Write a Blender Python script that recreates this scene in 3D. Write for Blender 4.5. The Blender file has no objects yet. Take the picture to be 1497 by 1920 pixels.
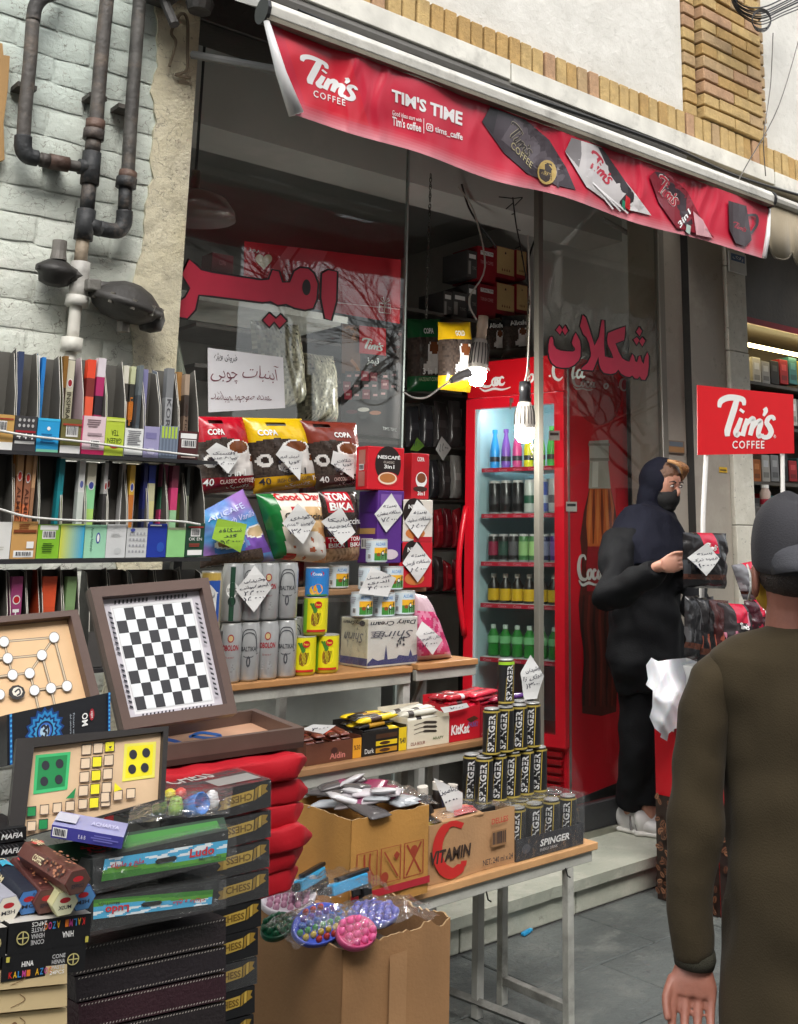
import bpy, bmesh, math, random, unicodedata
from mathutils import Vector as V, Matrix, noise
SC = bpy.context.scene
COL = SC.collection
RND = random.Random(7)
R_ = math.radians
# ------------------------------------------------------------------ camera
FPX, PPX, PPY, CH = 2000.0, 1000.0, 590.0, 1.45     # focal length and principal point in photo pixels, eye height
YAW = math.atan2(2150, math.hypot(FPX, 420)); PIT = math.atan2(420, FPX)
FW = V((math.cos(YAW)*math.cos(PIT), math.sin(YAW)*math.cos(PIT), math.sin(PIT)))
RT = V((math.sin(YAW), -math.cos(YAW), 0)); UP = RT.cross(FW)
CP = V((0, 0, CH))
cam = bpy.data.cameras.new('camera'); camo = bpy.data.objects.new('camera', cam); COL.objects.link(camo)
cam.sensor_fit = 'VERTICAL'; cam.sensor_height = 24; cam.lens = FPX/1920*24
cam.shift_x = (748.5-PPX)/1920; cam.shift_y = -(960-PPY)/1920
cam.clip_start = .05; cam.clip_end = 400
camo.matrix_world = Matrix.Translation(CP) @ Matrix((RT, UP, -FW)).transposed().to_4x4()
SC.camera = camo
# ------------------------------------------------------------------ sky, sun, exposure (overcast day in a street)
w = bpy.data.worlds.new('World'); SC.world = w; w.use_nodes = True
nt = w.node_tree; nt.nodes.clear()
sky = nt.nodes.new('ShaderNodeTexSky'); sky.sky_type = 'NISHITA'; sky.sun_disc = False
sky.sun_elevation = R_(48); sky.sun_rotation = R_(205); sky.dust_density = 4; sky.air_density = 1.3; sky.ozone_density = .6
hs = nt.nodes.new('ShaderNodeHueSaturation'); hs.inputs['Saturation'].default_value = .22
bg = nt.nodes.new('ShaderNodeBackground'); bg.inputs[1].default_value = .15
wo = nt.nodes.new('ShaderNodeOutputWorld')
nt.links.new(sky.outputs[0], hs.inputs['Color']); nt.links.new(hs.outputs[0], bg.inputs[0]); nt.links.new(bg.outputs[0], wo.inputs[0])
sun = bpy.data.lights.new('sun', 'SUN'); sun.energy = .8; sun.angle = R_(35); sun.color = (1, .95, .88)
suno = bpy.data.objects.new('sun', sun); COL.objects.link(suno)
suno.rotation_euler = (R_(42), 0, R_(-22))
SC.view_settings.view_transform = 'Standard'; SC.view_settings.look = 'None'
SC.view_settings.exposure = 1.22; SC.view_settings.gamma = 1.0
SC.cycles.max_bounces = 8; SC.cycles.transparent_max_bounces = 14; SC.cycles.use_denoising = True
SC.cycles.glossy_bounces = 4; SC.cycles.diffuse_bounces = 4; SC.cycles.caustics_reflective = False; SC.cycles.caustics_refractive = False

def ray(x, y): return FW + RT*((x-PPX)/FPX) - UP*((y-PPY)/FPX)
def W(x, y, Y): d = ray(x, y); return CP + d*(Y/d.y)
def WZ(x, y, z): d = ray(x, y); return CP + d*((z-CH)/d.z)
def WP(x, y, p, n): d = ray(x, y); return CP + d*((V(p)-CP).dot(n)/d.dot(n))   # pixel onto a plane through p with normal n

# ------------------------------------------------------------------ colours and materials
def lin(c): return c/12.92 if c <= .04045 else ((c+.055)/1.055)**2.4
def C(r, g, b): return (lin(r/255), lin(g/255), lin(b/255))
WHITE = (.78, .78, .76); BLACK = (.015, .015, .016); RED = (.5, .012, .03); INK = (.02, .02, .03)
MATS = {}
def M(name, rough=.5, metal=0., vary=.12, vscale=9., bump=0., bscale=60., coat=0., spec=.5, alpha=1., sheen=0., dirt=0., emit=0., trans=0., sss=0., fixed=None, dirtcol=(.045, .04, .032)):
    if name in MATS: return MATS[name]
    m = bpy.data.materials.new(name); m.use_nodes = True; t = m.node_tree; N = t.nodes; L = t.links
    b = N['Principled BSDF']
    at = N.new('ShaderNodeAttribute'); at.attribute_name = 'Col'
    ge = N.new('ShaderNodeNewGeometry')
    nz = N.new('ShaderNodeTexNoise'); nz.inputs['Scale'].default_value = vscale; nz.inputs['Detail'].default_value = 5
    L.new(ge.outputs['Position'], nz.inputs['Vector'])
    mr = N.new('ShaderNodeMapRange'); mr.inputs[1].default_value = .3; mr.inputs[2].default_value = .7
    mr.inputs[3].default_value = 1-vary; mr.inputs[4].default_value = 1+vary*.5
    L.new(nz.outputs[0], mr.inputs[0])
    mx = N.new('ShaderNodeMix'); mx.data_type = 'RGBA'; mx.blend_type = 'MULTIPLY'; mx.inputs[0].default_value = 1
    if fixed: mx.inputs[6].default_value = (*fixed, 1)
    else: L.new(at.outputs['Color'], mx.inputs[6])
    L.new(mr.outputs[0], mx.inputs[7])
    col = mx.outputs[2]
    if dirt:
        n2 = N.new('ShaderNodeTexNoise'); n2.inputs['Scale'].default_value = vscale*.6; n2.inputs['Detail'].default_value = 9; n2.inputs['Roughness'].default_value = .72
        L.new(ge.outputs['Position'], n2.inputs['Vector'])
        r2 = N.new('ShaderNodeMapRange'); r2.inputs[1].default_value = .52; r2.inputs[2].default_value = .74; r2.inputs[4].default_value = dirt
        L.new(n2.outputs[0], r2.inputs[0])
        m2 = N.new('ShaderNodeMix'); m2.data_type = 'RGBA'; m2.inputs[7].default_value = (*dirtcol, 1)
        L.new(r2.outputs[0], m2.inputs[0]); L.new(col, m2.inputs[6]); col = m2.outputs[2]
    L.new(col, b.inputs['Base Color'])
    b.inputs['Roughness'].default_value = rough; b.inputs['Metallic'].default_value = metal
    b.inputs['Coat Weight'].default_value = coat; b.inputs['Coat Roughness'].default_value = .08
    b.inputs['Specular IOR Level'].default_value = spec; b.inputs['Sheen Weight'].default_value = sheen
    b.inputs['Alpha'].default_value = alpha; b.inputs['Transmission Weight'].default_value = trans
    if sss: b.inputs['Subsurface Weight'].default_value = sss; b.inputs['Subsurface Scale'].default_value = .02
    if emit: L.new(col, b.inputs['Emission Color']); b.inputs['Emission Strength'].default_value = emit
    if bump:
        n3 = N.new('ShaderNodeTexNoise'); n3.inputs['Scale'].default_value = bscale; n3.inputs['Detail'].default_value = 6
        L.new(ge.outputs['Position'], n3.inputs['Vector'])
        bp = N.new('ShaderNodeBump'); bp.inputs['Strength'].default_value = bump; bp.inputs['Distance'].default_value = .01
        L.new(n3.outputs[0], bp.inputs['Height']); L.new(bp.outputs[0], b.inputs['Normal'])
    MATS[name] = m; return m
def filmmat(name, tint=(1, 1, 1), rough=.06, ior=1.5, bump=0., bscale=30., base=0., basecol=(.8, .8, .8)):
    """thin clear sheet: see-through with a fresnel reflection, optionally a little milky"""
    m = bpy.data.materials.new(name); m.use_nodes = True; t = m.node_tree; N = t.nodes; L = t.links; N.clear()
    o = N.new('ShaderNodeOutputMaterial'); tr = N.new('ShaderNodeBsdfTransparent'); tr.inputs[0].default_value = (*tint, 1)
    g = N.new('ShaderNodeBsdfGlossy'); g.inputs['Roughness'].default_value = rough; g.inputs[0].default_value = (1, 1, 1, 1)
    fr = N.new('ShaderNodeFresnel'); gb = N.new('ShaderNodeNewGeometry'); im = N.new('ShaderNodeMapRange')
    im.inputs[3].default_value = ior; im.inputs[4].default_value = 1/ior; L.new(gb.outputs['Backfacing'], im.inputs[0]); L.new(im.outputs[0], fr.inputs[0])   # leaving the sheet: no total reflection
    mx = N.new('ShaderNodeMixShader'); L.new(fr.outputs[0], mx.inputs[0]); L.new(tr.outputs[0], mx.inputs[1]); L.new(g.outputs[0], mx.inputs[2])
    out = mx
    if bump:
        ge = N.new('ShaderNodeNewGeometry'); n3 = N.new('ShaderNodeTexNoise'); n3.inputs['Scale'].default_value = bscale; n3.inputs['Detail'].default_value = 4
        L.new(ge.outputs['Position'], n3.inputs['Vector'])
        bp = N.new('ShaderNodeBump'); bp.inputs['Strength'].default_value = bump; bp.inputs['Distance'].default_value = .03
        L.new(n3.outputs[0], bp.inputs['Height']); L.new(bp.outputs[0], g.inputs['Normal']); L.new(bp.outputs[0], fr.inputs['Normal'])
    if base:
        df = N.new('ShaderNodeBsdfDiffuse'); df.inputs[0].default_value = (*basecol, 1)
        m2 = N.new('ShaderNodeMixShader'); m2.inputs[0].default_value = base
        L.new(mx.outputs[0], m2.inputs[1]); L.new(df.outputs[0], m2.inputs[2]); out = m2
    L.new(out.outputs[0], o.inputs[0]); MATS[name] = m; return m
CARD = M('card', .5, vary=.1, vscale=14, bump=.05, bscale=90)
KRAFT = M('kraft', .8, vary=.16, vscale=5, bump=.12, bscale=120, dirt=.18)
PRINT = M('print', .42, vary=.06, vscale=20)
FOIL = M('foil', .26, vary=.1, vscale=12, bump=.35, bscale=16, spec=.6)
PAPER = M('paper', .85, vary=.06, vscale=8, bump=.05, bscale=40)
PLASTIC = M('plastic', .3, vary=.05)
METAL = M('metal', .34, 1., vary=.14, vscale=20)
ALU = M('aluminium', .3, .45, vary=.08, vscale=25)
PAINT = M('paint', .5, vary=.22, vscale=7, bump=.2, bscale=35, dirt=.55)
OLDMETAL = M('worn_metal', .55, .1, vary=.4, vscale=10, bump=.3, bscale=50, dirt=.75)
PIPE = M('pipe_paint', .6, .05, vary=.45, vscale=14, bump=.4, bscale=60, dirt=.8, dirtcol=(.2, .15, .11))
WOOD = M('wood', .45, vary=.16, vscale=10, bump=.05)
CLOTH = M('cloth', .9, vary=.15, vscale=6, bump=.15, bscale=300, spec=.2, sheen=.15)
VINYL = M('vinyl', .3, vary=.07, vscale=8, bump=.12, bscale=9)
LEATHER = M('leather', .42, vary=.2, vscale=12, bump=.25, bscale=160)
SKIN = M('skin', .5, vary=.1, vscale=25, bump=.05, bscale=200, sss=.08)
HAIR = M('hair', .45, vary=.35, vscale=60, bump=.5, bscale=150)
STONE = M('stone', .7, vary=.25, vscale=4, bump=.25, bscale=45, dirt=.4)
GLASS = filmmat('window_glass', (.93, .95, .94), 0.005, 1.5)
FILM = filmmat('clear_film', (.96, .96, .96), .09, 1.45, bump=.9, bscale=22, base=.03)
MILK = filmmat('milky_film', (.9, .9, .9), .2, 1.4, bump=.6, bscale=18, base=.6)

# ------------------------------------------------------------------ objects
def tag(o, label, cat=None, group=None, kind=None):
    if label: o['label'] = label
    if cat: o['category'] = cat
    if group: o['group'] = group
    if kind: o['kind'] = kind
    return o
def thing(name, loc, label, cat, group=None):
    o = bpy.data.objects.new(name, None); o.empty_display_size = .05; COL.objects.link(o); o.location = loc
    o.matrix_world = Matrix.Translation(loc)
    return tag(o, label, cat, group)
def clone(o, loc=None, rotz=None, label=None, parent=None):
    c = o.copy(); COL.objects.link(c)
    if parent: c.parent = parent; c.matrix_parent_inverse = Matrix()
    if loc is not None: c.location = loc
    if rotz is not None: c.rotation_euler = (0, 0, rotz)
    if label: c['label'] = label
    for ch in o.children: clone(ch, parent=c)
    return c
def origin(p):
    o = V((0, 0, 0))
    while p is not None: o += p.location; p = p.parent
    return o

_tx = {}
_forms = {}
for cp in list(range(0xFB50, 0xFC00))+list(range(0xFE80, 0xFEFD)):
    d_ = unicodedata.decomposition(chr(cp)).split()
    if len(d_) >= 2 and d_[0] in ('<isolated>', '<initial>', '<medial>', '<final>'):
        _forms.setdefault(''.join(chr(int(h, 16)) for h in d_[1:]), {})[d_[0][1:-1]] = chr(cp)
def shape(s):
    """Persian text to joined glyph forms in visual (right-to-left) order"""
    out = []; i = 0; s = list(s.replace('لا', '\u0644\u0627'))
    toks = []
    while i < len(s):
        if s[i] == 'ل' and i+1 < len(s) and s[i+1] == 'ا': toks.append('لا'); i += 2
        else: toks.append(s[i]); i += 1
    for k, t in enumerate(toks):
        f = _forms.get(t)
        if not f: out.append(t); continue
        pv = _forms.get(toks[k-1], {}) if k else {}
        nx = _forms.get(toks[k+1], {}) if k+1 < len(toks) else {}
        jp = 'initial' in pv and 'final' in f; jn = 'initial' in f and 'final' in nx
        out.append(f.get('medial' if jp and jn else 'final' if jp else 'initial' if jn else 'isolated', t))
    out.reverse(); r = ''.join(out)
    import re
    return re.sub('[0-9۰-۹.,/]+', lambda m_: m_.group(0)[::-1], r)
def glyphs(s, bold=0., shear=0., rtl=False, space=1.):
    k = (s, bold, shear, space)
    if k not in _tx:
        c = bpy.data.curves.new('t', 'FONT'); c.body = shape(s) if rtl else s
        c.offset = bold; c.shear = shear; c.resolution_u = 2; c.space_character = space
        o = bpy.data.objects.new('t', c); COL.objects.link(o)
        m = o.evaluated_get(bpy.context.evaluated_depsgraph_get()).to_mesh()
        vs = [(v.co.x, v.co.y) for v in m.vertices]; fs = [tuple(p.vertices) for p in m.polygons]
        bpy.data.objects.remove(o); bpy.data.curves.remove(c)
        if not vs: vs = [(0, 0)]
        x0 = min(v[0] for v in vs); x1 = max(v[0] for v in vs); y0 = min(v[1] for v in vs); y1 = max(v[1] for v in vs)
        sx = 1/max(x1-x0, 1e-6); sy = 1/max(y1-y0, 1e-6)
        _tx[k] = ([((a-x0)*sx, (b-y0)*sy) for a, b in vs], fs, (x1-x0)/max(y1-y0, 1e-6))
    return _tx[k]

def clip(P, ax, lim, sgn):
    out = []; n = len(P)
    for i in range(n):
        a, b = P[i], P[(i+1) % n]; da = (a[ax]-lim)*sgn; db = (b[ax]-lim)*sgn
        if da >= 0: out.append(a)
        if da*db < 0: t = da/(da-db); out.append((a[0]+(b[0]-a[0])*t, a[1]+(b[1]-a[1])*t))
    return out
def cut(P, c):
    """outline cut into cells of size c so that it follows a curved surface"""
    res = [P]
    for ax in (0, 1):
        nxt = []
        for Q in res:
            lo = min(p[ax] for p in Q); hi = max(p[ax] for p in Q); k = math.floor(lo/c)
            while k*c < hi:
                q = clip(clip(Q, ax, k*c, 1), ax, (k+1)*c, -1)
                if len(q) > 2: nxt.append(q)
                k += 1
        res = nxt
    return res

class MB:
    def __init__(s): s.v = []; s.f = []; s.c = []; s.lift = .0006
    def quad(s, a, b, c, d, col): s.poly([a, b, c, d], col)
    def poly(s, pts, col):
        n = len(s.v); s.v += [tuple(p) for p in pts]; s.f.append(tuple(range(n, n+len(pts)))); s.c.append(col)
    def box(s, x0, x1, y0, y1, z0, z1, col, mat=None, cols={}):
        P = [V((x, y, z)) for z in (z0, z1) for y in (y0, y1) for x in (x0, x1)]
        if mat is not None: P = [mat @ p for p in P]
        n = len(s.v); s.v += [tuple(p) for p in P]
        for k, q in (('f', (0, 1, 5, 4)), ('r', (1, 3, 7, 5)), ('b', (3, 2, 6, 7)), ('l', (2, 0, 4, 6)), ('t', (4, 5, 7, 6)), ('d', (2, 3, 1, 0))):
            s.f.append(tuple(n+i for i in q)); s.c.append(cols.get(k, col))
        return s
    def loft(s, rings, col, cap=True, closed=True):
        n0 = len(s.v); k = len(rings[0])
        for r in rings: s.v += [tuple(p) for p in r]
        for i in range(len(rings)-1):
            cc = col[i] if isinstance(col, list) else col
            for j in range(k if closed else k-1):
                a = n0+i*k+j; b = n0+i*k+(j+1) % k
                s.f.append((a, b, b+k, a+k)); s.c.append(cc)
        if cap and closed:
            s.f.append(tuple(n0+j for j in range(k-1, -1, -1))); s.c.append(col[0] if isinstance(col, list) else col)
            s.f.append(tuple(n0+(len(rings)-1)*k+j for j in range(k))); s.c.append(col[-1] if isinstance(col, list) else col)
        return s
    def tube(s, path, r, col, n=8, cap=True):
        path = [V(p) for p in path]; rings = []; up = V((0, 0, 1)); px = None
        for i, p in enumerate(path):
            t = (path[min(i+1, len(path)-1)]-path[max(i-1, 0)])
            if t.length < 1e-9: t = V((0, 0, 1))
            t.normalize()
            if px is None:
                px = t.cross(up if abs(t.z) < .9 else V((1, 0, 0))).normalized()
            else: px = (px - t*px.dot(t)).normalized()
            py = t.cross(px); rr = r[i] if isinstance(r, (list, tuple)) else r
            rings.append([p+px*(rr*math.cos(a))+py*(rr*math.sin(a)) for a in [2*math.pi*j/n for j in range(n)]])
        return s.loft(rings, col, cap)
    def etube(s, P, rx, ry, side, col=(1, 1, 1), n=20, sq=1.):
        """limb or trunk: elliptical rings along P, rx along side, ry across"""
        P = [V(p) for p in P]; side = V(side).normalized(); R = []
        for i, p in enumerate(P):
            t = (P[min(i+1, len(P)-1)]-P[max(i-1, 0)]).normalized(); a = (side-t*side.dot(t)).normalized(); b = t.cross(a)
            f = lambda q: math.copysign(abs(q)**sq, q)
            R.append([p+a*(rx[i]*f(math.cos(w_)))+b*(ry[i]*f(math.sin(w_))) for w_ in [2*math.pi*j/n for j in range(n)]])
        return s.loft(R, col)
    def ball(s, c, r, e=None, col=(1, 1, 1), n=16):
        """ellipsoid with radii r along the axes e"""
        e = e or (V((1, 0, 0)), V((0, 1, 0)), V((0, 0, 1))); c = V(c)
        return s.loft([[c+e[0]*(r[0]*math.cos(a)*max(math.sin(b), .02))+e[1]*(r[1]*math.sin(a)*max(math.sin(b), .02))-e[2]*(r[2]*math.cos(b)) for a in [2*math.pi*j/n for j in range(n)]] for b in [math.pi*i/10 for i in range(11)]], col)
    def lathe(s, prof, col, n=20, c=(0, 0, 0), axis=None):
        c = V(c); ax = (axis or V((0, 0, 1))).normalized(); e1 = ax.orthogonal().normalized() if axis else V((1, 0, 0)); e2 = ax.cross(e1)
        return s.loft([[c+ax*z+e1*(r*math.cos(a))+e2*(r*math.sin(a)) for a in [2*math.pi*j/n for j in range(n)]] for r, z in prof], col)
    # flat print: F(u, v, lift) maps print coordinates to space
    cell = None
    def p2(s, F, pts, col):
        s.lift += .00012
        if s.cell:
            for q in cut(pts, s.cell): s.poly([F(a, b, s.lift) for a, b in q], col)
        else: s.poly([F(a, b, s.lift) for a, b in pts], col)
    def rect(s, F, x0, y0, x1, y1, col, nx=1, ny=1):
        s.lift += .00012
        for i in range(nx):
            for j in range(ny):
                a = x0+(x1-x0)*i/nx; b = x0+(x1-x0)*(i+1)/nx; c = y0+(y1-y0)*j/ny; d = y0+(y1-y0)*(j+1)/ny
                s.poly([F(a, c, s.lift), F(b, c, s.lift), F(b, d, s.lift), F(a, d, s.lift)], col)
    def disc(s, F, cx, cy, rx, ry, col, n=20):
        s.p2(F, [(cx+rx*math.cos(2*math.pi*i/n), cy+ry*math.sin(2*math.pi*i/n)) for i in range(n)], col)
    def stroke(s, F, pts, wd, col, asp=1.):
        """ribbon along pts; wd in v units (list or number); asp = width of u unit / v unit"""
        s.lift += .00012; P = []; n = len(pts)
        for i in range(n):
            a = pts[max(i-1, 0)]; b = pts[min(i+1, n-1)]; tx = (b[0]-a[0])*asp; ty = b[1]-a[1]; l = math.hypot(tx, ty) or 1
            h = (wd[i] if isinstance(wd, (list, tuple)) else wd)/2
            P.append(((pts[i][0]-ty/l*h/asp, pts[i][1]+tx/l*h), (pts[i][0]+ty/l*h/asp, pts[i][1]-tx/l*h)))
        for i in range(n-1):
            s.poly([F(*P[i][0], s.lift), F(*P[i][1], s.lift), F(*P[i+1][1], s.lift), F(*P[i+1][0], s.lift)], col)
    def text(s, F, t, x, y, wd, h, col, bold=.0, shear=0., rtl=False, rot=0, warp=0., space=1.):
        """text filling the box x..x+wd, y..y+h (rot: quarter turns)"""
        s.lift += .00012; vs, fs, asp = glyphs(t, bold, shear, rtl, space); n = len(s.v)
        for a, b in vs:
            if warp: a, b = a+warp*.5*math.sin(9*a+5*b+len(t)), b+warp*math.sin(7*a+2*len(t))
            if rot == 1: a, b = 1-b, a
            elif rot == 2: a, b = 1-a, 1-b
            elif rot == 3: a, b = b, 1-a
            s.v.append(tuple(F(x+a*wd, y+b*h, s.lift)))
        for f in fs: s.f.append(tuple(n+i for i in f)); s.c.append(col)
    def build(s, name, mat, parent=None, smooth=False, bevel=0., sub=0, remesh=0., seg=2, world=True, solid=0., fold=0., fscale=.12, iters=6):
        me = bpy.data.meshes.new(name)
        o0 = origin(parent) if (parent is not None and world) else V((0, 0, 0))
        me.from_pydata([(v[0]-o0.x, v[1]-o0.y, v[2]-o0.z) for v in s.v], [], s.f)
        at = me.attributes.new('Col', 'FLOAT_COLOR', 'FACE')
        at.data.foreach_set('color', [x for c in s.c for x in (c[0], c[1], c[2], 1.)])
        if smooth: me.polygons.foreach_set('use_smooth', [True]*len(me.polygons))
        if smooth:
            bm = bmesh.new(); bm.from_mesh(me); bmesh.ops.remove_doubles(bm, verts=bm.verts, dist=2e-5); bm.to_mesh(me); bm.free()
        me.materials.append(mat); me.update()
        o = bpy.data.objects.new(name, me); COL.objects.link(o)
        if parent is not None: o.parent = parent
        if bevel:
            b = o.modifiers.new('bevel', 'BEVEL'); b.width = bevel; b.segments = seg; b.limit_method = 'ANGLE'; b.harden_normals = False
        if solid: q = o.modifiers.new('solid', 'SOLIDIFY'); q.thickness = solid
        if remesh:
            r = o.modifiers.new('remesh', 'REMESH'); r.mode = 'VOXEL'; r.voxel_size = remesh; r.use_smooth_shade = True
            k = o.modifiers.new('smooth', 'SMOOTH'); k.factor = .5; k.iterations = iters
        if fold:
            tx = bpy.data.textures.get('folds%g' % fscale) or bpy.data.textures.new('folds%g' % fscale, 'CLOUDS'); tx.noise_scale = fscale; tx.noise_depth = 1
            q = o.modifiers.new('folds', 'DISPLACE'); q.texture = tx; q.strength = fold; q.mid_level = .5; q.texture_coords = 'GLOBAL'
        if sub: q = o.modifiers.new('subdivision', 'SUBSURF'); q.levels = sub; q.render_levels = sub
        return o
def frame(o, u, v, w=1., h=1.):
    """print frame: (0..1, 0..1) over the rectangle at o spanned by unit vectors u, v with size w, h"""
    o = V(o); u = V(u).normalized(); v = V(v).normalized(); n = u.cross(v)
    return lambda a, b, l=0.: o+u*(a*w)+v*(b*h)+n*l
def qframe(p00, p10, p11, p01):
    p00, p10, p11, p01 = map(V, (p00, p10, p11, p01)); n = (p10-p00).cross(p01-p00).normalized()
    return lambda a, b, l=0.: (p00*(1-a)+p10*a)*(1-b)+(p01*(1-a)+p11*a)*b+n*l
def cylframe(c, r, a0, h):
    """print frame round a can: u in radians around from a0 (counter-clockwise seen from above), v 0..1 over h"""
    c = V(c)
    return lambda a, b, l=0.: c+V((math.cos(a0+a)*(r+l), math.sin(a0+a)*(r+l), b*h))
def pixframe(Y=None, p=None, n=None):
    """print frame in photo pixels on the plane Y = const or a plane through p with normal n"""
    if Y is not None: return lambda a, b, l=0.: W(a, b, Y-l)
    n = V(n).normalized(); return lambda a, b, l=0.: WP(a, b, V(p)+n*l, n)
def curve(pts, k=6):
    """Catmull-Rom through pts"""
    P = [V(p) if len(p) == 3 else V((p[0], p[1], 0)) for p in pts]; out = []
    for i in range(len(P)-1):
        a, b, c, d = P[max(i-1, 0)], P[i], P[i+1], P[min(i+2, len(P)-1)]
        for j in range(k):
            t = j/k; out.append(.5*((2*b)+(c-a)*t+(2*a-5*b+4*c-d)*t*t+(3*b-a-3*c+d)*t**3))
    out.append(P[-1]); return out
def curve2(pts, k=6): return [(p.x, p.y) for p in curve([(a, b, 0) for a, b in pts], k)]
def nz(x, y, z=0, s=1.): return noise.noise(V((x*s, y*s, z*s)))
# ================================================================== setting
YG, YW, YS = 3.62, 3.55, 3.24          # window glass, painted brick wall, step riser
ZST = .125
def struct(name, mb, mat, **k): o = mb.build(name, mat, **k); o['kind'] = 'structure'; return o
def sub(F, q):
    return lambda a, b, l=0.: F((q[0][0]*(1-a)+q[1][0]*a)*(1-b)+(q[3][0]*(1-a)+q[2][0]*a)*b, (q[0][1]*(1-a)+q[1][1]*a)*(1-b)+(q[3][1]*(1-a)+q[2][1]*a)*b, l)
# special materials
def surf(name, c1, c2, c3, scale=3., lo=.4, hi=.62, rough=.85, bump=.5, bscale=18., spots=0., spotcol=(.1, .09, .07, 1), z0=None, z1=None, zc=None, cracks=0.):
    m = bpy.data.materials.new(name); m.use_nodes = True; t = m.node_tree; N = t.nodes; L = t.links; b = N['Principled BSDF']
    ge = N.new('ShaderNodeNewGeometry')
    def noi(sc, det=8, ro=.6):
        n = N.new('ShaderNodeTexNoise'); n.inputs['Scale'].default_value = sc; n.inputs['Detail'].default_value = det; n.inputs['Roughness'].default_value = ro
        L.new(ge.outputs['Position'], n.inputs['Vector']); return n.outputs[0]
    def rng(x, a, b_, c=0., d=1.):
        r = N.new('ShaderNodeMapRange'); r.inputs[1].default_value = a; r.inputs[2].default_value = b_; r.inputs[3].default_value = c; r.inputs[4].default_value = d
        L.new(x, r.inputs[0]); return r.outputs[0]
    def mix(fac, a, b_):
        x = N.new('ShaderNodeMix'); x.data_type = 'RGBA'; L.new(fac, x.inputs[0])
        for i, q in ((6, a), (7, b_)):
            if isinstance(q, tuple): x.inputs[i].default_value = (*q[:3], 1)
            else: L.new(q, x.inputs[i])
        return x.outputs[2]
    col = mix(rng(noi(scale), lo, hi), c1, c2)
    col = mix(rng(noi(scale*2.7, 10, .7), .5, .68), col, c3)
    if zc:
        s = N.new('ShaderNodeSeparateXYZ'); L.new(ge.outputs['Position'], s.inputs[0])
        ad = N.new('ShaderNodeMath'); ad.inputs[2].default_value = .45; ad.operation = 'MULTIPLY_ADD'; L.new(noi(2.5), ad.inputs[0]); ad.inputs[1].default_value = .9; L.new(s.outputs[2], ad.inputs[2])
        col = mix(rng(ad.outputs[0], z0, z1), col, zc)
    if spots: col = mix(rng(noi(scale*9, 6, .75), .6, .68, 0, spots), col, spotcol)
    if cracks:
        w = N.new('ShaderNodeTexVoronoi'); w.feature = 'DISTANCE_TO_EDGE'; w.inputs['Scale'].default_value = 7
        mp = N.new('ShaderNodeMapping'); mp.inputs['Scale'].default_value = (.5, 1, 1.8)
        vm = N.new('ShaderNodeMix'); vm.data_type = 'RGBA'; vm.blend_type = 'ADD'; vm.inputs[0].default_value = .35
        nn = N.new('ShaderNodeTexNoise'); nn.inputs['Scale'].default_value = 9; nn.inputs['Detail'].default_value = 6
        L.new(ge.outputs['Position'], nn.inputs['Vector']); L.new(ge.outputs['Position'], vm.inputs[6]); L.new(nn.outputs['Color'], vm.inputs[7])
        L.new(vm.outputs[2], mp.inputs[0]); L.new(mp.outputs[0], w.inputs['Vector'])
        col = mix(rng(w.outputs['Distance'], .0, .012, cracks, 0), col, (.16, .15, .12))
    L.new(col, b.inputs['Base Color']); b.inputs['Roughness'].default_value = rough
    bp = N.new('ShaderNodeBump'); bp.inputs['Strength'].default_value = bump; bp.inputs['Distance'].default_value = .02
    L.new(noi(bscale, 8, .65), bp.inputs['Height']); L.new(bp.outputs[0], b.inputs['Normal'])
    return m
M_WALL = surf('flaking_wall_paint', (.69, .70, .62), (.58, .61, .54), (.74, .74, .67), 2.6, spots=.6, spotcol=(.30, .28, .22, 1), z0=2.6, z1=3.5, zc=(.52, .59, .54), bump=.38, bscale=40, cracks=.9)
M_JAMB = surf('flaking_cream_plaster', (.60, .55, .38), (.66, .62, .48), (.50, .46, .34), 3, spots=.8, spotcol=(.2, .18, .14, 1), bump=.8, cracks=.8)
M_PLASTER = surf('white_plaster', (.62, .61, .57), (.55, .54, .50), (.66, .65, .61), 1.6, spots=.22, bump=.45, rough=.9)
M_BRICKS = [surf('yellow_brick_%s' % n, a, tuple(.8*q for q in a), tuple(1.15*q for q in a), 9, spots=.25, bump=.5, bscale=60) for n, a in
            (('pale', (.47, .33, .14)), ('ochre', (.42, .27, .10)), ('tan', (.40, .28, .15)), ('rosy', (.42, .26, .15)))]
M_MORTAR = surf('mortar', (.50, .40, .24), (.42, .35, .22), (.55, .46, .32), 8, bump=.5)
M_PAVE = surf('paving_stone', (.10, .112, .106), (.062, .07, .067), (.14, .148, .135), 2.2, spots=.75, spotcol=(.04, .042, .04, 1), bump=.6, bscale=40, rough=.6)
M_ASPH = surf('asphalt', (.05, .05, .05), (.06, .06, .058), (.045, .045, .045), 2, bump=.5, bscale=90)
M_STEP = surf('step_stone', (.42, .43, .36), (.34, .36, .30), (.48, .48, .41), 2.5, spots=.5, spotcol=(.17, .17, .14, 1), bump=.3, rough=.4)
M_TRAV = surf('pale_stone_cladding', (.58, .56, .48), (.50, .48, .41), (.64, .62, .55), 5, spots=.9, spotcol=(.04, .035, .03, 1), bump=.3, rough=.6)
M_PANEL = surf('beige_panel', (.34, .31, .26), (.30, .27, .23), (.37, .34, .29), 1.5, spots=.3, bump=.1, rough=.5)
M_ROOM = surf('shop_wall', (.5, .49, .46), (.45, .44, .41), (.54, .52, .49), 1.3, bump=.1)
M_CEIL = surf('shop_ceiling', (.3, .3, .29), (.27, .27, .26), (.33, .32, .31), 1.3, bump=.1)
M_FLOOR = surf('shop_floor', (.2, .2, .18), (.17, .17, .15), (.23, .22, .2), 4, bump=.1, rough=.4)

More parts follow.
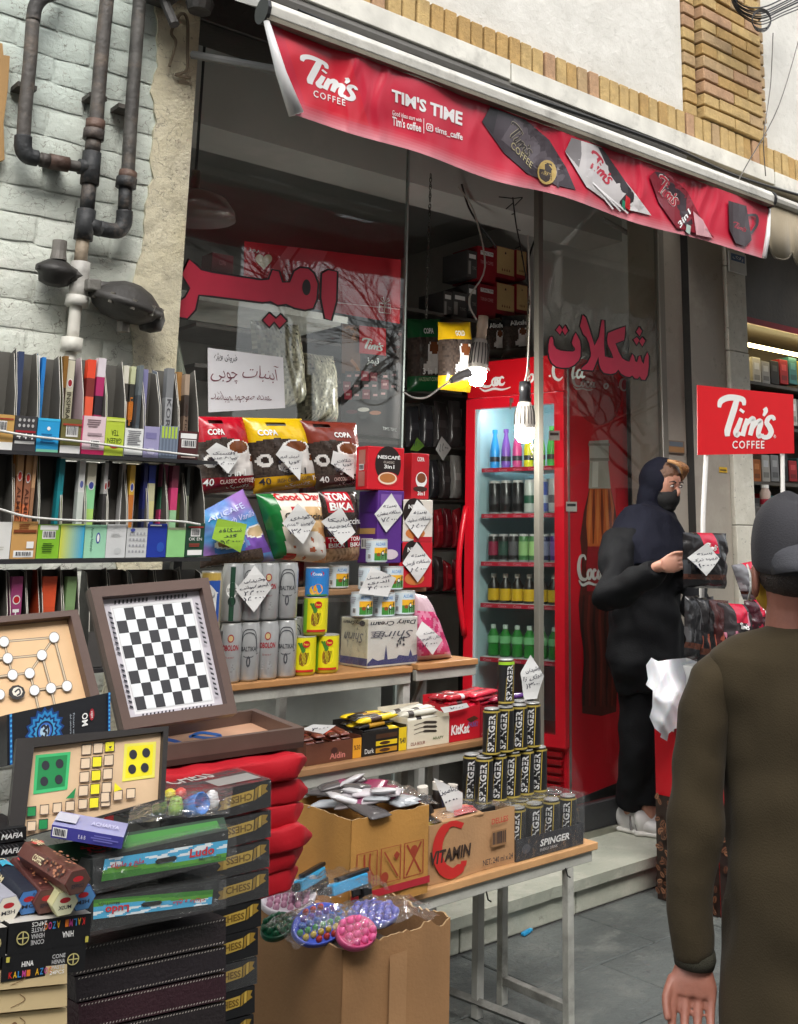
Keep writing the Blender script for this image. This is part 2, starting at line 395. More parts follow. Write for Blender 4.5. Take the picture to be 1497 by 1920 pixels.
def prism(mb, pts, y0, y1, col=(1, 1, 1)):
    """outline in (x, z), extruded from y0 (front) to y1"""
    a = [V((x, y0, z)) for x, z in pts]; b = [V((x, y1, z)) for x, z in pts]; n = len(pts)
    mb.poly(a, col); mb.poly(b[::-1], col)
    for i in range(n): j = (i+1) % n; mb.quad(a[i], b[i], b[j], a[j], col)
# ground, street, pavement
m = MB(); m.poly([(-80, -80, -.06), (80, -80, -.06), (80, 80, -.06), (-80, 80, -.06)], (1, 1, 1)); struct('road', m, M_ASPH)
m = MB(); m.box(-6, 12, -2.2, YS+.3, -.055, -.012, (.5, .5, .5)); pave = struct('pavement', m, M_MORTAR if False else M_ASPH)
slabmesh = []
for k in range(3):
    m = MB(); m.box(0, .595, 0, .395, -.03, 0, (1, 1, 1)); slabmesh.append(m)
protos = [x.build('paving_slab', M_PAVE, pave, bevel=.004, seg=1) for x in slabmesh]
first = True; used = 0
for j in range(9):
    for i in range(14):
        x = -.9+i*.6+(j % 2)*.3; y = YS-.02-.4*(j+1)
        o = protos[used] if used < 3 else protos[RND.randrange(3)].copy()
        if used >= 3: COL.objects.link(o)
        used += 1; o.location = (x, y, RND.uniform(-.003, .0)); o.rotation_euler = (RND.uniform(-.003, .003), RND.uniform(-.003, .003), 0)
# entrance step: thin top slab with a worn nosing, riser blocks beneath
step = thing('entrance_step', (3, YS, 0), 'low stone entrance step with chipped edge below the shop window', 'step')
ed = [(1.5, 0)]
x = 1.5
m = MB(); top = []; 
while x < 4.9: top.append((x, YS-.03+max(0, nz(x*9, 3.1)-.18)*.07)); x += .02
P0 = [V((a, b, ZST)) for a, b in top]; P1 = [V((a, b+.006, ZST-.042)) for a, b in top]
for i in range(len(top)-1):
    m.quad(P1[i], P1[i+1], P0[i+1], P0[i], (1, 1, 1)); m.quad(P0[i], P0[i+1], V((top[i+1][0], YG+.2, ZST)), V((top[i][0], YG+.2, ZST)), (1, 1, 1))
    m.quad(P1[i+1], P1[i], V((top[i][0], YS+.06, ZST-.042)), V((top[i+1][0], YS+.06, ZST-.042)), (1, 1, 1))
m.build('top_slab', M_STEP, step)
x = 1.5
while x < 4.8:
    l = RND.uniform(.5, .72); m = MB(); m.box(x, x+l-.005, YS+RND.uniform(0, .006), YS+.2, -.01, ZST-.044, (1, 1, 1)); m.build('riser_block', M_STEP, step, bevel=.006); x += l

# ---- painted brick wall on the left
wall = thing('painted_brick_wall', (1, YW, 0), 'old brick wall under flaking white and mint paint, carrying gas pipes', 'wall')
XJ = 1.555
m = MB(); m.box(-2.2, XJ+.08, YW+.006, YW+.3, 0, 4.6, (1, 1, 1)); m.build('backing', M_WALL, wall)
bm_ = []
for k in range(4):
    m = MB(); l, h = .236, .0865; n = 6; rr = random.Random(k)
    jz = (0, .1, .9, 1)
    g = [[V(((0, .02, .25, .5, .75, .98, 1)[i]*l, -.0022*(1 if 0 < i < n and 0 < j < 3 else .0)-rr.uniform(0, .0012), h*jz[j]+(rr.uniform(-.004, .004) if 0 < i < n else 0))) for i in range(n+1)] for j in range(4)]
    for j in range(3):
        for i in range(n): m.quad(g[j][i], g[j][i+1], g[j+1][i+1], g[j+1][i], (1, 1, 1))
    c = [(0, 0), (l, 0), (l, h), (0, h)]
    o = m.build('brick', M_WALL, wall, smooth=True, world=False); bm_.append(o)
u = 0
for r in range(40):
    z = .5+r*.0945; x = -.32+(r % 2)*.12+RND.uniform(-.01, .01)
    while x < XJ-.16:
        o = bm_[u] if u < 4 else bm_[RND.randrange(4)].copy()
        if u >= 4: COL.objects.link(o)
        u += 1; o.location = V((x, YW+.004+RND.uniform(-.002, .001), z+RND.uniform(-.0025, .0025)))-wall.location; o.rotation_euler = (0, RND.uniform(-.008, .008), 0); x += .2445
# cream plaster jamb between wall and window, with a ragged left edge
m = MB(); pts = []
z = .5
while z < 4.5: pts.append((XJ-.075+.035*nz(z*6, 1.7)+.02*nz(z*19, 4), z)); z += .035
for i in range(len(pts)-1):
    (xa, za), (xb, zb) = pts[i], pts[i+1]
    m.quad((xa, YW-.008, za), (XJ+.085, YW-.008, za), (XJ+.085, YW-.008, zb), (xb, YW-.008, zb), (1, 1, 1))
    m.quad((XJ+.085, YW-.008, za), (XJ+.085, YG+.1, za), (XJ+.085, YG+.1, zb), (XJ+.085, YW-.008, zb), (1, 1, 1))
    m.quad((xa, YW+.008, za), (xa, YW-.008, za), (xb, YW-.008, zb), (xb, YW+.008, zb), (1, 1, 1))
m.build('plaster_jamb', M_JAMB, wall)

# ---- upper storey: flashing, soldier course, plaster panels, brick pier
zf0 = W(980, 160, YW-.12).z; zf1 = W(980, 126, YW-.12).z
up = thing('upper_facade', (3, YW, zf0), 'upper storey with yellow brick bands round white plaster panels', 'building')
XL, XR = 1.2, 8.5
m = MB(); m.box(XL, XR, YW+.05, YW+.4, zf0+.004, 6.5, (1, 1, 1)); m.build('masonry', M_MORTAR, up)
zb0 = zf1-.02; hb = .215
XP0, XP1 = W(1300, 120, YW-.06).x, W(1432, 120, YW-.06).x
m = MB(); m.box(XL, XP0-.004, YW+.02, YW+.05, zb0+hb, 6.5, (1, 1, 1)); m.build('plaster_panel', M_PLASTER, up)
m = MB(); m.box(XP1+.09, XR, YW+.02, YW+.05, zb0+hb+.0, 5.1, (1, 1, 1)); m.build('plaster_panel', M_PLASTER, up)
def bricks(w_, h_, d_):
    out = []
    for k in range(4):
        m = MB(); m.box(-w_/2, w_/2, 0, d_, -h_/2, h_/2, (1, 1, 1)); o = m.build('brick', M_BRICKS[k], up, bevel=.005, seg=1, world=False); out.append([o, False])
    return out
def lay(protos, x, y, z, k=None):
    k = RND.choice((0, 0, 0, 1, 1, 2, 3)) if k is None else k; p = protos[k]
    if p[1]: o = p[0].copy(); COL.objects.link(o)
    else: o = p[0]; p[1] = True
    o.location = V((x+RND.uniform(-.002, .002), y+RND.uniform(-.004, .004), z+RND.uniform(-.002, .002)))-up.location; o.rotation_euler = (0, RND.uniform(-.012, .012), RND.uniform(-.01, .01))
sold = bricks(.068, .205, .1)
x = XL+.04
while x < XR: lay(sold, x, YW-.03, zb0+.11); x += .0795
wtot = XP1-XP0-.115; k_ = wtot/.464; strt = bricks(.232*k_-.009, .068, .1); hdr = bricks(.105, .068, .1); hlf = bricks(.116*k_-.009, .068, .1)
r = 0; z = zb0+hb+.045
while z < 6.3:
    xx = XP0+.06
    lay(hdr, XP0+.052, YW-.0, z)
    x = XP0+.11+(r % 2)*-.0
    seq = [.232, .232] if r % 2 == 0 else [.116, .232, .116]
    xx = XP0+.115; wtot = XP1-XP0-.115
    sc = wtot/sum(seq)
    for s_ in seq:
        q = strt if s_ > .2 else hlf
        lay(q, xx+s_*sc/2, YW-.045, z); xx += s_*sc
    lay(hdr, XP1+.045, YW-.0, z, 2)
    r += 1; z += .0785
for k in (sold, strt, hdr, hlf):
    for p in k:
        if not p[1]: bpy.data.objects.remove(p[0])
# brick band above the right panel
s2 = bricks(.068, .205, .1); x = XP1+.13
while x < XR: lay(s2, x, YW-.03, 5.2); x += .0795
# white metal flashing in two lengths
xs = W(955, 135, YW-.12).x; xe = W(1448, 318, YW-.12).x
for a, b, lab in ((XL, xs, 0), (xs+.006, xe, 1), (xe+.006, XR, 2)):
    m = MB(); dz = -.012*lab
    m.box(a, b, YW-.13-.004*lab, YW+.04, zf0+dz, zf1+dz+.004, C(214, 212, 203)); fo = m.build('flashing', PAINT, up, bevel=.003); fo['label'] = 'white metal flashing strip above the awning'
# ---- shop room behind the glass
XG0, XG1, XP, XG2 = XJ+.085, W(757, 600, YG).x, W(1010, 800, YG).x, W(1237, 700, YG).x
XB = XG2+.04
def shellbox(name, a, mat, par=None):
    m = MB(); m.box(*a, (1, 1, 1)); return struct(name, m, mat)
shellbox('shop_floor', (XG0-.1, XB+.5, YG+.2, 7.0, 0, ZST-.003), M_FLOOR)
shellbox('shop_back_wall', (XG0-.1, XB+.5, 7.0, 7.2, 0, 3.75), M_ROOM)
shellbox('shop_left_wall', (XG0-.2, XG0-.004, YW+.31, 7.0, 0, 3.75), M_ROOM)
shellbox('shop_right_wall', (XB+.3, XB+.5, YG+.25, 7.0, ZST, 3.75), M_ROOM)
shellbox('shop_ceiling', (XG0-.2, XB+.5, YG+.1, 7.2, 3.55, 3.75), M_CEIL)
m = MB(); m.box(XG0, XB+.3, YG+.55, YG+.85, 3.22, 3.55, (1, 1, 1)); struct('ceiling_beam', m, M_ROOM)
# lintel above the shop window
m = MB(); m.box(XG0-.05, XB+.6, YG-.02, YG+.2, 3.4, zf0, C(74, 72, 70)); struct('lintel', m, STONE)
# window panes, posts, kick plinth
sf = thing('shop_window', (3, YG, ZST), 'tall shop window of two clear panes beside an open doorway with red lettering', 'window')
for a, b in ((XG0+.004, XG1), (XP+.022, XG2)):
    m = MB(); m.box(a, b, YG-.005, YG+.005, .27, 3.4, (1, 1, 1)); m.build('pane', GLASS, sf)
m = MB(); m.box(XG1, XG1+.008, YG-.007, YG+.007, .27, 3.4, C(150, 160, 155)); m.build('glass_edge', PLASTIC, sf)
for a, b in ((XP-.012, XP+.02), (XG2, XG2+.045), (XG0-.0, XG0+.004)):
    m = MB(); m.box(a, b, YG-.015, YG+.02, ZST, 3.4, C(112, 109, 101)); m.build('post', PLASTIC, sf, bevel=.003)
for a, b in ((XG0, XG1), (XP+.024, XG2-.004)):
    m = MB(); m.box(a, b, YG-.02, YG+.03, ZST+.001, .265, C(48, 50, 52)); m.build('plinth', PAINT, sf, bevel=.003)
m = MB(); m.box(XP-.02, XB, YG-.03, YG-.022, ZST, ZST+.03, C(170, 170, 162)); m.build('threshold', METAL, sf)
m = MB(); m.box(XG0+.02, XG1-.02, YG+.06, YG+.08, ZST, 1.02, (1, 1, 1)); o = thing('added_back_board', V((2.1, YG+.07, ZST)), 'plain grey board added behind the lower left pane in place of its pale reflection', 'board'); m.build('board', M_ROOM, o)  # added board, stands in for the pale grey reflection low in the pane
# ---- beige panel, dark frame, stained stone pier and the neighbour's front on the right
nb = thing('door_jamb_panel', (XB+.2, YG, 0), 'beige wall panel with dark upright frame beside the shop window', 'wall')
XD0, XD1, XD2, XD3 = W(1286, 800, YG).x, W(1300, 800, YG-.05).x, W(1371, 800, YG-.04).x, W(1408, 800, YG-.04).x
m = MB(); m.box(XG2+.046, XD0, YG+.0, YG+.25, ZST, 3.4, (1, 1, 1)); m.build('panel', M_PANEL, nb)
m = MB(); m.box(XD0+.002, XD1, YG-.05, YG+.2, ZST, 3.4, C(32, 31, 30)); m.build('dark_frame', PAINT, nb, bevel=.004)
m = MB(); m.box(XD1+.002, XD2, YG-.02, YG+.25, ZST, 3.4, (1, 1, 1)); m.build('panel', M_PANEL, nb)
pr = thing('stone_pier', (XD2, YG, 0), 'pale stone clad pier smeared with black stains between the two shops', 'pillar')
z = ZST; k = 0
while z < 3.5:
    h = (.46, .5, .44, .52)[k % 4]; m = MB(); m.box(XD2+.003, XD3, YG-.05+.003*(k % 2), YG+.3, z, min(z+h-.004, 3.55), (1, 1, 1)); m.build('stone', M_TRAV, pr, bevel=.004); z += h; k += 1
# ---- across the street (seen in the glass): apartment blocks and bare trees
M_FAR = surf('far_render', (.42, .39, .34), (.36, .33, .29), (.46, .43, .38), .6, bump=.1)
for lab, x0, x1, y0, h in (('beige apartment block facing the shop, left of the gap', -30, 9.6, -11, 14), ('long beige block at the far right across the street', 19.4, 50, -11, 15)):
    b = thing('apartment_block', ((x0+x1)/2, y0, -.06), lab, 'building')
    m = MB(); m.box(x0, x1, y0-8, y0, -.06, h, (1, 1, 1)); m.build('wall', M_FAR, b)
    m = MB(); m.box(x0-.2, x1+.2, y0-8.2, y0+.3, h, h+.4, C(90, 85, 78)); m.build('roof', STONE, b)
    x = x0+.8; nwin = 0
    while x < x1-1.5 and nwin < 60:
        if -6 < x < 36:
            for fl in range(4):
                m = MB(); m.box(x, x+1.2, y0, y0+.05, 1.2+fl*3.2, 2.7+fl*3.2, C(40, 46, 52)); m.build('window', PLASTIC, b); nwin += 1
        x += 2.4
def bare_tree(x, y, h, seed, label):
    rr = random.Random(seed); t = thing('bare_tree', (x, y, -.06), label, 'tree', 'trees across the road')
    br = MB(); tk = MB()
    tk.tube([(x, y, -.06), (x+.06, y, h*.2), (x-.05, y+.05, h*.4)], [.16, .12, .09], C(70, 62, 52), 8); tk.build('trunk', STONE, t)
    def grow(p, d, l, r, n):
        q = p+d*l; mid = p+d*(l*.5)+V((rr.uniform(-1, 1), rr.uniform(-1, 1), rr.uniform(-.5, 1)))*l*.08
        br.tube([p, mid, q], [r, r*.8, r*.55], C(66, 58, 48), 4, cap=False)
        if n == 0: return
        for k in range(3 if n > 1 else 4):
            a = d+V((rr.uniform(-1, 1), rr.uniform(-1, 1), rr.uniform(-.45, .8)))*.75; a.normalize(); grow(p+d*l*rr.uniform(.45, 1), a, l*rr.uniform(.6, .85), r*.58, n-1)
    for k in range(5): grow(V((x-.05, y+.05, h*(.3+.03*k))), V((rr.uniform(-.9, .9), rr.uniform(-.9, .9), .8)).normalized(), h*.17, .042, 5)
    br.build('crown', STONE, t)
for i, (x, y, h) in enumerate(((7.6, -5.2, 9), (10.2, -5.8, 8), (12.6, -5.2, 9), (3.5, -5.6, 9), (15.5, -6, 8))):
    bare_tree(x, y, h, i, ('bare street tree opposite the left pane', 'bare street tree opposite the doorway', 'bare street tree opposite the right pane', 'bare street tree nearest the painted wall end', 'bare street tree farthest along the road')[i])
# ================================================================== shared artwork
def _n(L, x0, x1, y0, y1): return [((x-x0)/(x1-x0), (y1-y)/(y1-y0)) for x, y in L]
_tb = (785, 1142, 122, 392)
TIMS = [(_n([(797, 205), (806, 168), (850, 146), (905, 148), (940, 160), (946, 192)], *_tb), [.07, .13, .14, .13, .12, .07]),
        (_n([(904, 152), (884, 220), (862, 290), (846, 345), (846, 378)], *_tb), [.12, .14, .14, .14, .1]),
        (_n([(938, 218), (928, 232)], *_tb), [.12, .12]),
        (_n([(928, 268), (910, 318), (896, 352), (904, 372), (922, 352)], *_tb), [.09, .11, .12, .11, .05]),
        (_n([(966, 272), (950, 322), (936, 376)], *_tb), [.09, .11, .11]),
        (_n([(944, 340), (968, 296), (996, 272), (1002, 290), (990, 340), (982, 372)], *_tb), [.05, .09, .12, .12, .11, .1]),
        (_n([(990, 348), (1014, 304), (1040, 286), (1044, 306), (1032, 350), (1036, 378), (1056, 366)], *_tb), [.05, .09, .12, .12, .11, .11, .05]),
        (_n([(1068, 208), (1076, 226), (1062, 256)], *_tb), [.1, .1, .05]),
        (_n([(1128, 282), (1118, 262), (1094, 268), (1082, 296), (1098, 322), (1108, 352), (1092, 380), (1062, 382), (1054, 364)], *_tb), [.07, .09, .1, .11, .12, .12, .11, .1, .06])]
def tims(mb, F, x, y, w_, h_, col, asp=1.33, grow=1.):
    G = lambda a, b, l=0.: F(x+a*w_, y+b*h_, l)
    for p, wd in TIMS: mb.stroke(G, curve2(p, 4), [q*grow for q in _wl(wd, 4)], col, asp)
def _wl(wd, k):
    out = []
    for i in range(len(wd)-1): out += [wd[i]+(wd[i+1]-wd[i])*j/k for j in range(k)]
    return out+[wd[-1]]
_cb = (405, 725, 1035, 1195)
def coke(mb, F, x, y, w_, h_, col, asp=2.2):
    """flowing white script with a long tail under the first capital"""
    G = lambda a, b, l=0.: F(x+a*w_, y+b*h_, l)
    def st(p, wd): mb.stroke(G, curve2(p, 5), _wl(wd, 5), col, asp)
    st([(.16, .80), (.13, .92), (.05, .86), (.02, .55), (.06, .28), (.15, .22), (.20, .32)], [.05, .07, .1, .13, .12, .09, .04])
    st([(.02, .20), (.10, .06), (.22, .12), (.34, .06), (.45, .12)], [.04, .08, .09, .07, .03])
    for cx in (.235, .725): st([(cx, .52), (cx-.035, .42), (cx-.03, .28), (cx, .24), (cx+.035, .36), (cx+.03, .5), (cx, .52), (cx+.05, .5)], [.08, .09, .09, .08, .09, .08, .07, .03])
    st([(.36, .47), (.33, .53), (.30, .40), (.31, .27), (.345, .24), (.375, .33)], [.06, .08, .1, .1, .08, .04])
    for x in (.0, .47):
        st([(.455+x, .50), (.415+x, .5), (.395+x, .36), (.41+x, .25), (.44+x, .28), (.462+x, .45)], [.06, .08, .1, .09, .07, .06]); st([(.472+x, .53), (.457+x, .36), (.467+x, .24), (.5+x, .28)], [.09, .09, .09, .04])
    st([(.505, .40), (.53, .40)], [.07, .07])
    st([(.70, .80), (.675, .96), (.61, .92), (.565, .66), (.575, .36), (.635, .22), (.685, .32)], [.05, .08, .1, .13, .12, .09, .04])
    st([(.62, .97), (.75, 1.0), (.88, .90), (.97, .98)], [.05, .07, .06, .03])
    st([(.85, .84), (.825, .6), (.81, .36), (.822, .24), (.85, .30)], [.06, .1, .1, .09, .04])

# ================================================================== awning
YV = 2.85
aw = thing('shop_awning', (2.9, YV, 2.8), 'grey roll-out awning with white rail and printed red coffee valance', 'awning')
_cr = [(640, .010, 9), (668, .006, 6), (702, .012, 10), (880, .006, 8), (1002, .010, 8), (1052, .007, 6), (1106, .013, 9), (1180, .009, 8), (1206, .013, 7), (1252, .008, 6), (1290, .012, 7), (1306, .010, 5), (1326, .011, 6), (1350, .012, 7), (1420, .008, 7)]
def wave(x, y): return sum(-a*math.exp(-(((x-c+.12*(y-300)+6*math.sin(y*.05+c)))/w_)**2)*(.5+.5*nz(c, y*.02)) for c, a, w_ in _cr)+.012*math.sin(x*.045)*max(0, min(1, (y-60)/300))+.008*math.sin(x*.021+1.3)+.01*nz(x*.02, y*.015)
def FV(px, py, l=0.): return W(px, py, YV-l+wave(px, py))
def vtop(t): return (497+946*t, 37+351*t+6*math.sin(math.pi*t)*.5)
def vbot(t): return (555+874*t, 216+268*t+ (4+5*math.sin(t*19))*math.sin(math.pi*t))
m = MB(); nx, ny = 260, 26
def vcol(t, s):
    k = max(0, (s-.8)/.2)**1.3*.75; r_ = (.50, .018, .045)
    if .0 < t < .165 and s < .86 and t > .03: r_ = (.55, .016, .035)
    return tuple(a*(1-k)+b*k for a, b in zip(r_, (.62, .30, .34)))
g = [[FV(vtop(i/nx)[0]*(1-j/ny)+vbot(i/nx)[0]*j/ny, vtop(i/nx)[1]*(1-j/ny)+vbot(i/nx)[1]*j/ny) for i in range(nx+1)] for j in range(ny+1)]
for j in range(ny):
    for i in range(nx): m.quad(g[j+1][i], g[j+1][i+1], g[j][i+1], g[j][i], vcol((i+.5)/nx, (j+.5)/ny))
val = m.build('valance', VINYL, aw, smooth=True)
m = MB(); m.cell = 11; m.lift = .001; WB = (.72, .72, .72)
tims(m, sub(FV, [(563, 149), (673, 190), (673, 137), (563, 96)]), 0, -.08, 1, 1.1, WB, 1.25)
m.text(sub(FV, [(588, 181), (648, 199), (648, 187), (588, 168)]), 'COFFEE', 0, 0, 1, 1, WB, .01, space=1.25)
m.text(sub(FV, [(735, 189), (867, 236), (868, 210), (735, 166)]), "TIM'S TIME", 0, 0, 1, 1, WB, .035)
m.text(sub(FV, [(736, 216), (791, 229), (791, 222), (736, 206)]), 'Good ideas start with', 0, 0, 1, 1, WB, .01)
m.text(sub(FV, [(736, 235), (790, 248), (790, 232), (736, 217)]), "Tim's coffee", 0, 0, 1, 1, WB, .02)
m.stroke(FV, [(795, 222), (795, 250)], 1.2, WB)
for r_, c in ((6.5, WB), (4.9, (.5, .018, .045)), (3.2, WB), (1.9, (.5, .018, .045))):
    if r_ > 4: m.p2(FV, [(806+r_*q[0], 239+r_*q[1]*1.15) for q in [(-.7, -1.15), (.7, -.75), (1, -.3), (1, .8), (.7, 1.1), (-.7, .75), (-1, .35), (-1, -.8)]], c)
    else: m.disc(FV, 806, 239, r_, r_*1.1, c)
m.text(sub(FV, [(816, 249), (868, 265), (868, 251), (816, 236)]), 'tims_caffe', 0, 0, 1, 1, WB, .02)
# printed sachets: dark, silver-white, red; a mug at the end
DK, SV = C(58, 50, 56), C(190, 186, 186)
m.p2(FV, [(904, 228), (920, 200), (985, 224), (1030, 262), (1062, 314), (1080, 356), (1040, 346), (990, 326), (945, 286)], DK)
m.p2(FV, [(940, 262), (965, 222), (975, 222), (1060, 330), (1048, 352)], C(84, 76, 82))
m.p2(FV, [(904, 228), (920, 200), (935, 206), (925, 252)], C(38, 33, 38))
tims(m, sub(FV, [(946, 262), (990, 306), (1006, 274), (962, 222)]), 0, .25, 1, .75, C(150, 142, 120), 1.4); tims(m, sub(FV, [(946, 262), (990, 306), (1006, 274), (962, 222)]), 0, .25, 1, .75, C(44, 38, 42), 1.4, .6)
m.text(sub(FV, [(958, 276), (996, 316), (1000, 306), (961, 264)]), 'COFFEE', 0, 0, 1, 1, C(170, 160, 120))
m.disc(FV, 1026, 323, 18, 23, C(176, 150, 90)); m.disc(FV, 1026, 323, 15, 19, C(60, 52, 50)); m.text(sub(FV, [(1014, 325), (1038, 336), (1038, 327), (1014, 316)]), 'TURKISH', 0, 0, 1, 1, C(190, 165, 100)); m.stroke(FV, curve2([(1014, 312), (1026, 306), (1038, 318)]), 2, C(190, 165, 100))
m.p2(FV, [(1060, 284), (1072, 258), (1128, 276), (1150, 312), (1188, 358), (1222, 404), (1150, 386), (1100, 350)], SV)
m.p2(FV, [(1060, 284), (1072, 258), (1096, 266), (1086, 314)], C(120, 116, 118))
m.p2(FV, [(1122, 276), (1130, 278), (1158, 318), (1195, 372), (1168, 396), (1160, 380), (1172, 366), (1146, 330)], C(44, 38, 42))
for k in range(3): m.stroke(FV, [(1100+k*12, 330+k*12), (1150+k*14, 392+k*4)], 3, C(225, 222, 222))
tims(m, sub(FV, [(1098, 322), (1138, 358), (1158, 326), (1112, 276)]), 0, .25, 1, .75, C(175, 20, 50), 1.4)
m.p2(FV, [(1174, 366), (1182, 372), (1182, 396), (1172, 388)], C(190, 30, 40)); m.p2(FV, [(1168, 374), (1173, 378), (1172, 394), (1166, 388)], C(30, 120, 90))
m.p2(FV, [(1218, 330), (1232, 318), (1262, 332), (1290, 360), (1322, 424), (1340, 446), (1270, 428), (1236, 380)], C(120, 14, 34))
m.p2(FV, [(1228, 322), (1244, 324), (1290, 372), (1300, 420), (1286, 424), (1270, 392)], C(50, 30, 38))
q = [(1228, 370), (1262, 400), (1280, 360), (1238, 322)]; tims(m, sub(FV, q), 0, .25, 1, .75, C(190, 186, 180), 1.4, 1.35); tims(m, sub(FV, q), 0, .25, 1, .75, C(165, 18, 45), 1.4, .8)
m.text(sub(FV, [(1276, 428), (1296, 400), (1291, 390), (1271, 418)]), '3in1', 0, 0, 1, 1, WB, .02)
m.p2(FV, [(1300, 396), (1318, 412), (1336, 446), (1306, 440)], C(196, 150, 156)); m.p2(FV, [(1288, 420), (1296, 424), (1294, 440), (1286, 434)], C(170, 190, 180))
m.p2(FV, [(1366, 376), (1400, 386), (1410, 450), (1398, 462), (1380, 456), (1368, 430)], C(56, 42, 46))
m.stroke(FV, curve2([(1402, 404), (1418, 404), (1420, 420), (1408, 438)]), 5, C(56, 42, 46)); tims(m, sub(FV, [(1374, 426), (1400, 436), (1402, 424), (1376, 414)]), 0, 0, 1, 1, C(150, 30, 50), 1.3)
for px_, l_ in ((640, 40), (700, 60), (1005, 40), (1108, 60), (1205, 90), (1290, 60), (1300, 70), (1325, 60), (1350, 70)):
    pass
m.build('valance_print', VINYL, aw)
# rolled white ends of the valance
m = MB(); m.tube([FV(498, 40, .002)+V((0, -.006, 0)), FV(528, 138, .004), FV(556, 214, .004)], [.010, .018, .026], C(205, 205, 205), 10); m.build('rolled_hem', VINYL, aw, smooth=True)
m = MB(); m.tube([FV(1443, 392), FV(1440, 440), FV(1432, 482)], [.007, .012, .016], C(225, 225, 225), 10); m.build('rolled_hem', VINYL, aw, smooth=True)
# front rail with a cap at each end
a, b = W(494, 18, YV), W(1443, 377, YV)
zr = (a.z+b.z)/2
m = MB(); prof = [(-.03, -.02), (-.034, .012), (-.018, .036), (.01, .04), (.03, .02), (.03, -.018)]
m.loft([[V((x, YV+p, zr+q)) for p, q in prof] for x in (a.x, b.x)], C(206, 204, 196)); m.build('front_rail', PAINT, aw, bevel=.004)
m = MB(); m.box(a.x, b.x, YV-.028, YV+.02, zr-.036, zr-.019, C(120, 114, 100)); m.build('rail_groove', PAINT, aw)
for x in (a.x, b.x): m = MB(); m.tube([(x-.006, YV, zr), (x+.006, YV, zr)], .044, C(40, 40, 42), 12); m.build('rail_cap', PLASTIC, aw)
# sloping fabric up to the roller under the flashing
zt = zf0-.03
m = MB(); n = 40
for i in range(n):
    x0, x1 = a.x+.02+(b.x-a.x-.04)*i/n, a.x+.02+(b.x-a.x-.04)*(i+1)/n
    for j in range(6):
        f0, f1 = j/6, (j+1)/6; L_ = lambda x, f: V((x, YV+.02+(YW-.1-YV)*f, zr+.03+(zt-zr-.03)*f-.03*math.sin(math.pi*f)+.004*math.sin(x*11)))
        m.quad(L_(x0, f0), L_(x1, f0), L_(x1, f1), L_(x0, f1), C(128, 128, 124))
m.build('fabric', CLOTH, aw, smooth=True)
m = MB(); m.tube([(a.x-.05, YW-.08, zt), (b.x+.1, YW-.08, zt)], .045, C(96, 94, 90), 12); m.build('roller', PAINT, aw)
for x in (a.x+.05, b.x-.35):
    m = MB(); m.tube([(x+.02, YW-.06, zt-.32), (x+.22, 3.15, zr-.02), (x+.02, YV+.05, zr-.02)], .016, C(120, 120, 118), 8); m.build('folding_arm', PAINT, aw)
m = MB(); m.box(a.x-.13, a.x-.02, YW-.16, YW-.01, zt-.16, zt+.07, C(72, 70, 68)); m.box(a.x-.1, a.x+.06, YW-.22, YW-.15, zt-.12, zt-.02, C(150, 146, 138)); m.build('roller_bracket', OLDMETAL, aw, bevel=.008)
m = MB(); m.tube([(a.x-.08, YW-.1, zt-.15), (a.x-.05, YW-.16, zt-.28)], .018, C(50, 48, 46), 8); m.lathe([(.04, 0), (.05, .03), (.03, .09)], C(58, 56, 54), 12, (a.x+.02, YW-.2, zt-.22)); m.build('crank_gear', OLDMETAL, aw)
# dark mould along the rail
cb = thing('awning_cable', (3, YW-.1, zf0-.05), 'black cable sagging along the wall between flashing and awning', 'cable')
m = MB(); m.tube(curve([W(560, 20, YW-.14), W(800, 118, YW-.14), W(1060, 205, YW-.14), W(1250, 272, YW-.15), W(1380, 330, YW-.15), W(1520, 372, YW-.15)], 8), .009, C(22, 22, 22), 6); m.build('cable', PLASTIC, cb)
# neighbour's awning: beige scalloped valance
na = thing('neighbour_awning', W(1480, 400, 2.9), 'beige scalloped awning edge at the right beyond the red valance', 'awning')
Yn = 2.9; p0, p1 = W(1446, 380, Yn), W(1446, 400, Yn); xa, xe_ = W(1436, 400, Yn).x, W(1436, 400, Yn).x+1.6
m = MB(); zt_, zb_ = p0.z, W(1470, 488, Yn).z; n = 96
for i in range(n):
    def zz(x): return zb_+.05*(1-abs(math.sin((x-xa)/.2*math.pi)))**2
    x0, x1 = xa+(xe_-xa)*i/n, xa+(xe_-xa)*(i+1)/n
    m.quad((x0, Yn+.008*math.sin(x0*30), zz(x0)), (x1, Yn+.008*math.sin(x1*30), zz(x1)), (x1, Yn, zt_), (x0, Yn, zt_), C(158, 146, 124))
m.build('valance', CLOTH, na, smooth=True, solid=.002)
m = MB(); pts = []
for i in range(n+1): x = xa+(xe_-xa)*i/n; pts.append((x, Yn-.003+.008*math.sin(x*30), zz(x)))
m.tube(pts, .005, C(90, 84, 72), 5); m.build('piping', CLOTH, na)
m = MB(); m.tube([(xa-.02, Yn, zt_+.02), (xe_, Yn, zt_+.02)], .028, C(190, 188, 180), 10); m.build('front_rail', PAINT, na)
m = MB(); m.quad((xa, Yn, zt_+.03), (xe_, Yn, zt_+.03), (xe_, YW-.05, zt), (xa, YW-.05, zt), C(165, 155, 135)); m.build('fabric', CLOTH, na)

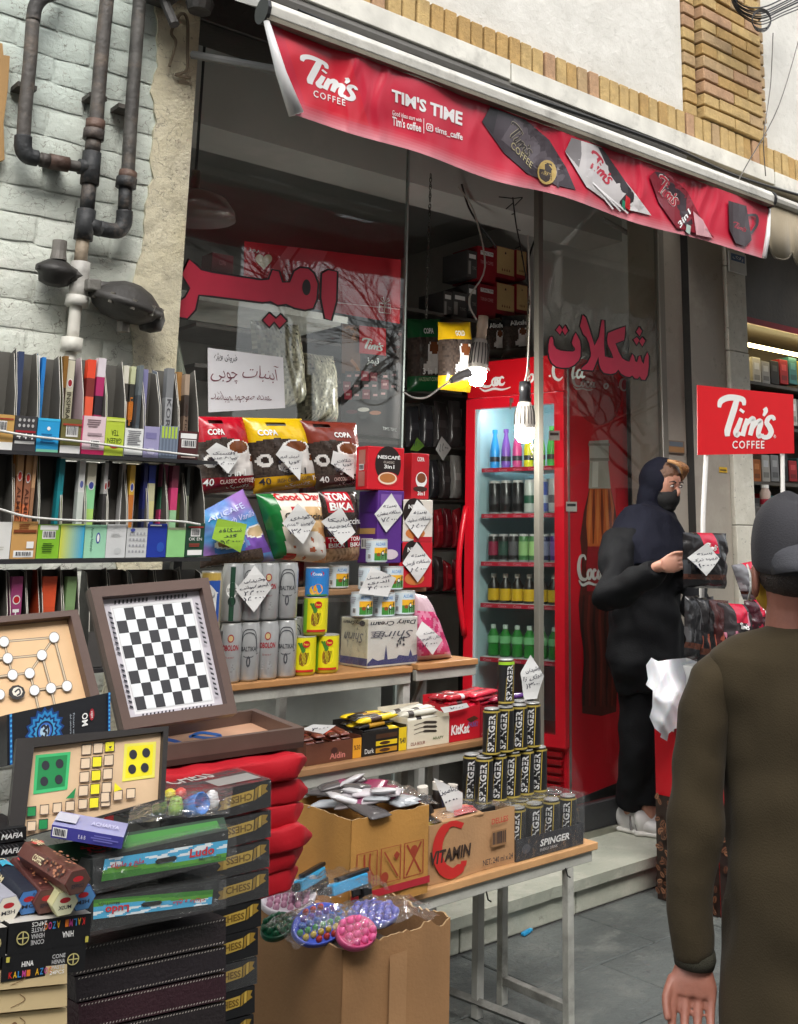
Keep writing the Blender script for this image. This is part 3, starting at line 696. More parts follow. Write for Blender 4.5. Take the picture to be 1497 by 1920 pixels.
# ================================================================== wires at the top right
wt = thing('wire_bundle', W(1440, 20, 3.3), 'tangled black wires looped on the brick pier, top right corner', 'wires')
m = MB(); rr = random.Random(3)
for k in range(11):
    o_ = rr.uniform(-16, 16); m.tube(curve([W(1352+k*3, -30+o_, 3.35), W(1385, 14+o_*.6, 3.34), W(1425, 30+o_, 3.33), W(1470, 12+o_, 3.32), W(1520, -14+o_*1.4, 3.3)], 6), rr.uniform(.0028, .005), C(26, 26, 28), 5)
for k in range(4): m.tube(curve([W(1428+18*math.cos(t*.9+k), 38+(16+2*k)*math.sin(t*.9+k), 3.3-.005*t) for t in range(8)], 4), .0035, C(24, 24, 26), 5)
m.build('bundle', PLASTIC, wt)
for k, (pts, lab) in enumerate(((((1450, 62), (1446, 150), (1440, 200), (1432, 260), (1436, 330)), 'thin grey wire hanging down the brick pier'), (((1505, 50), (1460, 200), (1400, 310), (1384, 340)), 'thin pale wire slanting from the wires to the rail'))):
    o = thing('hanging_wire', W(*pts[0], 3.3), lab, 'wire'); m = MB(); m.tube(curve([W(x, y, 3.32) for x, y in pts], 6), .0035, C(70, 66, 60), 5); m.build('wire', PLASTIC, o)

# ================================================================== gas pipes and regulators
YP = YW-.075
gp = thing('gas_pipes', W(150, 400, YP), 'dark worn gas pipes with tees and elbows fixed to the painted wall', 'pipe')
def pp(pts, r, col, name, mat=PIPE, n=12, k=5):
    m = MB(); m.tube(curve([W(x, y, YP) for x, y in pts], k), r, col, n); return m.build(name, mat, gp, smooth=True)
PC, PB, PR = C(82, 78, 74), C(40, 42, 44), C(92, 70, 60)
pp([(128, -60), (104, -16), (80, -4), (67, 12), (62, 40)], .023, C(60, 58, 56), 'elbow')
pp([(62, 36), (56, 120), (48, 200), (44, 266)], .0215, PC, 'pipe')
pp([(44, 256), (44, 278), (52, 292), (70, 297)], .027, PB, 'elbow')
pp([(68, 297), (96, 303), (120, 308), (150, 313)], .019, PC, 'pipe'); pp([(76, 299), (92, 302)], .024, C(70, 64, 60), 'nipple', k=2); pp([(92, 302), (128, 309)], .026, PR, 'union_joint', k=2)
pp([(204, -30), (192, 90), (181, 225), (180, 242)], .0235, PC, 'pipe')
pp([(180, 226), (178, 246)], .031, PR, 'union_joint', k=2); pp([(177, 244), (175, 262)], .034, C(64, 58, 56), 'union_joint', k=2); pp([(176, 260), (173, 288)], .025, PC, 'nipple', k=2)
pp([(173, 286), (168, 346)], .030, PB, 'tee', k=2); pp([(148, 312), (172, 316)], .026, PB, 'tee_branch', k=2)
pp([(168, 344), (163, 396)], .0235, PB, 'pipe', k=2); pp([(163, 394), (156, 450)], .030, PB, 'tee', k=2); pp([(160, 420), (190, 430)], .027, PB, 'tee_branch', k=2)
pp([(264, -30), (254, 110), (245, 240), (240, 330)], .0225, C(78, 76, 72), 'pipe')
pp([(241, 322), (238, 338)], .030, PR, 'union_joint', k=2); pp([(238, 334), (236, 352)], .034, PB, 'union_joint', k=2)
pp([(236, 350), (234, 400)], .0225, PB, 'pipe', k=2); pp([(234, 396), (232, 420), (222, 432), (206, 432), (186, 428)], .027, PB, 'elbow')
pp([(156, 448), (150, 500)], .021, C(150, 136, 116), 'pipe', k=2); pp([(152, 492), (146, 560)], .030, C(188, 186, 180), 'valve_body', PAINT, k=3); pp([(146, 556), (143, 574)], .036, C(200, 198, 190), 'union_joint', PAINT, k=2)
pp([(143, 570), (136, 640)], .019, C(205, 202, 192), 'pipe', PAINT, k=3); pp([(136, 634), (133, 660)], .033, C(200, 198, 188), 'union_joint', PAINT, k=2); pp([(133, 658), (128, 740)], .018, C(190, 186, 175), 'pipe', PAINT, k=2)
for x, y, nm in ((112, 300, 0), (240, 200, 1), (186, 180, 1), (53, 160, 1)):
    m = MB(); c = W(x, y, YP); m.box(c.x-.03, c.x+.03, YP+.005, YW, c.z-.008, c.z+.008, C(70, 66, 60)); m.build('clip', OLDMETAL, gp)
# large regulator
c = W(236, 570, YP-.02)
rg = thing('gas_regulator', c, 'large dark round gas regulator with flange on the white valve', 'regulator')
ax = V((.18, -.25, 1)).normalized()
m = MB(); m.lathe([(.0, .075), (.03, .072), (.07, .055), (.1, .03), (.112, .018), (.122, .012), (.122, -.006), (.112, -.01), (.1, -.03), (.06, -.055), (.02, -.06), (0, -.06)], C(58, 56, 54), 28, c, ax); m.build('diaphragm_case', OLDMETAL, rg, smooth=True, bevel=0)
m = MB()
for k in range(10):
    a_ = k*math.pi/5; e1 = ax.orthogonal().normalized(); e2 = ax.cross(e1); q = c+(e1*math.cos(a_)+e2*math.sin(a_))*.114; m = MB(); m.lathe([(.008, -.014), (.008, .02), (0, .02)], C(110, 106, 98), 6, q, ax); m.build('flange_bolt', OLDMETAL, rg)
m = MB(); q = W(232, 606, YP-.02); m.tube([q+V((0, 0, .03)), q+V((0, 0, -.03))], .02, C(120, 116, 108), 12); m.build('vent_spout', OLDMETAL, rg)
m = MB(); q = W(284, 600, YP-.02); m.lathe([(0, .05), (.035, .04), (.045, 0), (.035, -.035), (0, -.045)], C(40, 38, 36), 14, q); m.build('relief_housing', OLDMETAL, rg, smooth=True)
m = MB(); m.tube([W(150, 536, YP), W(180, 540, YP), W(205, 548, YP-.02)], [.022, .024, .036], C(74, 72, 70), 10); m.build('inlet', OLDMETAL, rg, smooth=True)
m = MB(); q = W(176, 534, YP-.05); m.box(q.x-.022, q.x+.022, q.y-.01, q.y+.03, q.z-.02, q.z+.02, C(120, 118, 112)); m.build('adjuster', OLDMETAL, rg, bevel=.005)
c = W(106, 506, YP)
r2 = thing('gas_regulator', c, 'small dark regulator with stub cap at the left of the white valve', 'regulator')
m = MB(); m.lathe([(.0, .035), (.03, .03), (.055, .012), (.062, .006), (.062, -.008), (.05, -.02), (.045, -.045), (.02, -.055), (0, -.055)], C(46, 44, 42), 24, c, V((.05, -.2, 1))); m.build('diaphragm_case', OLDMETAL, r2, smooth=True)
m = MB(); m.lathe([(.026, 0), (.022, .03), (.022, .065), (0, .065)], C(120, 116, 110), 14, c+V((0, -.008, .03))); m.build('cap', OLDMETAL, r2)
m = MB(); m.tube([W(112, 512, YP), W(150, 520, YP)], .03, C(58, 56, 52), 10); m.build('outlet', OLDMETAL, r2)
for dx in (-.066, .05): m = MB(); m.box(c.x+dx, c.x+dx+.018, c.y-.02, c.y+.0, c.z-.012, c.z+.006, C(50, 48, 46)); m.build('lug', OLDMETAL, r2, bevel=.003)
# old cord hanging from the bracket down the jamb
o = thing('frayed_cord', W(335, 60, YW-.03), 'frayed beige cord looped on the plaster jamb under the bracket', 'cord')
m = MB(); m.tube(curve([W(x, y, YW-.025) for x, y in ((318, 124), (330, 80), (322, 60), (340, 26), (352, 40), (352, 100), (350, 132), (330, 140), (358, 146))], 6), .006, C(120, 108, 90), 5); m.build('cord', CLOTH, o)
o = thing('torn_board', W(8, 190, YW-.03), 'torn strip of ochre cardboard on the wall at the left edge', 'board')
m = MB(); c0 = [W(x, y, YW-.03) for x, y in ((-60, 82), (4, 82), (6, 104), (18, 106), (14, 170), (6, 230), (8, 300), (-60, 320))]; prism(m, [(p.x, p.z) for p in c0][::-1], YW-.035, YW-.008, C(172, 136, 88)); m.build('strip', KRAFT, o)

# ================================================================== lettering and posters on the glass
LR = C(170, 36, 60); LK = C(24, 14, 18)
G = pixframe(YG-.0055)
z4 = lambda x, y: (300+x/3.119, 340+y/3.119)
m = MB()
body = [(172, 458), (130, 545), (180, 625), (150, 680), (62, 738), (80, 785), (160, 800), (205, 750), (225, 662), (300, 668), (600, 705), (650, 700), (690, 722), (740, 716), (790, 738), (850, 750), (895, 740), (915, 690), (922, 600), (900, 540), (868, 512), (820, 508), (788, 528), (762, 592), (715, 592), (695, 528), (660, 520), (640, 575), (590, 580), (300, 535), (240, 520), (210, 490)]
alef = [(950, 540), (985, 520), (1035, 530), (1030, 700), (1000, 812), (968, 800), (945, 680)]
d1 = [(640, 772), (680, 806), (640, 850), (605, 812)]; d2 = [(706, 780), (740, 816), (700, 856), (668, 816)]
for P in (body, alef, d1, d2): q = [z4(*p) for p in P]; q.append(q[0]); q.append(q[1]); m.stroke(G, q, 7.5, LK)
for P in (body, alef, d1, d2): m.p2(G, [z4(*p) for p in P][::-1], LR)
m.disc(G, *z4(858, 620), 8, 15, LK)
m.build('lettering', PRINT, sf)
z6 = lambda x, y: (1010+x/6.509, 570+y/6.509); m = MB()
PL = ([(148, 405), (165, 400), (180, 440), (185, 500), (215, 545), (270, 570), (350, 580), (420, 580), (448, 565), (445, 535), (420, 505), (408, 470), (430, 400), (455, 350), (480, 400), (505, 450), (515, 540), (510, 640), (490, 690), (440, 740), (370, 775), (290, 778), (220, 765), (165, 720), (135, 660), (122, 580), (122, 500), (135, 430)],
 [(540, 135), (575, 165), (610, 270), (640, 370), (685, 510), (740, 400), (760, 280), (775, 195), (800, 200), (805, 300), (800, 500), (810, 640), (860, 655), (915, 660), (895, 600), (845, 490), (838, 430), (850, 355), (960, 310), (1060, 275), (1055, 360), (1045, 440), (940, 480), (975, 580), (1020, 660), (1060, 690), (1110, 705), (1125, 660), (1145, 610), (1165, 640), (1180, 700), (1205, 710), (1225, 640), (1240, 630), (1260, 700), (1285, 735), (1300, 650), (1330, 590), (1345, 640), (1345, 760), (1330, 870), (1300, 925), (1260, 920), (1235, 880), (1210, 910), (1175, 905), (1145, 870), (1110, 890), (1060, 880), (1010, 850), (975, 800), (940, 840), (880, 855), (800, 840), (765, 800), (740, 730), (732, 640), (705, 710), (665, 810), (520, 800), (540, 770), (600, 720), (640, 640), (640, 590), (620, 480), (590, 410), (550, 370), (510, 270)],
 [(255, 262), (290, 315), (262, 372), (215, 318)], [(325, 262), (360, 325), (325, 378), (290, 320)], [(1228, 280), (1262, 330), (1235, 395), (1195, 340)], [(1200, 405), (1230, 440), (1200, 500), (1160, 435)], [(1268, 405), (1302, 450), (1268, 515), (1230, 455)])
for P in PL: q = [z6(*p) for p in P]; m.stroke(G, q+q[:2], 6, LK)
m.lift += .0004
for P in PL: m.p2(G, [z6(*p) for p in P][::-1], C(206, 50, 84))
m.build('lettering', PRINT, sf)
# red banner with heart and gift, just behind the glass
def flat(name, pix, Y, label, cat, col=None, th=.002, mat=PAPER, group=None, bend=0.):
    """flat printed sheet through photo pixels (given clockwise from top left) standing in the plane Y"""
    P = [W(x, y, Y) for x, y in pix]; c = sum(P, V())/len(P)
    t = thing(name, V((c.x, Y, min(p.z for p in P))), label, cat, group)
    m = MB(); prism(m, [(p.x, p.z) for p in P][::-1], Y, Y+th, col or WHITE); s_ = m.build('sheet', mat, t)
    return t
pb = flat('gift_banner', [(459, 452), (752, 487), (750, 607), (456, 556)], YG+.03, 'red banner with heart and gift outline behind the left pane', 'banner', C(176, 22, 36))
G = pixframe(YG+.029); m = MB()
m.p2(G, [(540, 462), (560, 464), (520, 520), (500, 516)][::-1], C(205, 80, 90)); m.p2(G, [(565, 465), (615, 471), (590, 520), (532, 512)][::-1], C(196, 60, 74))
hp = [(495+15*math.sin(t)**3*1.05, 489-(13*math.cos(t)-5*math.cos(2*t)-2*math.cos(3*t)-math.cos(4*t))*1.02) for t in [2*math.pi*i/30 for i in range(30)]]
m.p2(G, hp, C(210, 190, 160)); m.stroke(G, [(590, 563), (750, 580)], 1.5, C(220, 150, 150))
for s_ in ([(712, 568), (733, 571), (732, 588), (711, 585), (712, 568)], [(722, 569), (721, 587)], [(712, 574), (733, 577)], [(722, 569), (714, 560), (719, 557), (722, 569), (728, 559), (731, 563), (722, 569)]): m.stroke(G, s_, 1.3, C(225, 190, 180))
m.text(sub(G, [(466, 471), (486, 474), (486, 467), (466, 464)]), 'روز', 0, 0, 1, 1, WHITE, rtl=True)
m.build('print', PRINT, pb)
tp = flat('coffee_poster', [(640, 606), (757, 619), (751, 823), (640, 809)], YG+.02, 'dark coffee poster with red logo square behind the left pane', 'poster', C(52, 46, 46))
G = pixframe(YG+.019); m = MB(); rr = random.Random(5)
m.p2(G, [(641, 607), (675, 611), (676, 700), (641, 700)], C(112, 72, 44))
for k in range(9): x, y = rr.uniform(643, 668), rr.uniform(615, 695); m.stroke(G, [(x, y), (x+rr.uniform(4, 12), y+rr.uniform(-6, 14))], rr.uniform(4, 7), C(170, 112, 66))
for k in range(30): x, y = rr.uniform(680, 752), rr.uniform(625, 700); m.disc(G, x, y, 4, 3, rr.choice((C(70, 40, 36), C(44, 30, 30), C(84, 46, 40))), 8)
m.p2(G, [(674, 610), (724, 616), (724, 667), (674, 662)][::-1], C(196, 20, 36)); tims(m, sub(G, [(679, 654), (720, 659), (720, 637), (679, 632)]), 0, 0, 1, 1, WHITE)
m.text(sub(G, [(688, 684), (711, 687), (711, 672), (688, 669)]), 'تیمز', 0, 0, 1, 1, WHITE, .02, rtl=True)
for k in range(17):
    x, y = 652+(k % 6)*17+rr.uniform(-3, 3), 706+(k//6)*17+rr.uniform(-3, 3); m.p2(G, [(x-7, y-10), (x+7, y-9), (x+7, y+9), (x-7, y+8)][::-1], rr.choice((C(150, 20, 46), C(60, 52, 52), C(120, 18, 40)))); m.rect(G, x-4, y-3, x+4, y+1, C(200, 150, 150))
for x, y, c in ((660, 772, C(80, 24, 34)), (682, 768, C(220, 214, 205)), (704, 774, C(170, 110, 80))): m.p2(G, [(x-11, y), (x+11, y+1), (x+6, y+18), (x-6, y+17)][::-1], C(30, 28, 28)); m.disc(G, x, y, 11, 4, c)
m.text(sub(G, [(718, 806), (744, 809), (744, 803), (718, 800)]), "TIM'S TIME", 0, 0, 1, 1, WHITE)
m.build('print', PRINT, tp)
nt_ = flat('paper_notice', [(390, 652), (531, 670), (535, 765), (391, 773)], YG-.014, 'white paper notice with handwritten Persian lines taped on the left pane', 'notice', C(222, 222, 226))
G = pixframe(YG-.0145); m = MB()
m.text(sub(G, [(403, 676), (444, 681), (444, 665), (403, 660)]), 'فروش ویژه', 0, 0, 1, 1, INK, rtl=True, warp=.06)
m.text(sub(G, [(396, 716), (520, 722), (524, 686), (398, 676)]), 'آبنبات چوبی', 0, 0, 1, 1, C(120, 62, 76), -.008, rtl=True, warp=.05)
m.text(sub(G, [(397, 754), (508, 755), (509, 738), (397, 732)]), 'عمده موجود میباشد', 0, 0, 1, 1, C(110, 60, 72), -.008, rtl=True, warp=.06)
m.build('handwriting', PRINT, nt_)
# ================================================================== drinks fridge behind the right pane
fu = V((.242, -.970, 0)); fn = V((-.970, -.242, 0)); fs = V((.970, .242, 0))     # along the front, out of the front, along the side
fc = W(1058, 760, 3.75); FO = V((fc.x, fc.y, ZST)) - fu*.6
fr = thing('drinks_fridge', FO, 'tall red drinks fridge with glass door and big bottle picture on its side', 'fridge')
FX = Matrix((fu, -fn, V((0, 0, 1)))).transposed().to_4x4(); FX.translation = FO      # local: x along front, y inward, z up
def fz(px, py): return WP(px, py, FO, fn).z-ZST
FH = fz(1040, 664); HB = fz(1040, 736); RC = C(214, 20, 40); D = .68
m = MB(); T = .025
m.box(0, .6, .06, D, .0, .12, C(26, 26, 28), FX); m.build('plinth', PAINT, fr, bevel=.004)
for nm, a in (('side_panel', (0, T, .04, D, .12, FH)), ('side_panel', (.6-T, .6, .04, D, .12, FH)), ('back_panel', (T, .6-T, D-T, D, .12, FH)), ('top_panel', (T, .6-T, .04, D-T, FH-T, FH)), ('base_panel', (T, .6-T, .04, D-T, .12, .36))):
    m = MB(); m.box(*a, RC, FX); m.build(nm, PLASTIC, fr, bevel=.004)
LB = C(176, 208, 214)
m = MB(); i0 = T+.004; m.box(i0, i0+.004, .05, D-T-.01, .36, HB, LB, FX); m.box(.6-i0-.004, .6-i0, .05, D-T-.01, .36, HB, LB, FX); m.box(i0, .6-i0, D-T-.02, D-T-.012, .36, HB, LB, FX); m.box(i0, .6-i0, .05, D-T-.01, HB-.01, HB, LB, FX)
m.build('liner', PLASTIC, fr)
m = MB(); m.box(0, .6, .0, .04, HB+.006, FH, C(196, 14, 28), FX); hd = m.build('header', PLASTIC, fr, bevel=.006)
FF = lambda a, b, l=0.: FX @ V((a*.6, -l, b*FH))
m = MB(); m.lift = .001; coke(m, FF, .12, (HB+.03)/FH, .76, (FH-HB-.055)/FH, WHITE, 3.2); m.build('lettering', PRINT, hd)
m = MB(); b = .055; zb_, zt_ = .36, HB
for a in ((0, .6, zb_, zb_+b), (0, .6, zt_-b, zt_), (0, b, zb_+b, zt_-b), (.6-b, .6, zb_+b, zt_-b)): m.box(a[0], a[1], -.006, .036, a[2], a[3], RC, FX)
dr = m.build('door_frame', PLASTIC, fr)
m = MB(); m.box(b, .6-b, .008, .014, zb_+b, zt_-b, (1, 1, 1), FX); m.build('door_glass', GLASS, dr)
m = MB(); m.box(b, b+.012, .0, .03, zb_+b, zt_-b, C(170, 190, 196), FX); m.build('gasket', PLASTIC, dr)
m = MB(); m.tube([FX @ V((.01-.0*t, -.01-.06*math.sin(math.pi*t), fz(868, 950)*(1-t)+fz(868, 1190)*t)) for t in [i/14 for i in range(15)]], [.016]*15, RC, 8); m.build('handle', PLASTIC, dr, smooth=True)
m = MB(); m.box(.28, .3, -.012, -.006, zt_-.036, zt_-.012, C(190, 190, 185), FX); m.tube([FX @ V((.29, -.014, zt_-.03)), FX @ V((.288, -.016, zt_-.07))], .004, C(180, 170, 140), 6); m.build('lock_and_key', METAL, dr)
for k in range(6): m = MB(); m.box(.03, .57, -.004+.002*k % 2, .03, .135+k*.036, .158+k*.036, C(150, 12, 24), FX); m.build('grille_slat', PLASTIC, fr, bevel=.004)
m = MB(); m.box(.07, .53, .045, .062, HB-.04, HB-.02, (.85, .95, 1), FX); m.build('light_tube', M('fridge_light', emit=22), fr)
m = MB(); m.box(.6, .604, .03, .045, .12, FH, C(190, 188, 184), FX); m.build('edge_trim', METAL, fr)
zsh = [fz(965, y) for y in (874, 962, 1054, 1134, 1238)]
for k, z in enumerate(zsh):
    m = MB(); m.box(.06, .54, .06, D-.1, z-.006, z, C(190, 196, 200), FX); sh = m.build('shelf', PLASTIC, fr)
    m = MB(); m.box(.065, .535, .05, .058, z-.022, z-.001, C(170, 20, 46), FX); st = m.build('price_strip', PLASTIC, sh)
    m = MB()
    for j in range(5): m.text(lambda a, b, l=0.: FX @ V((a, .05-l, z-.022+b)), 'Coca', .085+j*.09, .004, .05, .012, C(225, 150, 165), .01)
    m.build('strip_print', PRINT, sh)
PN = V((.242, -.970, 0))
GS = pixframe(p=fc, n=PN); m = MB()
o8 = lambda x, y: (840+x/2.743, 660+y/2.743)
m.disc(GS, 1124, 745, 42, 52, C(166, 12, 28), 28)
body = [(728, 700), (838, 700), (862, 810), (884, 960), (880, 1060), (872, 1200), (886, 1330), (880, 1440), (862, 1560), (872, 1700), (866, 1850), (790, 1872), (692, 1858), (688, 1740), (702, 1560), (682, 1430), (672, 1300), (686, 1180), (690, 1060), (680, 960), (700, 820)]
m.p2(GS, [o8(*p) for p in body], C(84, 30, 24))
m.p2(GS, [o8(*p) for p in [(730, 702), (836, 702), (856, 800), (850, 900), (838, 1000), (720, 1000), (712, 880), (716, 800)]], C(190, 92, 40))
for k, (x0, x1) in enumerate(((735, 726), (752, 748), (772, 770), (792, 796), (812, 824), (828, 842))): m.stroke(GS, [o8(x0, 706), o8((x0+x1)/2, 830), o8(x1, 985)], [2, 6, 2], (C(206, 120, 60), C(120, 44, 26))[k % 2])
m.p2(GS, [o8(*p) for p in [(720, 1000), (838, 1000), (846, 1060), (842, 1230), (716, 1230), (712, 1100)]], C(150, 24, 34))
for k in range(6): x = 700+k*29; m.stroke(GS, [o8(x, 1250), o8(x-8, 1400), o8(x+4, 1560), o8(x, 1820)], [3, 5, 4, 3], (C(44, 18, 16), C(120, 40, 30))[k % 2])
m.p2(GS, [o8(*p) for p in [(730, 560), (824, 560), (838, 702), (724, 702)]], C(172, 166, 152)); m.p2(GS, [o8(*p) for p in [(745, 565), (775, 565), (772, 695), (742, 695)]], C(206, 202, 190))
m.p2(GS, [o8(*p) for p in [(726, 458), (826, 452), (830, 560), (728, 562)]], C(186, 184, 172)); m.rect(GS, *o8(722, 470), *o8(832, 482), C(140, 136, 124)); m.rect(GS, *o8(730, 545), *o8(828, 560), C(130, 126, 112))
coke(m, sub(GS, [o8(640, 195), o8(880, 215), o8(880, 130), o8(640, 95)]), 0, 0, 1, 1, C(200, 170, 170), 2.2); coke(m, sub(GS, [o8(668, 1210), o8(930, 1200), o8(930, 1060), o8(668, 1030)]), 0, 0, 1, 1, C(205, 200, 196), 1.9)
for x, y in ((608, 770), (520, 405)): m.rect(GS, *o8(x, y), *o8(x+56, y+50), C(205, 200, 192)); m.rect(GS, *o8(x+6, y+10), *o8(x+50, y+24), C(60, 60, 60))
m.build('bottle_picture', PRINT, fr)
# bottles and cans inside, each one a thing
def bottle(name, label, cat, group, prof, cols, capc, lab=None, labc=None, n=14, mat=PLASTIC):
    t = thing(name, (0, 0, 0), label, cat, group); m = MB(); m.lathe(prof, cols, n); m.build('body', mat, t, smooth=True)
    r, z = prof[-1]; m = MB(); m.lathe([(max(r, .012)+.002, z-.016), (max(r, .012)+.002, z+.004), (0, z+.004)], capc, n); m.build('cap', PLASTIC, t)
    if lab:
        r0 = max(p[0] for p in prof)+.0008; m = MB(); m.lathe([(r0, lab[0]), (r0, lab[1])], labc, n); m.f = m.f[:-2]; m.c = m.c[:-2]; m.build('label', PRINT, t, smooth=True)
    return t
def at_f(u, y, z): return FX @ V((u, y, z))
cn = {'blue': C(40, 150, 220), 'violet': C(120, 80, 170), 'pink': C(196, 70, 130), 'yellow': C(210, 205, 30), 'lime green': C(80, 200, 50), 'leaf green': C(60, 170, 70)}
ord_ = ['first', 'second', 'third', 'fourth', 'fifth', 'sixth', 'seventh', 'eighth']
for k, (nm, c) in enumerate(cn.items()):
    t = bottle('drink_bottle', f'{nm} slim drink bottle on the top shelf of the red fridge', 'bottle', 'bottles on the top fridge shelf', [(.024, 0), (.026, .02), (.026, .09), (.022, .12), (.011, .17), (.010, .2)], c, c, (.035, .06), INK)
    t.location = at_f(.1+k*.071, .12, zsh[0]+.001)
for k in range(6):
    nm, c, c2 = (('black', C(18, 18, 20), C(40, 40, 44)), ('black', C(18, 18, 20), C(40, 40, 44)), ('black', C(18, 18, 20), C(40, 40, 44)), ('silver and green', C(170, 176, 170), C(30, 80, 60)), ('blue and white', C(28, 70, 160), C(190, 200, 215)), ('silver', C(170, 174, 176), C(60, 60, 70)))[k]
    t = bottle('drink_can', f'tall {nm} can, {ord_[k]} from the left on the second fridge shelf', 'can', 'tall cans on the second fridge shelf', [(.028, 0), (.032, .008), (.032, .15), (.027, .162), (.027, .166)], [C(150, 150, 150), c, c, C(170, 170, 170)], C(180, 180, 178), (.05, .09), c2)
    t.location = at_f(.1+k*.074, .12, zsh[1]+.001)
for k in range(7):
    nm, c, c2 = (('black', C(16, 22, 20), C(130, 30, 60)), ('black', C(20, 20, 22), C(40, 70, 60)), ('black', C(20, 20, 22), C(80, 80, 84)), ('green striped', C(60, 110, 60), C(130, 170, 110)), ('green striped', C(60, 110, 60), C(150, 190, 120)), ('navy', C(30, 34, 70), C(120, 124, 150)), ('violet', C(70, 40, 120), C(120, 90, 160)))[k]
    t = bottle('drink_can', f'short {nm} can, {ord_[k]} from the left on the third fridge shelf', 'can', 'short cans on the third fridge shelf', [(.024, 0), (.0275, .008), (.0275, .12), (.023, .131), (.023, .134)], [C(150, 150, 150), c, c, C(170, 170, 170)], C(170, 170, 170), (.03, .1), c2)
    t.location = at_f(.095+k*.063, .12, zsh[2]+.001)
for k in range(6):
    t = bottle('drink_bottle', f'dark vitamin bottle with yellow label, {ord_[k]} from the left in the fridge', 'bottle', 'vitamin bottles on the fourth fridge shelf', [(.03, 0), (.032, .01), (.032, .085), (.013, .115), (.013, .14)], C(22, 14, 10), C(196, 190, 180), (.012, .07), C(200, 164, 24)); t.location = at_f(.1+k*.073, .12, zsh[3]+.001)
for k in range(6):
    t = bottle('drink_bottle', f'green lemonade bottle with pale cap, {ord_[k]} from the left in the fridge', 'bottle', 'green bottles on the bottom fridge shelf', [(.028, 0), (.031, .012), (.028, .06), (.031, .1), (.012, .135), (.012, .15)], C(30, 120, 40), C(190, 205, 195), (.065, .1), C(110, 180, 120)); t.location = at_f(.1+k*.073, .12, zsh[4]+.001)

# ================================================================== lamps and chains in the doorway
EM = M('lamp_glow', emit=150., vary=0)
def led(px, py, y1, Y, ax, label, cordpts, holder, kr=.5):
    c = W(px, y1, Y); t = thing('led_bulb', c, label, 'bulb'); ax = V(ax).normalized(); s = (W(px, py, Y)-W(px, y1, Y)).length
    m = MB(); m.lathe([(.0, 0), (s*.32*kr, s*.02), (s*.48*kr, s*.1), (s*.5*kr, s*.22)], (1, .97, .9), 20, c, ax); m.build('glow_dome', EM, t, smooth=True)
    m = MB(); m.lathe([(s*.5*kr, s*.222), (s*.54*kr, s*.26), (s*.5*kr, s*.5), (s*.34*kr, s*.66)], C(196, 190, 182), 20, c, ax); bd = m.build('heat_sink', PLASTIC, t, smooth=True)
    e1 = ax.orthogonal().normalized(); e2 = ax.cross(e1)
    for k in range(16):
        a = k*math.pi/8; d = e1*math.cos(a)+e2*math.sin(a); m = MB(); m.tube([c+ax*s*.3+d*s*.544*kr, c+ax*s*.5+d*s*.512*kr, c+ax*s*.6+d*s*.43*kr], s*.01, C(70, 66, 62), 4); m.build('fin', PLASTIC, bd)
    m = MB(); m.lathe([(s*.3*kr, s*.66), (s*.28*kr, s*.82), (s*.32*kr, s*.84), (s*.28*kr, s*1.0), (0, s*1.02)], holder, 16, c, ax); m.build('holder', PLASTIC, t, smooth=True)
    m = MB(); m.tube(curve([W(x, y, yy) for x, y, yy in cordpts], 5), .004, C(190, 186, 176), 5); m.build('cord', PLASTIC, t)
led(893, 590, 724, 3.5, (.12, .0, 1), 'lit white bulb with slotted grey body in front of the fridge sign', ((894, 600, 3.5), (880, 560, 3.52), (910, 500, 3.6), (890, 400, 3.7), (860, 350, 3.75)), C(190, 170, 150), .25)
led(984, 716, 831, 3.48, (0, 0, 1), 'lit white bulb hanging on a black holder by the metal post', ((984, 718, 3.48), (990, 680, 3.48), (994, 560, 3.5), (990, 440, 3.55)), C(34, 34, 36), .31)
o = thing('plug_socket', W(858, 708, 3.46), 'grey plug socket dangling beside the lit bulb', 'socket'); m = MB(); m.tube([W(880, 700, 3.46), W(862, 706, 3.46), W(846, 714, 3.46)], [.022, .02, .012], C(120, 118, 116), 10); m.build('body', PLASTIC, o)
m = MB(); m.tube(curve([W(x, y, 3.46) for x, y in ((848, 713), (825, 728), (800, 745), (775, 745), (757, 735))], 5), .004, C(180, 178, 172), 5); m.build('cord', PLASTIC, o)
def chain(label, pts, Y, col):
    t = thing('hanging_chain', W(*pts[0], Y), label, 'chain'); P = curve([W(x, y, Y) for x, y in pts], 20); L = [0]
    for i in range(1, len(P)): L.append(L[-1]+(P[i]-P[i-1]).length)
    d = .022; k = 0; proto = None
    while k*d < L[-1]:
        i = max(j for j in range(len(L)) if L[j] <= k*d); p = P[i]
        if proto is None:
            m = MB(); m.tube([V((.006*math.cos(a), 0, .0135*math.sin(a))) for a in [2*math.pi*j/10 for j in range(11)]], .0022, col, 4, cap=False); proto = m.build('link', METAL, t, smooth=True, world=False); q = proto
        else: q = proto.copy(); COL.objects.link(q)
        q.location = p-t.location; q.rotation_euler = (0, 0, (k % 2)*math.pi/2+.4); k += 1
chain('thin chain hanging from the ceiling left of the red boxes', ((808, 330), (804, 450), (799, 600)), 3.8, C(90, 88, 84))
chain('thin chain hanging beside the metal post and bulb', ((992, 560), (990, 640), (994, 740), (998, 860)), 3.5, C(120, 112, 96))
o = thing('dry_twig_wire', W(975, 380, 3.9), 'thin dark wire with side barbs hanging above the red boxes', 'wire'); m = MB(); m.tube(curve([W(x, y, 3.9) for x, y in ((962, 370), (968, 420), (978, 470), (988, 530))], 5), .004, C(24, 22, 22), 5)
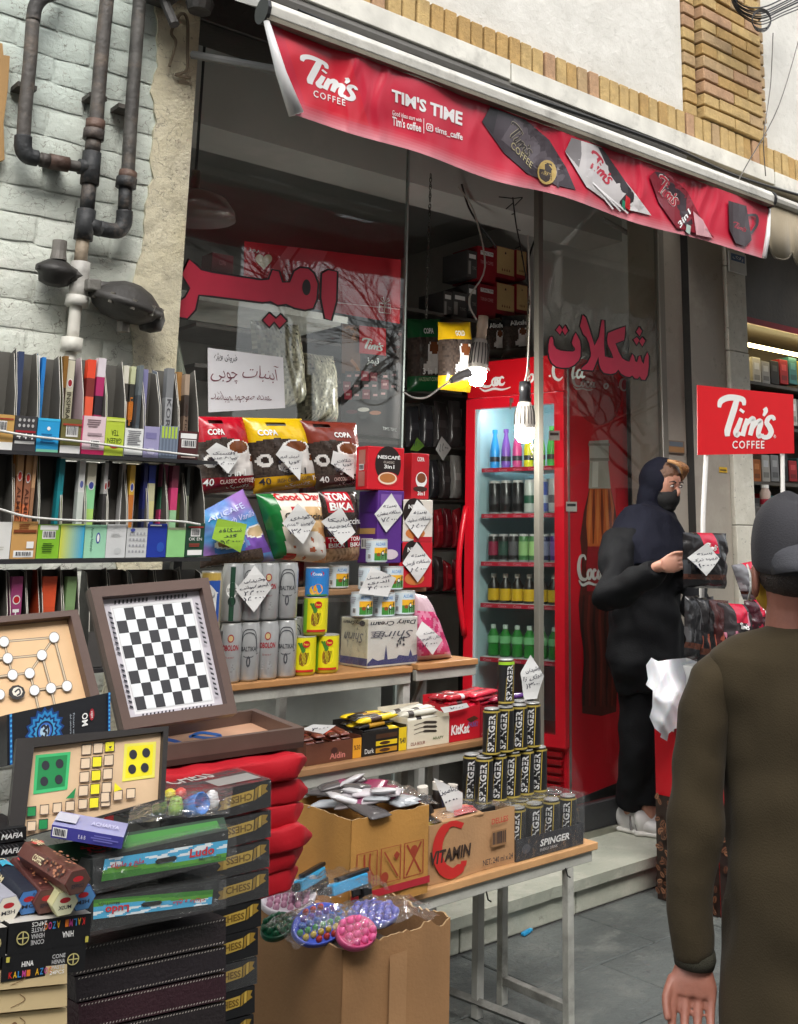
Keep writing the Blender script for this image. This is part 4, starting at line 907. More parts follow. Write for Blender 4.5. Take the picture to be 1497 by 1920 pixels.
for x, y, dx, dy in ((962, 372, -26, -3), (963, 380, -14, 12), (966, 385, 14, -14), (964, 372, 16, -2), (970, 430, 6, 2), (975, 462, -8, 4), (966, 400, -6, 2)): m.tube([W(x, y, 3.9), W(x+dx, y+dy, 3.9)], .003, C(24, 22, 22), 4)
m.build('wire', PLASTIC, o)
for lab, pts in (('black cable drooping from the ceiling to the boxes', ((866, 345), (880, 390), (905, 430), (920, 450), (930, 464))), ('black cable looped beside the doorway post', ((1006, 442), (996, 470), (990, 500), (992, 540)))):
    o = thing('hanging_cable', W(*pts[0], 4.1), lab, 'cable'); m = MB(); m.tube(curve([W(x, y, 4.1) for x, y in pts], 5), .006, C(18, 18, 18), 5); m.build('cable', PLASTIC, o)
o = thing('pendant_lamp', W(368, 385, 4.0), 'unlit shiny dome lamp behind the left pane', 'lamp'); m = MB(); c = W(362, 408, 4.0); m.lathe([(.17, 0), (.165, .03), (.13, .08), (.06, .11), (.02, .12), (.02, .2)], C(150, 150, 148), 28, c); m.build('shade', ALU, o, smooth=True)
m = MB(); m.tube([c+V((0, 0, .2)), c+V((0, 0, .9))], .006, INK, 5); m.build('cord', PLASTIC, o)

# ================================================================== goods on the inner shelves
def solidbox(name, label, cat, group, x0, x1, yt, yb, Y, d, col, mat=CARD, cols={}, bevel=.003, parts=None):
    """closed carton whose front fills the pixel box x0..x1, yt..yb in the plane Y"""
    xm, ym = (x0+x1)/2, (yt+yb)/2; a, b = W(x0, ym, Y).x, W(x1, ym, Y).x; z1, z0 = W(xm, yt, Y).z, W(xm, yb, Y).z
    t = thing(name, V(((a+b)/2, Y+d/2, z0)), label, cat, group); m = MB(); m.box(a, b, Y, Y+d, z0, z1, col, None, cols); m.build('carton', mat, t, bevel=bevel)
    F = frame((a, Y, z0), (1, 0, 0), (0, 0, 1), b-a, z1-z0); F.dim = (b-a, z1-z0); F.box = (a, b, Y, Y+d, z0, z1); return t, F
isf = thing('inner_shelving', (3, 5.0, ZST), 'dark inner shelving crowded with packets behind the doorway', 'shelf')
ys = 4.98
for y in (598, 680, 742, 838, 935, 1028, 1110):
    z = W(880, y, ys).z; m = MB(); m.box(W(756, y, ys).x-1.3, 4.55, ys-.02, ys+.42, z-.02, z, C(96, 92, 88)); m.build('shelf', PAINT, isf)
for x in (XG0+.3, 3.3, 4.5): m = MB(); m.box(x-.015, x+.015, ys+.38, ys+.42, ZST, 3.0, C(50, 50, 50)); m.build('upright', PAINT, isf)
for k, (x0, x1, yt, yb) in enumerate(((896, 930, 464, 528), (930, 966, 464, 522), (968, 988, 470, 522), (896, 930, 534, 596), (930, 966, 532, 590), (968, 990, 534, 588))):
    t, F = solidbox('gift_carton', 'red and cream coffee gift carton, ' + ('left of the top row', 'middle of the top row', 'right of the top row', 'left of the lower row', 'middle of the lower row', 'right of the lower row')[k]+' by the ceiling', 'carton', 'red and cream cartons', x0, x1, yt, yb, ys-.02+.0, .25, C(140, 20, 34))
    m = MB()
    if k % 3: m.rect(F, .06, .12, .94, .98, C(196, 164, 112)); [m.p2(F, [(.3+.12*j, .25), (.34+.12*j, .32), (.38+.12*j, .25), (.34+.12*j, .21)], C(120, 70, 40)) for j in range(4)]; m.p2(F, [(.45, .8), (.5, .87), (.55, .8), (.5, .77)], C(60, 30, 30))
    else: m.rect(F, .15, .76, .85, .88, WHITE); m.text(F, 'TUNCTIM', .18, .78, .64, .08, C(60, 40, 40)); m.text(F, 'TURKISH COFFEE', .15, .5, .7, .1, C(205, 150, 150))
    m.build('print', PRINT, t)
for k, (x0, x1, yt, yb) in enumerate(((832, 848, 546, 596), (849, 876, 548, 596), (877, 895, 470, 520), (877, 895, 534, 590))):
    t, F = solidbox('gift_carton', 'grey coffee gift carton, ' + ('far left of the lower row', 'with white label left of the red cartons', 'upper of two narrow ones', 'lower of two narrow ones')[k], 'carton', 'grey cartons', x0, x1, yt, yb, ys-.02, .25, C(72, 70, 70)); m = MB(); m.rect(F, .15, .7, .85, .86, WHITE); m.rect(F, .1, .1, .35, .6, C(150, 148, 144)); m.text(F, 'TUNC', .5, .3, .4, .12, C(160, 156, 150)); m.build('print', PRINT, t)
# bag with a bulging printed front; art(u, v) gives the colour (v up)
def pouch(name, label, cat, pix, Y, art, group=None, bulge=.05, nx=34, ny=44, handle=None, mat=FOIL, wr=.006, seed=1, film=False, name2='front', lean=0.):
    """pix: corners clockwise from top left in photo pixels; front bulges towards the street"""
    P = [W(x, y, Y+ (lean if k < 2 else 0)) for k, (x, y) in enumerate(pix)]
    c = (P[2]+P[3])/2; t = thing(name, c, label, cat, group); n = (P[1]-P[0]).cross(P[0]-P[3]).normalized()
    if n.y > 0: n = -n
    def F(a, b, l=0.):
        e = (1-(2*a-1)**4)*(1-max(0, (2*b-1))**3)*(1-max(0, (1-2*b))**8)
        q = (P[3]*(1-a)+P[2]*a)*(1-b)+(P[0]*(1-a)+P[1]*a)*b
        return q+n*(bulge*max(0, e)**.7+wr*(nz(a*5+seed*7, b*5, seed)+.6*nz(a*11, b*9+seed, 3))*(1-.5*abs(2*b-1))+l)
    m = MB()
    for j in range(ny):
        for i in range(nx):
            u_, v_ = (i+.5)/nx, (j+.5)/ny
            if handle and handle[0] < u_ < handle[2] and handle[1] < v_ < handle[3]: continue
            m.quad(F(i/nx, j/ny), F((i+1)/nx, j/ny), F((i+1)/nx, (j+1)/ny), F(i/nx, (j+1)/ny), art(u_, v_))
    m.build(name2, mat, t, smooth=True)
    m = MB(); back = lambda a, b: (P[3]*(1-a)+P[2]*a)*(1-b)+(P[0]*(1-a)+P[1]*a)*b-n*(.002+bulge*.5*math.sin(math.pi*a)*math.sin(math.pi*min(1, b*1.1)))
    for j in range(12):
        for i in range(8):
            if handle and handle[3] > (j+.5)/12 > handle[1]-.04: continue
            m.quad(back((i+1)/8, j/12), back(i/8, j/12), back(i/8, (j+1)/12), back((i+1)/8, (j+1)/12), art((i+.5)/8, (j+.5)/12))
    m.build('back', mat, t, smooth=True)
    return t, F
def beans(u, v, base, s=40, amp=.6):
    k = noise.noise(V((u*s, v*s, 2.))); return tuple(c*(1+amp*k*1.4) for c in base)
def cup(u, v, cx, cy, r, saucer=C(210, 205, 200), coffee=C(110, 60, 30)):
    """little printed cup: returns a colour or None"""
    x, y = (u-cx)/r, (v-cy)/r
    if x*x+(y-.35)**2*5 < .55: return coffee
    if x*x+(y-.35)**2*5 < .85: return (.8, .78, .74)
    if abs(x) < .9-.25*max(0, -y) and -.75 < y < .35 and x*x+(y*.8)**2 < .95: return saucer
    if x*x*.5+(y+.75)**2*7 < 1: return tuple(c*.9 for c in saucer)
    return None
def g3(c1, c2):
    def art(u, v):
        if v > .72: return c1
        if v < .2: return c2
        q = cup(u, v, .66, .5, .24)
        return q or beans(u, v, C(60, 50, 44))
    return art
YI = ys-.1
for k, (pix, c1, c2, lab) in enumerate((([(764, 598), (826, 598), (826, 734), (764, 734)], C(20, 84, 44), C(24, 92, 50), 'green coffee bag with cup picture hanging inside the doorway'), ([(822, 604), (882, 604), (882, 736), (822, 730)], C(214, 172, 20), C(200, 160, 24), 'glossy yellow coffee bag beside the lit bulb'), ([(905, 598), (940, 596), (940, 672), (905, 672)], C(26, 26, 28), C(80, 76, 70), 'small black coffee bag left of the other on the fridge'), ([(942, 592), (986, 590), (986, 668), (942, 672)], C(30, 30, 32), C(90, 84, 76), 'wider black coffee bag with cup above the fridge sign'))):
    t, F = pouch('coffee_bag', lab, 'bag', pix, YI-.02*k if k != 1 else 3.9, g3(c1, c2), 'bags inside the doorway', seed=k+20, nx=24, ny=30)
    m = MB(); m.lift = .003
    if k < 2: m.text(F, ('COPA', 'GOLD')[k], .35, .78, .3, .08, WHITE, .03); m.text(F, '3 in 1', .3, .22, .4, .09, WHITE, .02); m.text(F, 'HAZELNUT COFFEE', .2, .13, .6, .05, C(190, 200, 160))
    else: m.text(F, 'Alicafe', .15, .74, .7, .12, WHITE, .02)
    m.build('print', PRINT, t)
rr = random.Random(11); k2 = 0
for row, (y0, y1, items) in enumerate(((746, 838, 4), (850, 934, 5), (944, 1027, 6), (1040, 1108, 6))):
    for k in range(items):
        x0 = 762+k*(104/items); x1 = x0+104/items-3; nmc, c = rr.choice((('silver', C(170, 170, 166)), ('dark', C(74, 70, 70)), ('brown', C(110, 76, 60)), ('black', C(46, 46, 50)))) if row < 2 else rr.choice((('red', C(170, 34, 46)), ('maroon', C(120, 30, 42)), ('dark', C(74, 62, 62))))
        t, F = pouch('snack_packet', f'{nmc} packet, {ord_[k]} from the left on the {ord_[row]} dim shelf inside the doorway', 'packet', [(x0, y0+rr.uniform(2, 18)), (x1, y0+rr.uniform(2, 18)), (x1+1, y1), (x0-1, y1)], ys-.05, (lambda c: lambda u, v: tuple(q*(1.6 if .4 < v < .6 and .2 < u < .8 else 1) for q in c))(c), 'packets on the dim inner shelves', nx=10, ny=12, bulge=.03, seed=k2); k2 += 1
# hanging clear bags, curtain and hanging pole behind the left pane
for k, (pix, lab) in enumerate((([(470, 600), (560, 610), (575, 760), (480, 770)], 'clear bag of pale sweets behind the left pane'), ([(560, 660), (625, 668), (632, 790), (556, 790)], 'clear bag of white sweets beside the coffee poster'))):
    t, F = pouch('sweets_bag', lab, 'bag', pix, YG+.3, lambda u, v: beans(u, v, C(150, 146, 128), 26, .8), seed=40+k, bulge=.07, nx=26, ny=34)
o = thing('white_curtain', W(330, 640, YG+.06), 'white cloth hanging at the left edge of the shop window', 'curtain'); m = MB()
for i in range(12):
    f = lambda i, y: W(318+i*2.6*(y-560)/140, y, YG+.06)+V((0, .015*math.sin(i*1.3), 0))
    for y in range(575, 790, 20): m.quad(f(i, y+20), f(i+1, y+20), f(i+1, y), f(i, y), C(200, 202, 190))
m.build('cloth', CLOTH, o, smooth=True)
t, F = solidbox('copa_box', 'small dark red box behind the left pane above the lettering', 'box', None, 397, 438, 476, 512, YG+.7, .1, C(110, 18, 36)); m = MB(); m.text(F, 'COPA', .35, .4, .3, .25, C(190, 110, 120)); m.build('print', PRINT, t)
m = MB(); z = W(500, 585, YG+.5).z; m.box(XG0+.05, XG1-.05, YG+.35, YG+.75, z-.03, z, C(190, 190, 184)); o = thing('window_shelf', (2.2, YG+.5, z), 'pale shelf board inside the left pane below the lettering', 'shelf'); m.build('board', PAINT, o)
o = thing('inner_strut', W(1200, 500, YG+.4), 'pale diagonal strut behind the right pane', 'strut'); m = MB(); m.tube([W(1222, 462, YG+.3), W(1172, 660, YG+.3)], .018, C(150, 150, 148), 6); m.tube([W(1130, 410, YG+.3), W(1222, 462, YG+.3)], .014, C(150, 150, 148), 6); m.build('bar', PAINT, o)
t, F = solidbox('meter_box', 'grey electric meter box behind the right pane', 'box', None, 1120, 1152, 480, 545, YG+.9, .15, C(130, 130, 130), PAINT); m = MB(); m.rect(F, .4, .35, .62, .6, C(30, 30, 32)); m.build('dial', PRINT, t)
# ================================================================== incense rack on the left
YR = 2.9
def zr6(x, y): return (x/3.7425, 640+y/3.7425)
rack = thing('incense_rack', V((1.1, YR+.1, .5)), 'dark shelf rack holding rows of open incense cartons against the painted wall', 'rack')
zrow = [W(190, 853, YR).z, W(190, 1046, YR).z, W(190, 1250, YR).z]
for z in zrow:
    m = MB(); m.box(.5, 1.475, YR-.02, YR+.16, z-.008, z-.002, C(46, 46, 46)); m.build('shelf', PAINT, rack, bevel=.002)
    m = MB(); m.box(.5, 1.475, YR-.024, YR-.02, z-.012, z-.002, C(38, 38, 40)); m.build('shelf_lip', PAINT, rack)
for x in (.52, 1.44):
    m = MB(); m.box(x, x+.025, YR+.135, YR+.16, .0, zrow[0]+.05, C(58, 58, 58)); m.build('upright', PAINT, rack)
def pack(x, w_, z, h, y, cols, label, tilt=0., word=None, brand=None):
    """slim upright incense packet"""
    t = thing('incense_packet', V((x+w_/2, y+.012, z)), label, 'packet', 'packets standing in the incense cartons')
    m = MB(); n = len(cols)
    for k, c in enumerate(cols): m.box(0-w_/2, w_/2, -.012, .012, h*k/n, h*(k+1)/n, c)
    m.build('box', CARD, t, world=False)
    if word or brand:
        m = MB(); F = frame((-w_/2, -.012, 0), (1, 0, 0), (0, 0, 1), w_, h); m.lift = .001
        if word: m.text(F, word[0], .2, .15, .6, .5, word[1], .015, rot=3)
        if brand: m.disc(F, .5, .75, .36, .05, (.7, .7, .68)); m.disc(F, .5, .75, .28, .038, brand)
        m.build('print', PRINT, t, world=False)
    t.rotation_euler = (RND.uniform(-.04, .02), tilt+RND.uniform(-.02, .02), 0)
def carton(row, k, x0, x1, hf, H, d, col, art, where, flap=(.105, .1, .088), band=None, tilt=0.):
    z = zrow[row]; t = thing('incense_carton', V(((x0+x1)/2, YR+d/2, z)), where, 'carton', 'open display cartons on the incense rack')
    m = MB(); m.box(x0, x1, YR, YR+.002, z, z+hf, col, None, {'b': flap}); m.build('front_panel', CARD, t)
    m = MB(); m.box(x0, x1, YR+d-.002, YR+d, z, z+H, flap); m.build('back_panel', CARD, t)
    m = MB(); m.box(x0, x1, YR+.0021, YR+d-.0021, z, z+.002, flap); m.build('base', CARD, t)
    for x, s in ((x0, 1), (x1, -1)):
        e = RND.uniform(-.012, .012); o = [(YR+.0021, z), (YR+d-.0021, z), (YR+d-.0021, z+H), (YR+d*.6, z+H+e), (YR+.012, z+hf+.06), (YR+.0021, z+hf)]
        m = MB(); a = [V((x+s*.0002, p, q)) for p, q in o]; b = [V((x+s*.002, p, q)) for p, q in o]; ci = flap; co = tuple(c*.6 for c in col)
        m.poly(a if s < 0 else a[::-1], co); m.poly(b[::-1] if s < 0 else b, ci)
        for i in range(6): j = (i+1) % 6; m.quad(a[i], a[j], b[j], b[i], (.5, .48, .42))
        m.build('side_panel', CARD, t)
    F = frame((x0, YR, z), (1, 0, 0), (0, 0, 1), x1-x0, hf); m = MB(); art(m, F)
    if m.f: m.build('print', PRINT, t)
    return t
def barcode(m, F, x, y, w_, h, bg=WHITE):
    m.rect(F, x, y, x+w_, y+h, bg); r = random.Random(int(x*99+y*77)); p = x+w_*.08; m.lift += .0002
    while p < x+w_*.92: q = w_*r.choice((.03, .05, .08)); m.rect(F, p, y+h*.15, min(p+q, x+w_*.94), y+h*.9, INK); p += q+w_*r.choice((.03, .05))
def lines(m, F, x, y, w_, n, h, col, seed=1):
    r = random.Random(seed)
    for k in range(n): a = r.uniform(0, .12)*w_; m.rect(F, x+a, y-k*h*1.9, x+w_-r.uniform(0, .3)*w_, y-k*h*1.9+h, col)
GR = C(80, 78, 74)
def a1(*L):
    def art(m, F):
        for l in L:
            if l[0] == 'bar': barcode(m, F, *l[1:])
            elif l[0] == 'rect': m.rect(F, *l[1:])
            elif l[0] == 'text': m.text(F, *l[1:])
            elif l[0] == 'lines': lines(m, F, *l[1:])
            elif l[0] == 'disc': m.disc(F, *l[1:])
    return art
T1 = [  # zoom x0, x1, front top, bottom, back top, colour, art, name, packets
 (-75, 98, 490, 740, 60, C(190, 150, 84), a1(('rect', 0, 0, 1, .22, WHITE), ('bar', .25, .52, .45, .3), ('rect', .05, .86, .95, .9, C(150, 50, 40))), 'tan carton with white strip at the left end of the top row', []),
 (102, 258, 505, 752, 80, C(58, 56, 58), a1(('text', '4 4 4', .12, .34, .76, .16, WHITE, .03), ('rect', .05, .2, .95, .28, WHITE), ('rect', .05, .52, .95, .58, C(150, 30, 40)), *[('disc', .2+.2*i, .72, .06, .05, C(180, 180, 178), 8) for i in range(4)], *[('disc', .2+.2*i, .88, .06, .05, C(180, 180, 178), 8) for i in range(4)]), 'dark grey carton with white symbols in the top row', [(.0, .3, [C(44, 58, 92)], 'navy blue packet in the dark grey carton', None, None)]),
 (262, 416, 530, 768, 115, C(34, 150, 206), a1(('rect', 0, .93, 1, 1, C(60, 180, 225)), ('lines', .1, .5, .8, 4, .04, C(20, 100, 150), 2), ('disc', .5, .7, .08, .06, WHITE, 8), ('rect', .0, 0, 1, .08, C(120, 190, 160))), 'sky blue carton in the top row', [(.0, .14, [WHITE, WHITE, C(150, 120, 90), WHITE], 'white speckled packet in the sky blue carton', None, None), (.16, .36, [C(190, 110, 50), C(40, 130, 200), C(30, 120, 195)], 'blue packet in the sky blue carton', None, None)]),
 (424, 574, 582, 826, 118, C(104, 98, 52), a1(('rect', .0, 0, 1, .22, WHITE), ('bar', .22, .48, .56, .34), ('rect', .05, .8, .95, .86, C(150, 60, 40)), ('text', 'BACK WOODS', .1, .27, .8, .1, C(70, 90, 20))), 'olive carton with barcode in the top row', [(.02, .26, [C(70, 90, 50), C(60, 40, 30), C(130, 90, 30)], 'dark packet with orange flower in the olive carton', None, None), (.3, .72, [C(176, 172, 144), C(180, 176, 150), C(196, 192, 170)], 'cream inspiration packet in the olive carton', ('INSPIRACION', C(70, 66, 50)), C(150, 30, 40))]),
 (566, 734, 566, 838, 128, C(214, 190, 196), a1(('rect', 0, 0, 1, .12, C(176, 30, 84)), ('rect', 0, .12, .06, 1, C(190, 50, 100)), ('lines', .2, .88, .6, 4, .03, C(120, 100, 104), 4), ('bar', .4, .18, .4, .2), ('rect', .25, .5, .85, .56, C(160, 140, 146))), 'pale pink carton with magenta base in the top row', [(.12, .52, [C(230, 150, 60), C(222, 80, 40), C(225, 90, 60), C(120, 40, 36), C(220, 70, 40)], 'orange flower packet in the pale pink carton', None, None), (.56, .95, [C(150, 30, 80), C(150, 26, 76), C(40, 30, 40), C(170, 40, 96), C(210, 200, 205)], 'magenta packet in the pale pink carton', None, None)]),
 (738, 870, 552, 822, 162, C(178, 196, 60), a1(('text', 'GREEN', .12, .32, .76, .14, C(70, 90, 20), .01, 0, False, 2), ('text', 'TEA', .3, .52, .4, .15, C(70, 90, 20), .01, 0, False, 2), ('disc', .5, .24, .22, .05, C(170, 40, 40)), ('rect', 0, .9, 1, .96, C(205, 215, 110))), 'lime green tea carton in the top row', []),
 (874, 1004, 622, 822, 182, C(214, 216, 214), a1(('lines', .12, .88, .76, 8, .035, C(120, 120, 124), 7), ('rect', 0, 0, 1, .06, INK)), 'white label carton in the top row', [(.0, .33, [C(200, 196, 180), C(60, 58, 52), C(206, 200, 184), C(70, 66, 60), C(210, 206, 190)], 'white flower packet in the white label carton', ('LLUVIA', INK), None), (.36, .66, [C(206, 120, 40), C(40, 36, 30), C(206, 120, 44), C(60, 60, 56), C(196, 200, 160)], 'black and orange rain packet in the white label carton', ('Lluvia de Oro', C(220, 130, 50)), None), (.7, .95, [C(90, 98, 104), C(70, 78, 84), C(100, 108, 112)], 'slate packet in the white label carton', None, None)]),
 (1008, 1116, 630, 850, 215, C(150, 146, 182), a1(('rect', .1, .6, .8, .8, C(120, 116, 160)), ('disc', .5, .2, .3, .12, C(186, 184, 206), 6)), 'lavender carton in the top row', [(.0, .4, [C(150, 148, 186), C(130, 128, 170)], 'lavender packet in the lavender carton', None, None)]),
 (1120, 1248, 622, 852, 205, C(122, 134, 152), a1(*[('rect', .08+.18*i, .62, .2+.18*i, .98, C(170, 196, 70)) for i in range(5)], *[('rect', .1+.18*i, .08, .2+.18*i, .6, C(100, 112, 130)) for i in range(5)]), 'grey blue carton with lime leaf print in the top row', [(.3, .78, [C(130, 132, 134), C(160, 162, 164), C(120, 122, 124)], 'silver grey packet in the grey blue carton', ('KORAL', C(80, 80, 84)), None)]),
 (1252, 1390, 658, 858, 225, C(70, 30, 30), a1(('rect', .08, .74, .9, .92, WHITE), ('bar', .14, .42, .74, .28), ('lines', .1, .14, .8, 2, .04, C(200, 180, 170), 4)), 'dark maroon carton with barcode at the right end of the top row', [(.0, .3, [C(110, 76, 40), C(60, 50, 36), C(150, 110, 60)], 'brown patterned packet in the maroon carton', None, None), (.34, .62, [C(150, 136, 116), C(120, 100, 84), C(60, 50, 44), C(160, 140, 120)], 'woven pattern packet in the maroon carton', ('ANTIQUE', C(60, 40, 30)), None)])]
T2 = [
 (-80, 78, 1245, 1508, 770, C(214, 214, 210), a1(('lines', .3, .3, .5, 2, .03, C(190, 188, 180), 3)), 'plain white carton at the left end of the second row', []),
 (82, 260, 1248, 1512, 770, C(196, 150, 88), a1(('rect', .12, .04, .9, .22, WHITE), ('bar', .16, .06, .7, .14), ('rect', .6, .28, .88, .46, WHITE), ('lines', .2, .9, .6, 3, .03, C(130, 70, 30), 5), ('rect', .05, .7, .95, .78, C(120, 60, 30))), 'tan musk carton in the second row', [(-.02, .08, [C(170, 110, 40)], 'thin ochre packet in the tan musk carton', None, None), (.1, .4, [C(196, 130, 60), C(190, 110, 60), C(160, 100, 70), C(206, 160, 110)], 'left orange musk packet in the tan carton', ('ALMIZCLE', C(80, 40, 24)), C(200, 50, 40)), (.42, .72, [C(196, 130, 60), C(196, 110, 70), C(150, 96, 70), C(206, 160, 110)], 'right orange musk packet in the tan carton', ('ALMIZCLE', C(80, 40, 24)), C(200, 50, 40)), (.74, .9, [C(196, 180, 150), C(150, 110, 80), C(190, 150, 110)], 'pale spotted packet in the tan musk carton', None, None)]),
 (264, 418, 1272, 1512, 770, C(130, 186, 44), a1(('rect', .08, .84, .9, .98, WHITE), ('bar', .2, .58, .6, .24), ('lines', .2, .42, .6, 5, .03, C(60, 100, 20), 6)), 'lime green carton with barcode in the second row', []),
 (422, 588, 1278, 1520, 840, C(176, 206, 96), a1(*[('rect', .08*i, 0, .08*(i+1)+.001, .96, tuple(a*(1-i/12)+b*i/12 for a, b in zip(C(200, 206, 80), C(40, 160, 206)))) for i in range(12)], ('rect', .96, 0, 1, .98, C(40, 160, 206))), 'yellow to blue carton in the second row', [(-.3, -.02, [C(20, 90, 96), C(20, 130, 140), C(20, 120, 130)], 'teal packet leaning beside the yellow and blue carton', None, None)]),
 (592, 744, 1298, 1532, 850, C(150, 204, 172), a1(('disc', .62, .6, .1, .17, C(60, 70, 150), 14), ('disc', .62, .6, .06, .12, WHITE, 12), ('text', 'Aroma Naturals', .28, .2, .12, .72, C(50, 90, 80), 0, 0, False, 3)), 'mint green carton with blue oval in the second row', [(-.45, -.12, [C(206, 210, 206), C(196, 204, 196), C(214, 216, 212)], 'white packet leaning left of the mint carton', None, C(90, 100, 160)), (-.04, .44, [C(206, 210, 90), C(170, 210, 110), C(140, 206, 150), C(216, 212, 190)], 'lime and cream packet in the mint carton', None, C(60, 70, 150))]),
 (748, 884, 1282, 1518, 850, C(206, 208, 208), a1(('lines', .2, .7, .6, 3, .02, C(180, 182, 182), 8), ('disc', .6, .2, .2, .1, C(185, 188, 188), 8)), 'white embossed carton in the second row', [(-.3, -.08, [C(190, 188, 184), C(60, 58, 58), C(180, 178, 176)], 'white and black packet left of the white embossed carton', None, C(150, 40, 40)), (-.05, .2, [C(24, 24, 24), C(200, 200, 198), C(26, 24, 24), C(30, 26, 28)], 'black packet with white label in the second row', None, C(170, 40, 44))]),
 (888, 1030, 1322, 1532, 860, C(196, 198, 198), a1(*[('disc', .15+.17*(i % 5), .2+.2*(i//5), .05, .05, C(150, 152, 158), 6) for i in range(20)], ('disc', .25, .92, .12, .06, C(70, 80, 150), 10)), 'white floral carton in the second row', [(-.22, .0, [C(206, 206, 204)], 'plain white packet in the white floral carton', None, None), (.02, .32, [C(200, 130, 30), C(190, 110, 40), C(216, 170, 60)], 'golden amber packet in the white floral carton', None, C(60, 70, 150)), (.36, .6, [C(170, 172, 178), C(196, 196, 196)], 'grey packet in the white floral carton', ('WHITE ROSE', C(90, 90, 100)), None)]),
 (1034, 1168, 1292, 1528, 860, C(26, 52, 150), a1(('rect', .1, .93, .7, .97, WHITE), ('disc', .7, .3, .2, .16, C(40, 80, 170), 8)), 'royal blue carton in the second row', [(-.3, -.06, [C(30, 36, 70), C(24, 30, 90)], 'navy packet left of the royal blue carton', None, None), (-.02, .4, [C(34, 60, 150), C(30, 56, 146), C(206, 200, 140), C(190, 186, 150), C(30, 50, 140)], 'blue packet with cream flower in the royal blue carton', None, None)]),
 (1172, 1298, 1324, 1532, 868, C(140, 200, 130), a1(('rect', 0, .92, 1, 1, C(150, 160, 130))), 'pale green carton in the second row', [(-.3, .1, [C(206, 60, 110), C(206, 70, 120), C(60, 120, 90), C(210, 120, 150)], 'pink packet leaning in the pale green carton', None, None), (.15, .6, [C(206, 54, 104), C(150, 196, 150), C(200, 60, 110), C(110, 40, 60)], 'pink and mint packet in the pale green carton', None, None)]),
 (1302, 1432, 1312, 1550, 870, C(24, 62, 44), a1(('rect', .12, .05, .9, .2, WHITE), ('bar', .25, .6, .5, .24), ('text', 'OK EN', .15, .48, .7, .09, WHITE), ('rect', .1, .86, .9, .9, C(150, 40, 40)), ('lines', .15, .36, .7, 2, .03, C(150, 60, 50), 3)), 'dark green carton with barcode at the right end of the second row', [(-.35, .0, [C(40, 50, 24), C(70, 80, 30), C(30, 36, 26)], 'dark green packet leaning left of the dark green carton', None, None), (.02, .2, [C(60, 66, 58), C(110, 116, 96), C(40, 44, 40)], 'grey green packet in the dark green carton', None, None)])]
for row, TT in enumerate((T1, T2)):
    for k, (x0, x1, yt, yb, yh, col, art, lab, packs) in enumerate(TT):
        p0, p1 = zr6(x0, (yt+yb)/2), zr6(x1, (yt+yb)/2); xa, xb = W(*p0, YR).x, W(*p1, YR).x
        hf = (W(*zr6(x0, yt), YR).z-W(*zr6(x0, yb), YR).z); H = W(*zr6(x0, yh), YR+.08).z-zrow[row]
        carton(row, k, xa, xb, hf, H, .085, col, art, lab)
        for (u0, u1, cols, pl, word, brand) in packs:
            a = max(xa+.004+(xb-xa-.008)*max(u0, 0.), xa+.004) if u0 > -.15 else xa-(xb-xa)*.0+.004
            w_ = (xb-xa-.008)*(u1-u0); a = xa+.004+(xb-xa-.008)*u0
            pack(a, w_*.96, zrow[row]+.004, (H+.0)*RND.uniform(.95, 1.0), YR+.02+.022*(RND.random() < .4), cols, pl, 0, word, brand)
# third row, mostly hidden behind the boards
T3 = [(-.9, 10, C(60, 150, 170), 'pale blue'), (22, 48, C(150, 60, 110), 'mauve'), (52, 76, C(46, 44, 42), 'black'), (76, 112, C(214, 80, 40), 'orange'), (122, 144, C(120, 150, 100), 'sage'), (170, 200, C(70, 68, 66), 'grey'), (212, 240, C(90, 86, 80), 'taupe'), (255, 290, C(60, 58, 56), 'charcoal'), (300, 336, C(110, 106, 100), 'stone grey'), (346, 380, C(140, 138, 132), 'silver')]
for k, (x0, x1, c, nm) in enumerate(T3):
    xa, xb = W(x0, 1150, YR).x, W(x1+8, 1150, YR).x
    carton(2, k, xa, xb, .09, W(x0, 1068, YR+.08).z-zrow[2], .085, c, lambda m, F: None, f'{nm} carton half hidden behind the boards in the bottom row')
    if k in (1, 3, 4): pack(xa+.006, (xb-xa)*.6, zrow[2]+.004, W(x0, 1085, YR).z-zrow[2], YR+.02, [c, tuple(q*.9 for q in c), c], f'{nm} packet showing between cartons of the bottom row', 0, ('HEM', WHITE) if k == 1 else None, C(180, 30, 40) if k == 1 else None)
for lab, pts in (('white elastic cord stretched across the top row of incense cartons', ((-60, 800), (0, 808), (60, 818), (170, 830), (260, 842), (372, 855))), ('white elastic cord stretched across the second row of incense cartons', ((-60, 940), (0, 955), (60, 970), (170, 977), (280, 976), (340, 978), (376, 984)))):
    o = thing('elastic_cord', W(*pts[0], YR), lab, 'cord'); m = MB(); m.tube(curve([W(x, y, YR-.012) for x, y in pts], 6), .0035, C(205, 205, 200), 6); m.build('cord', CLOTH, o, smooth=True)
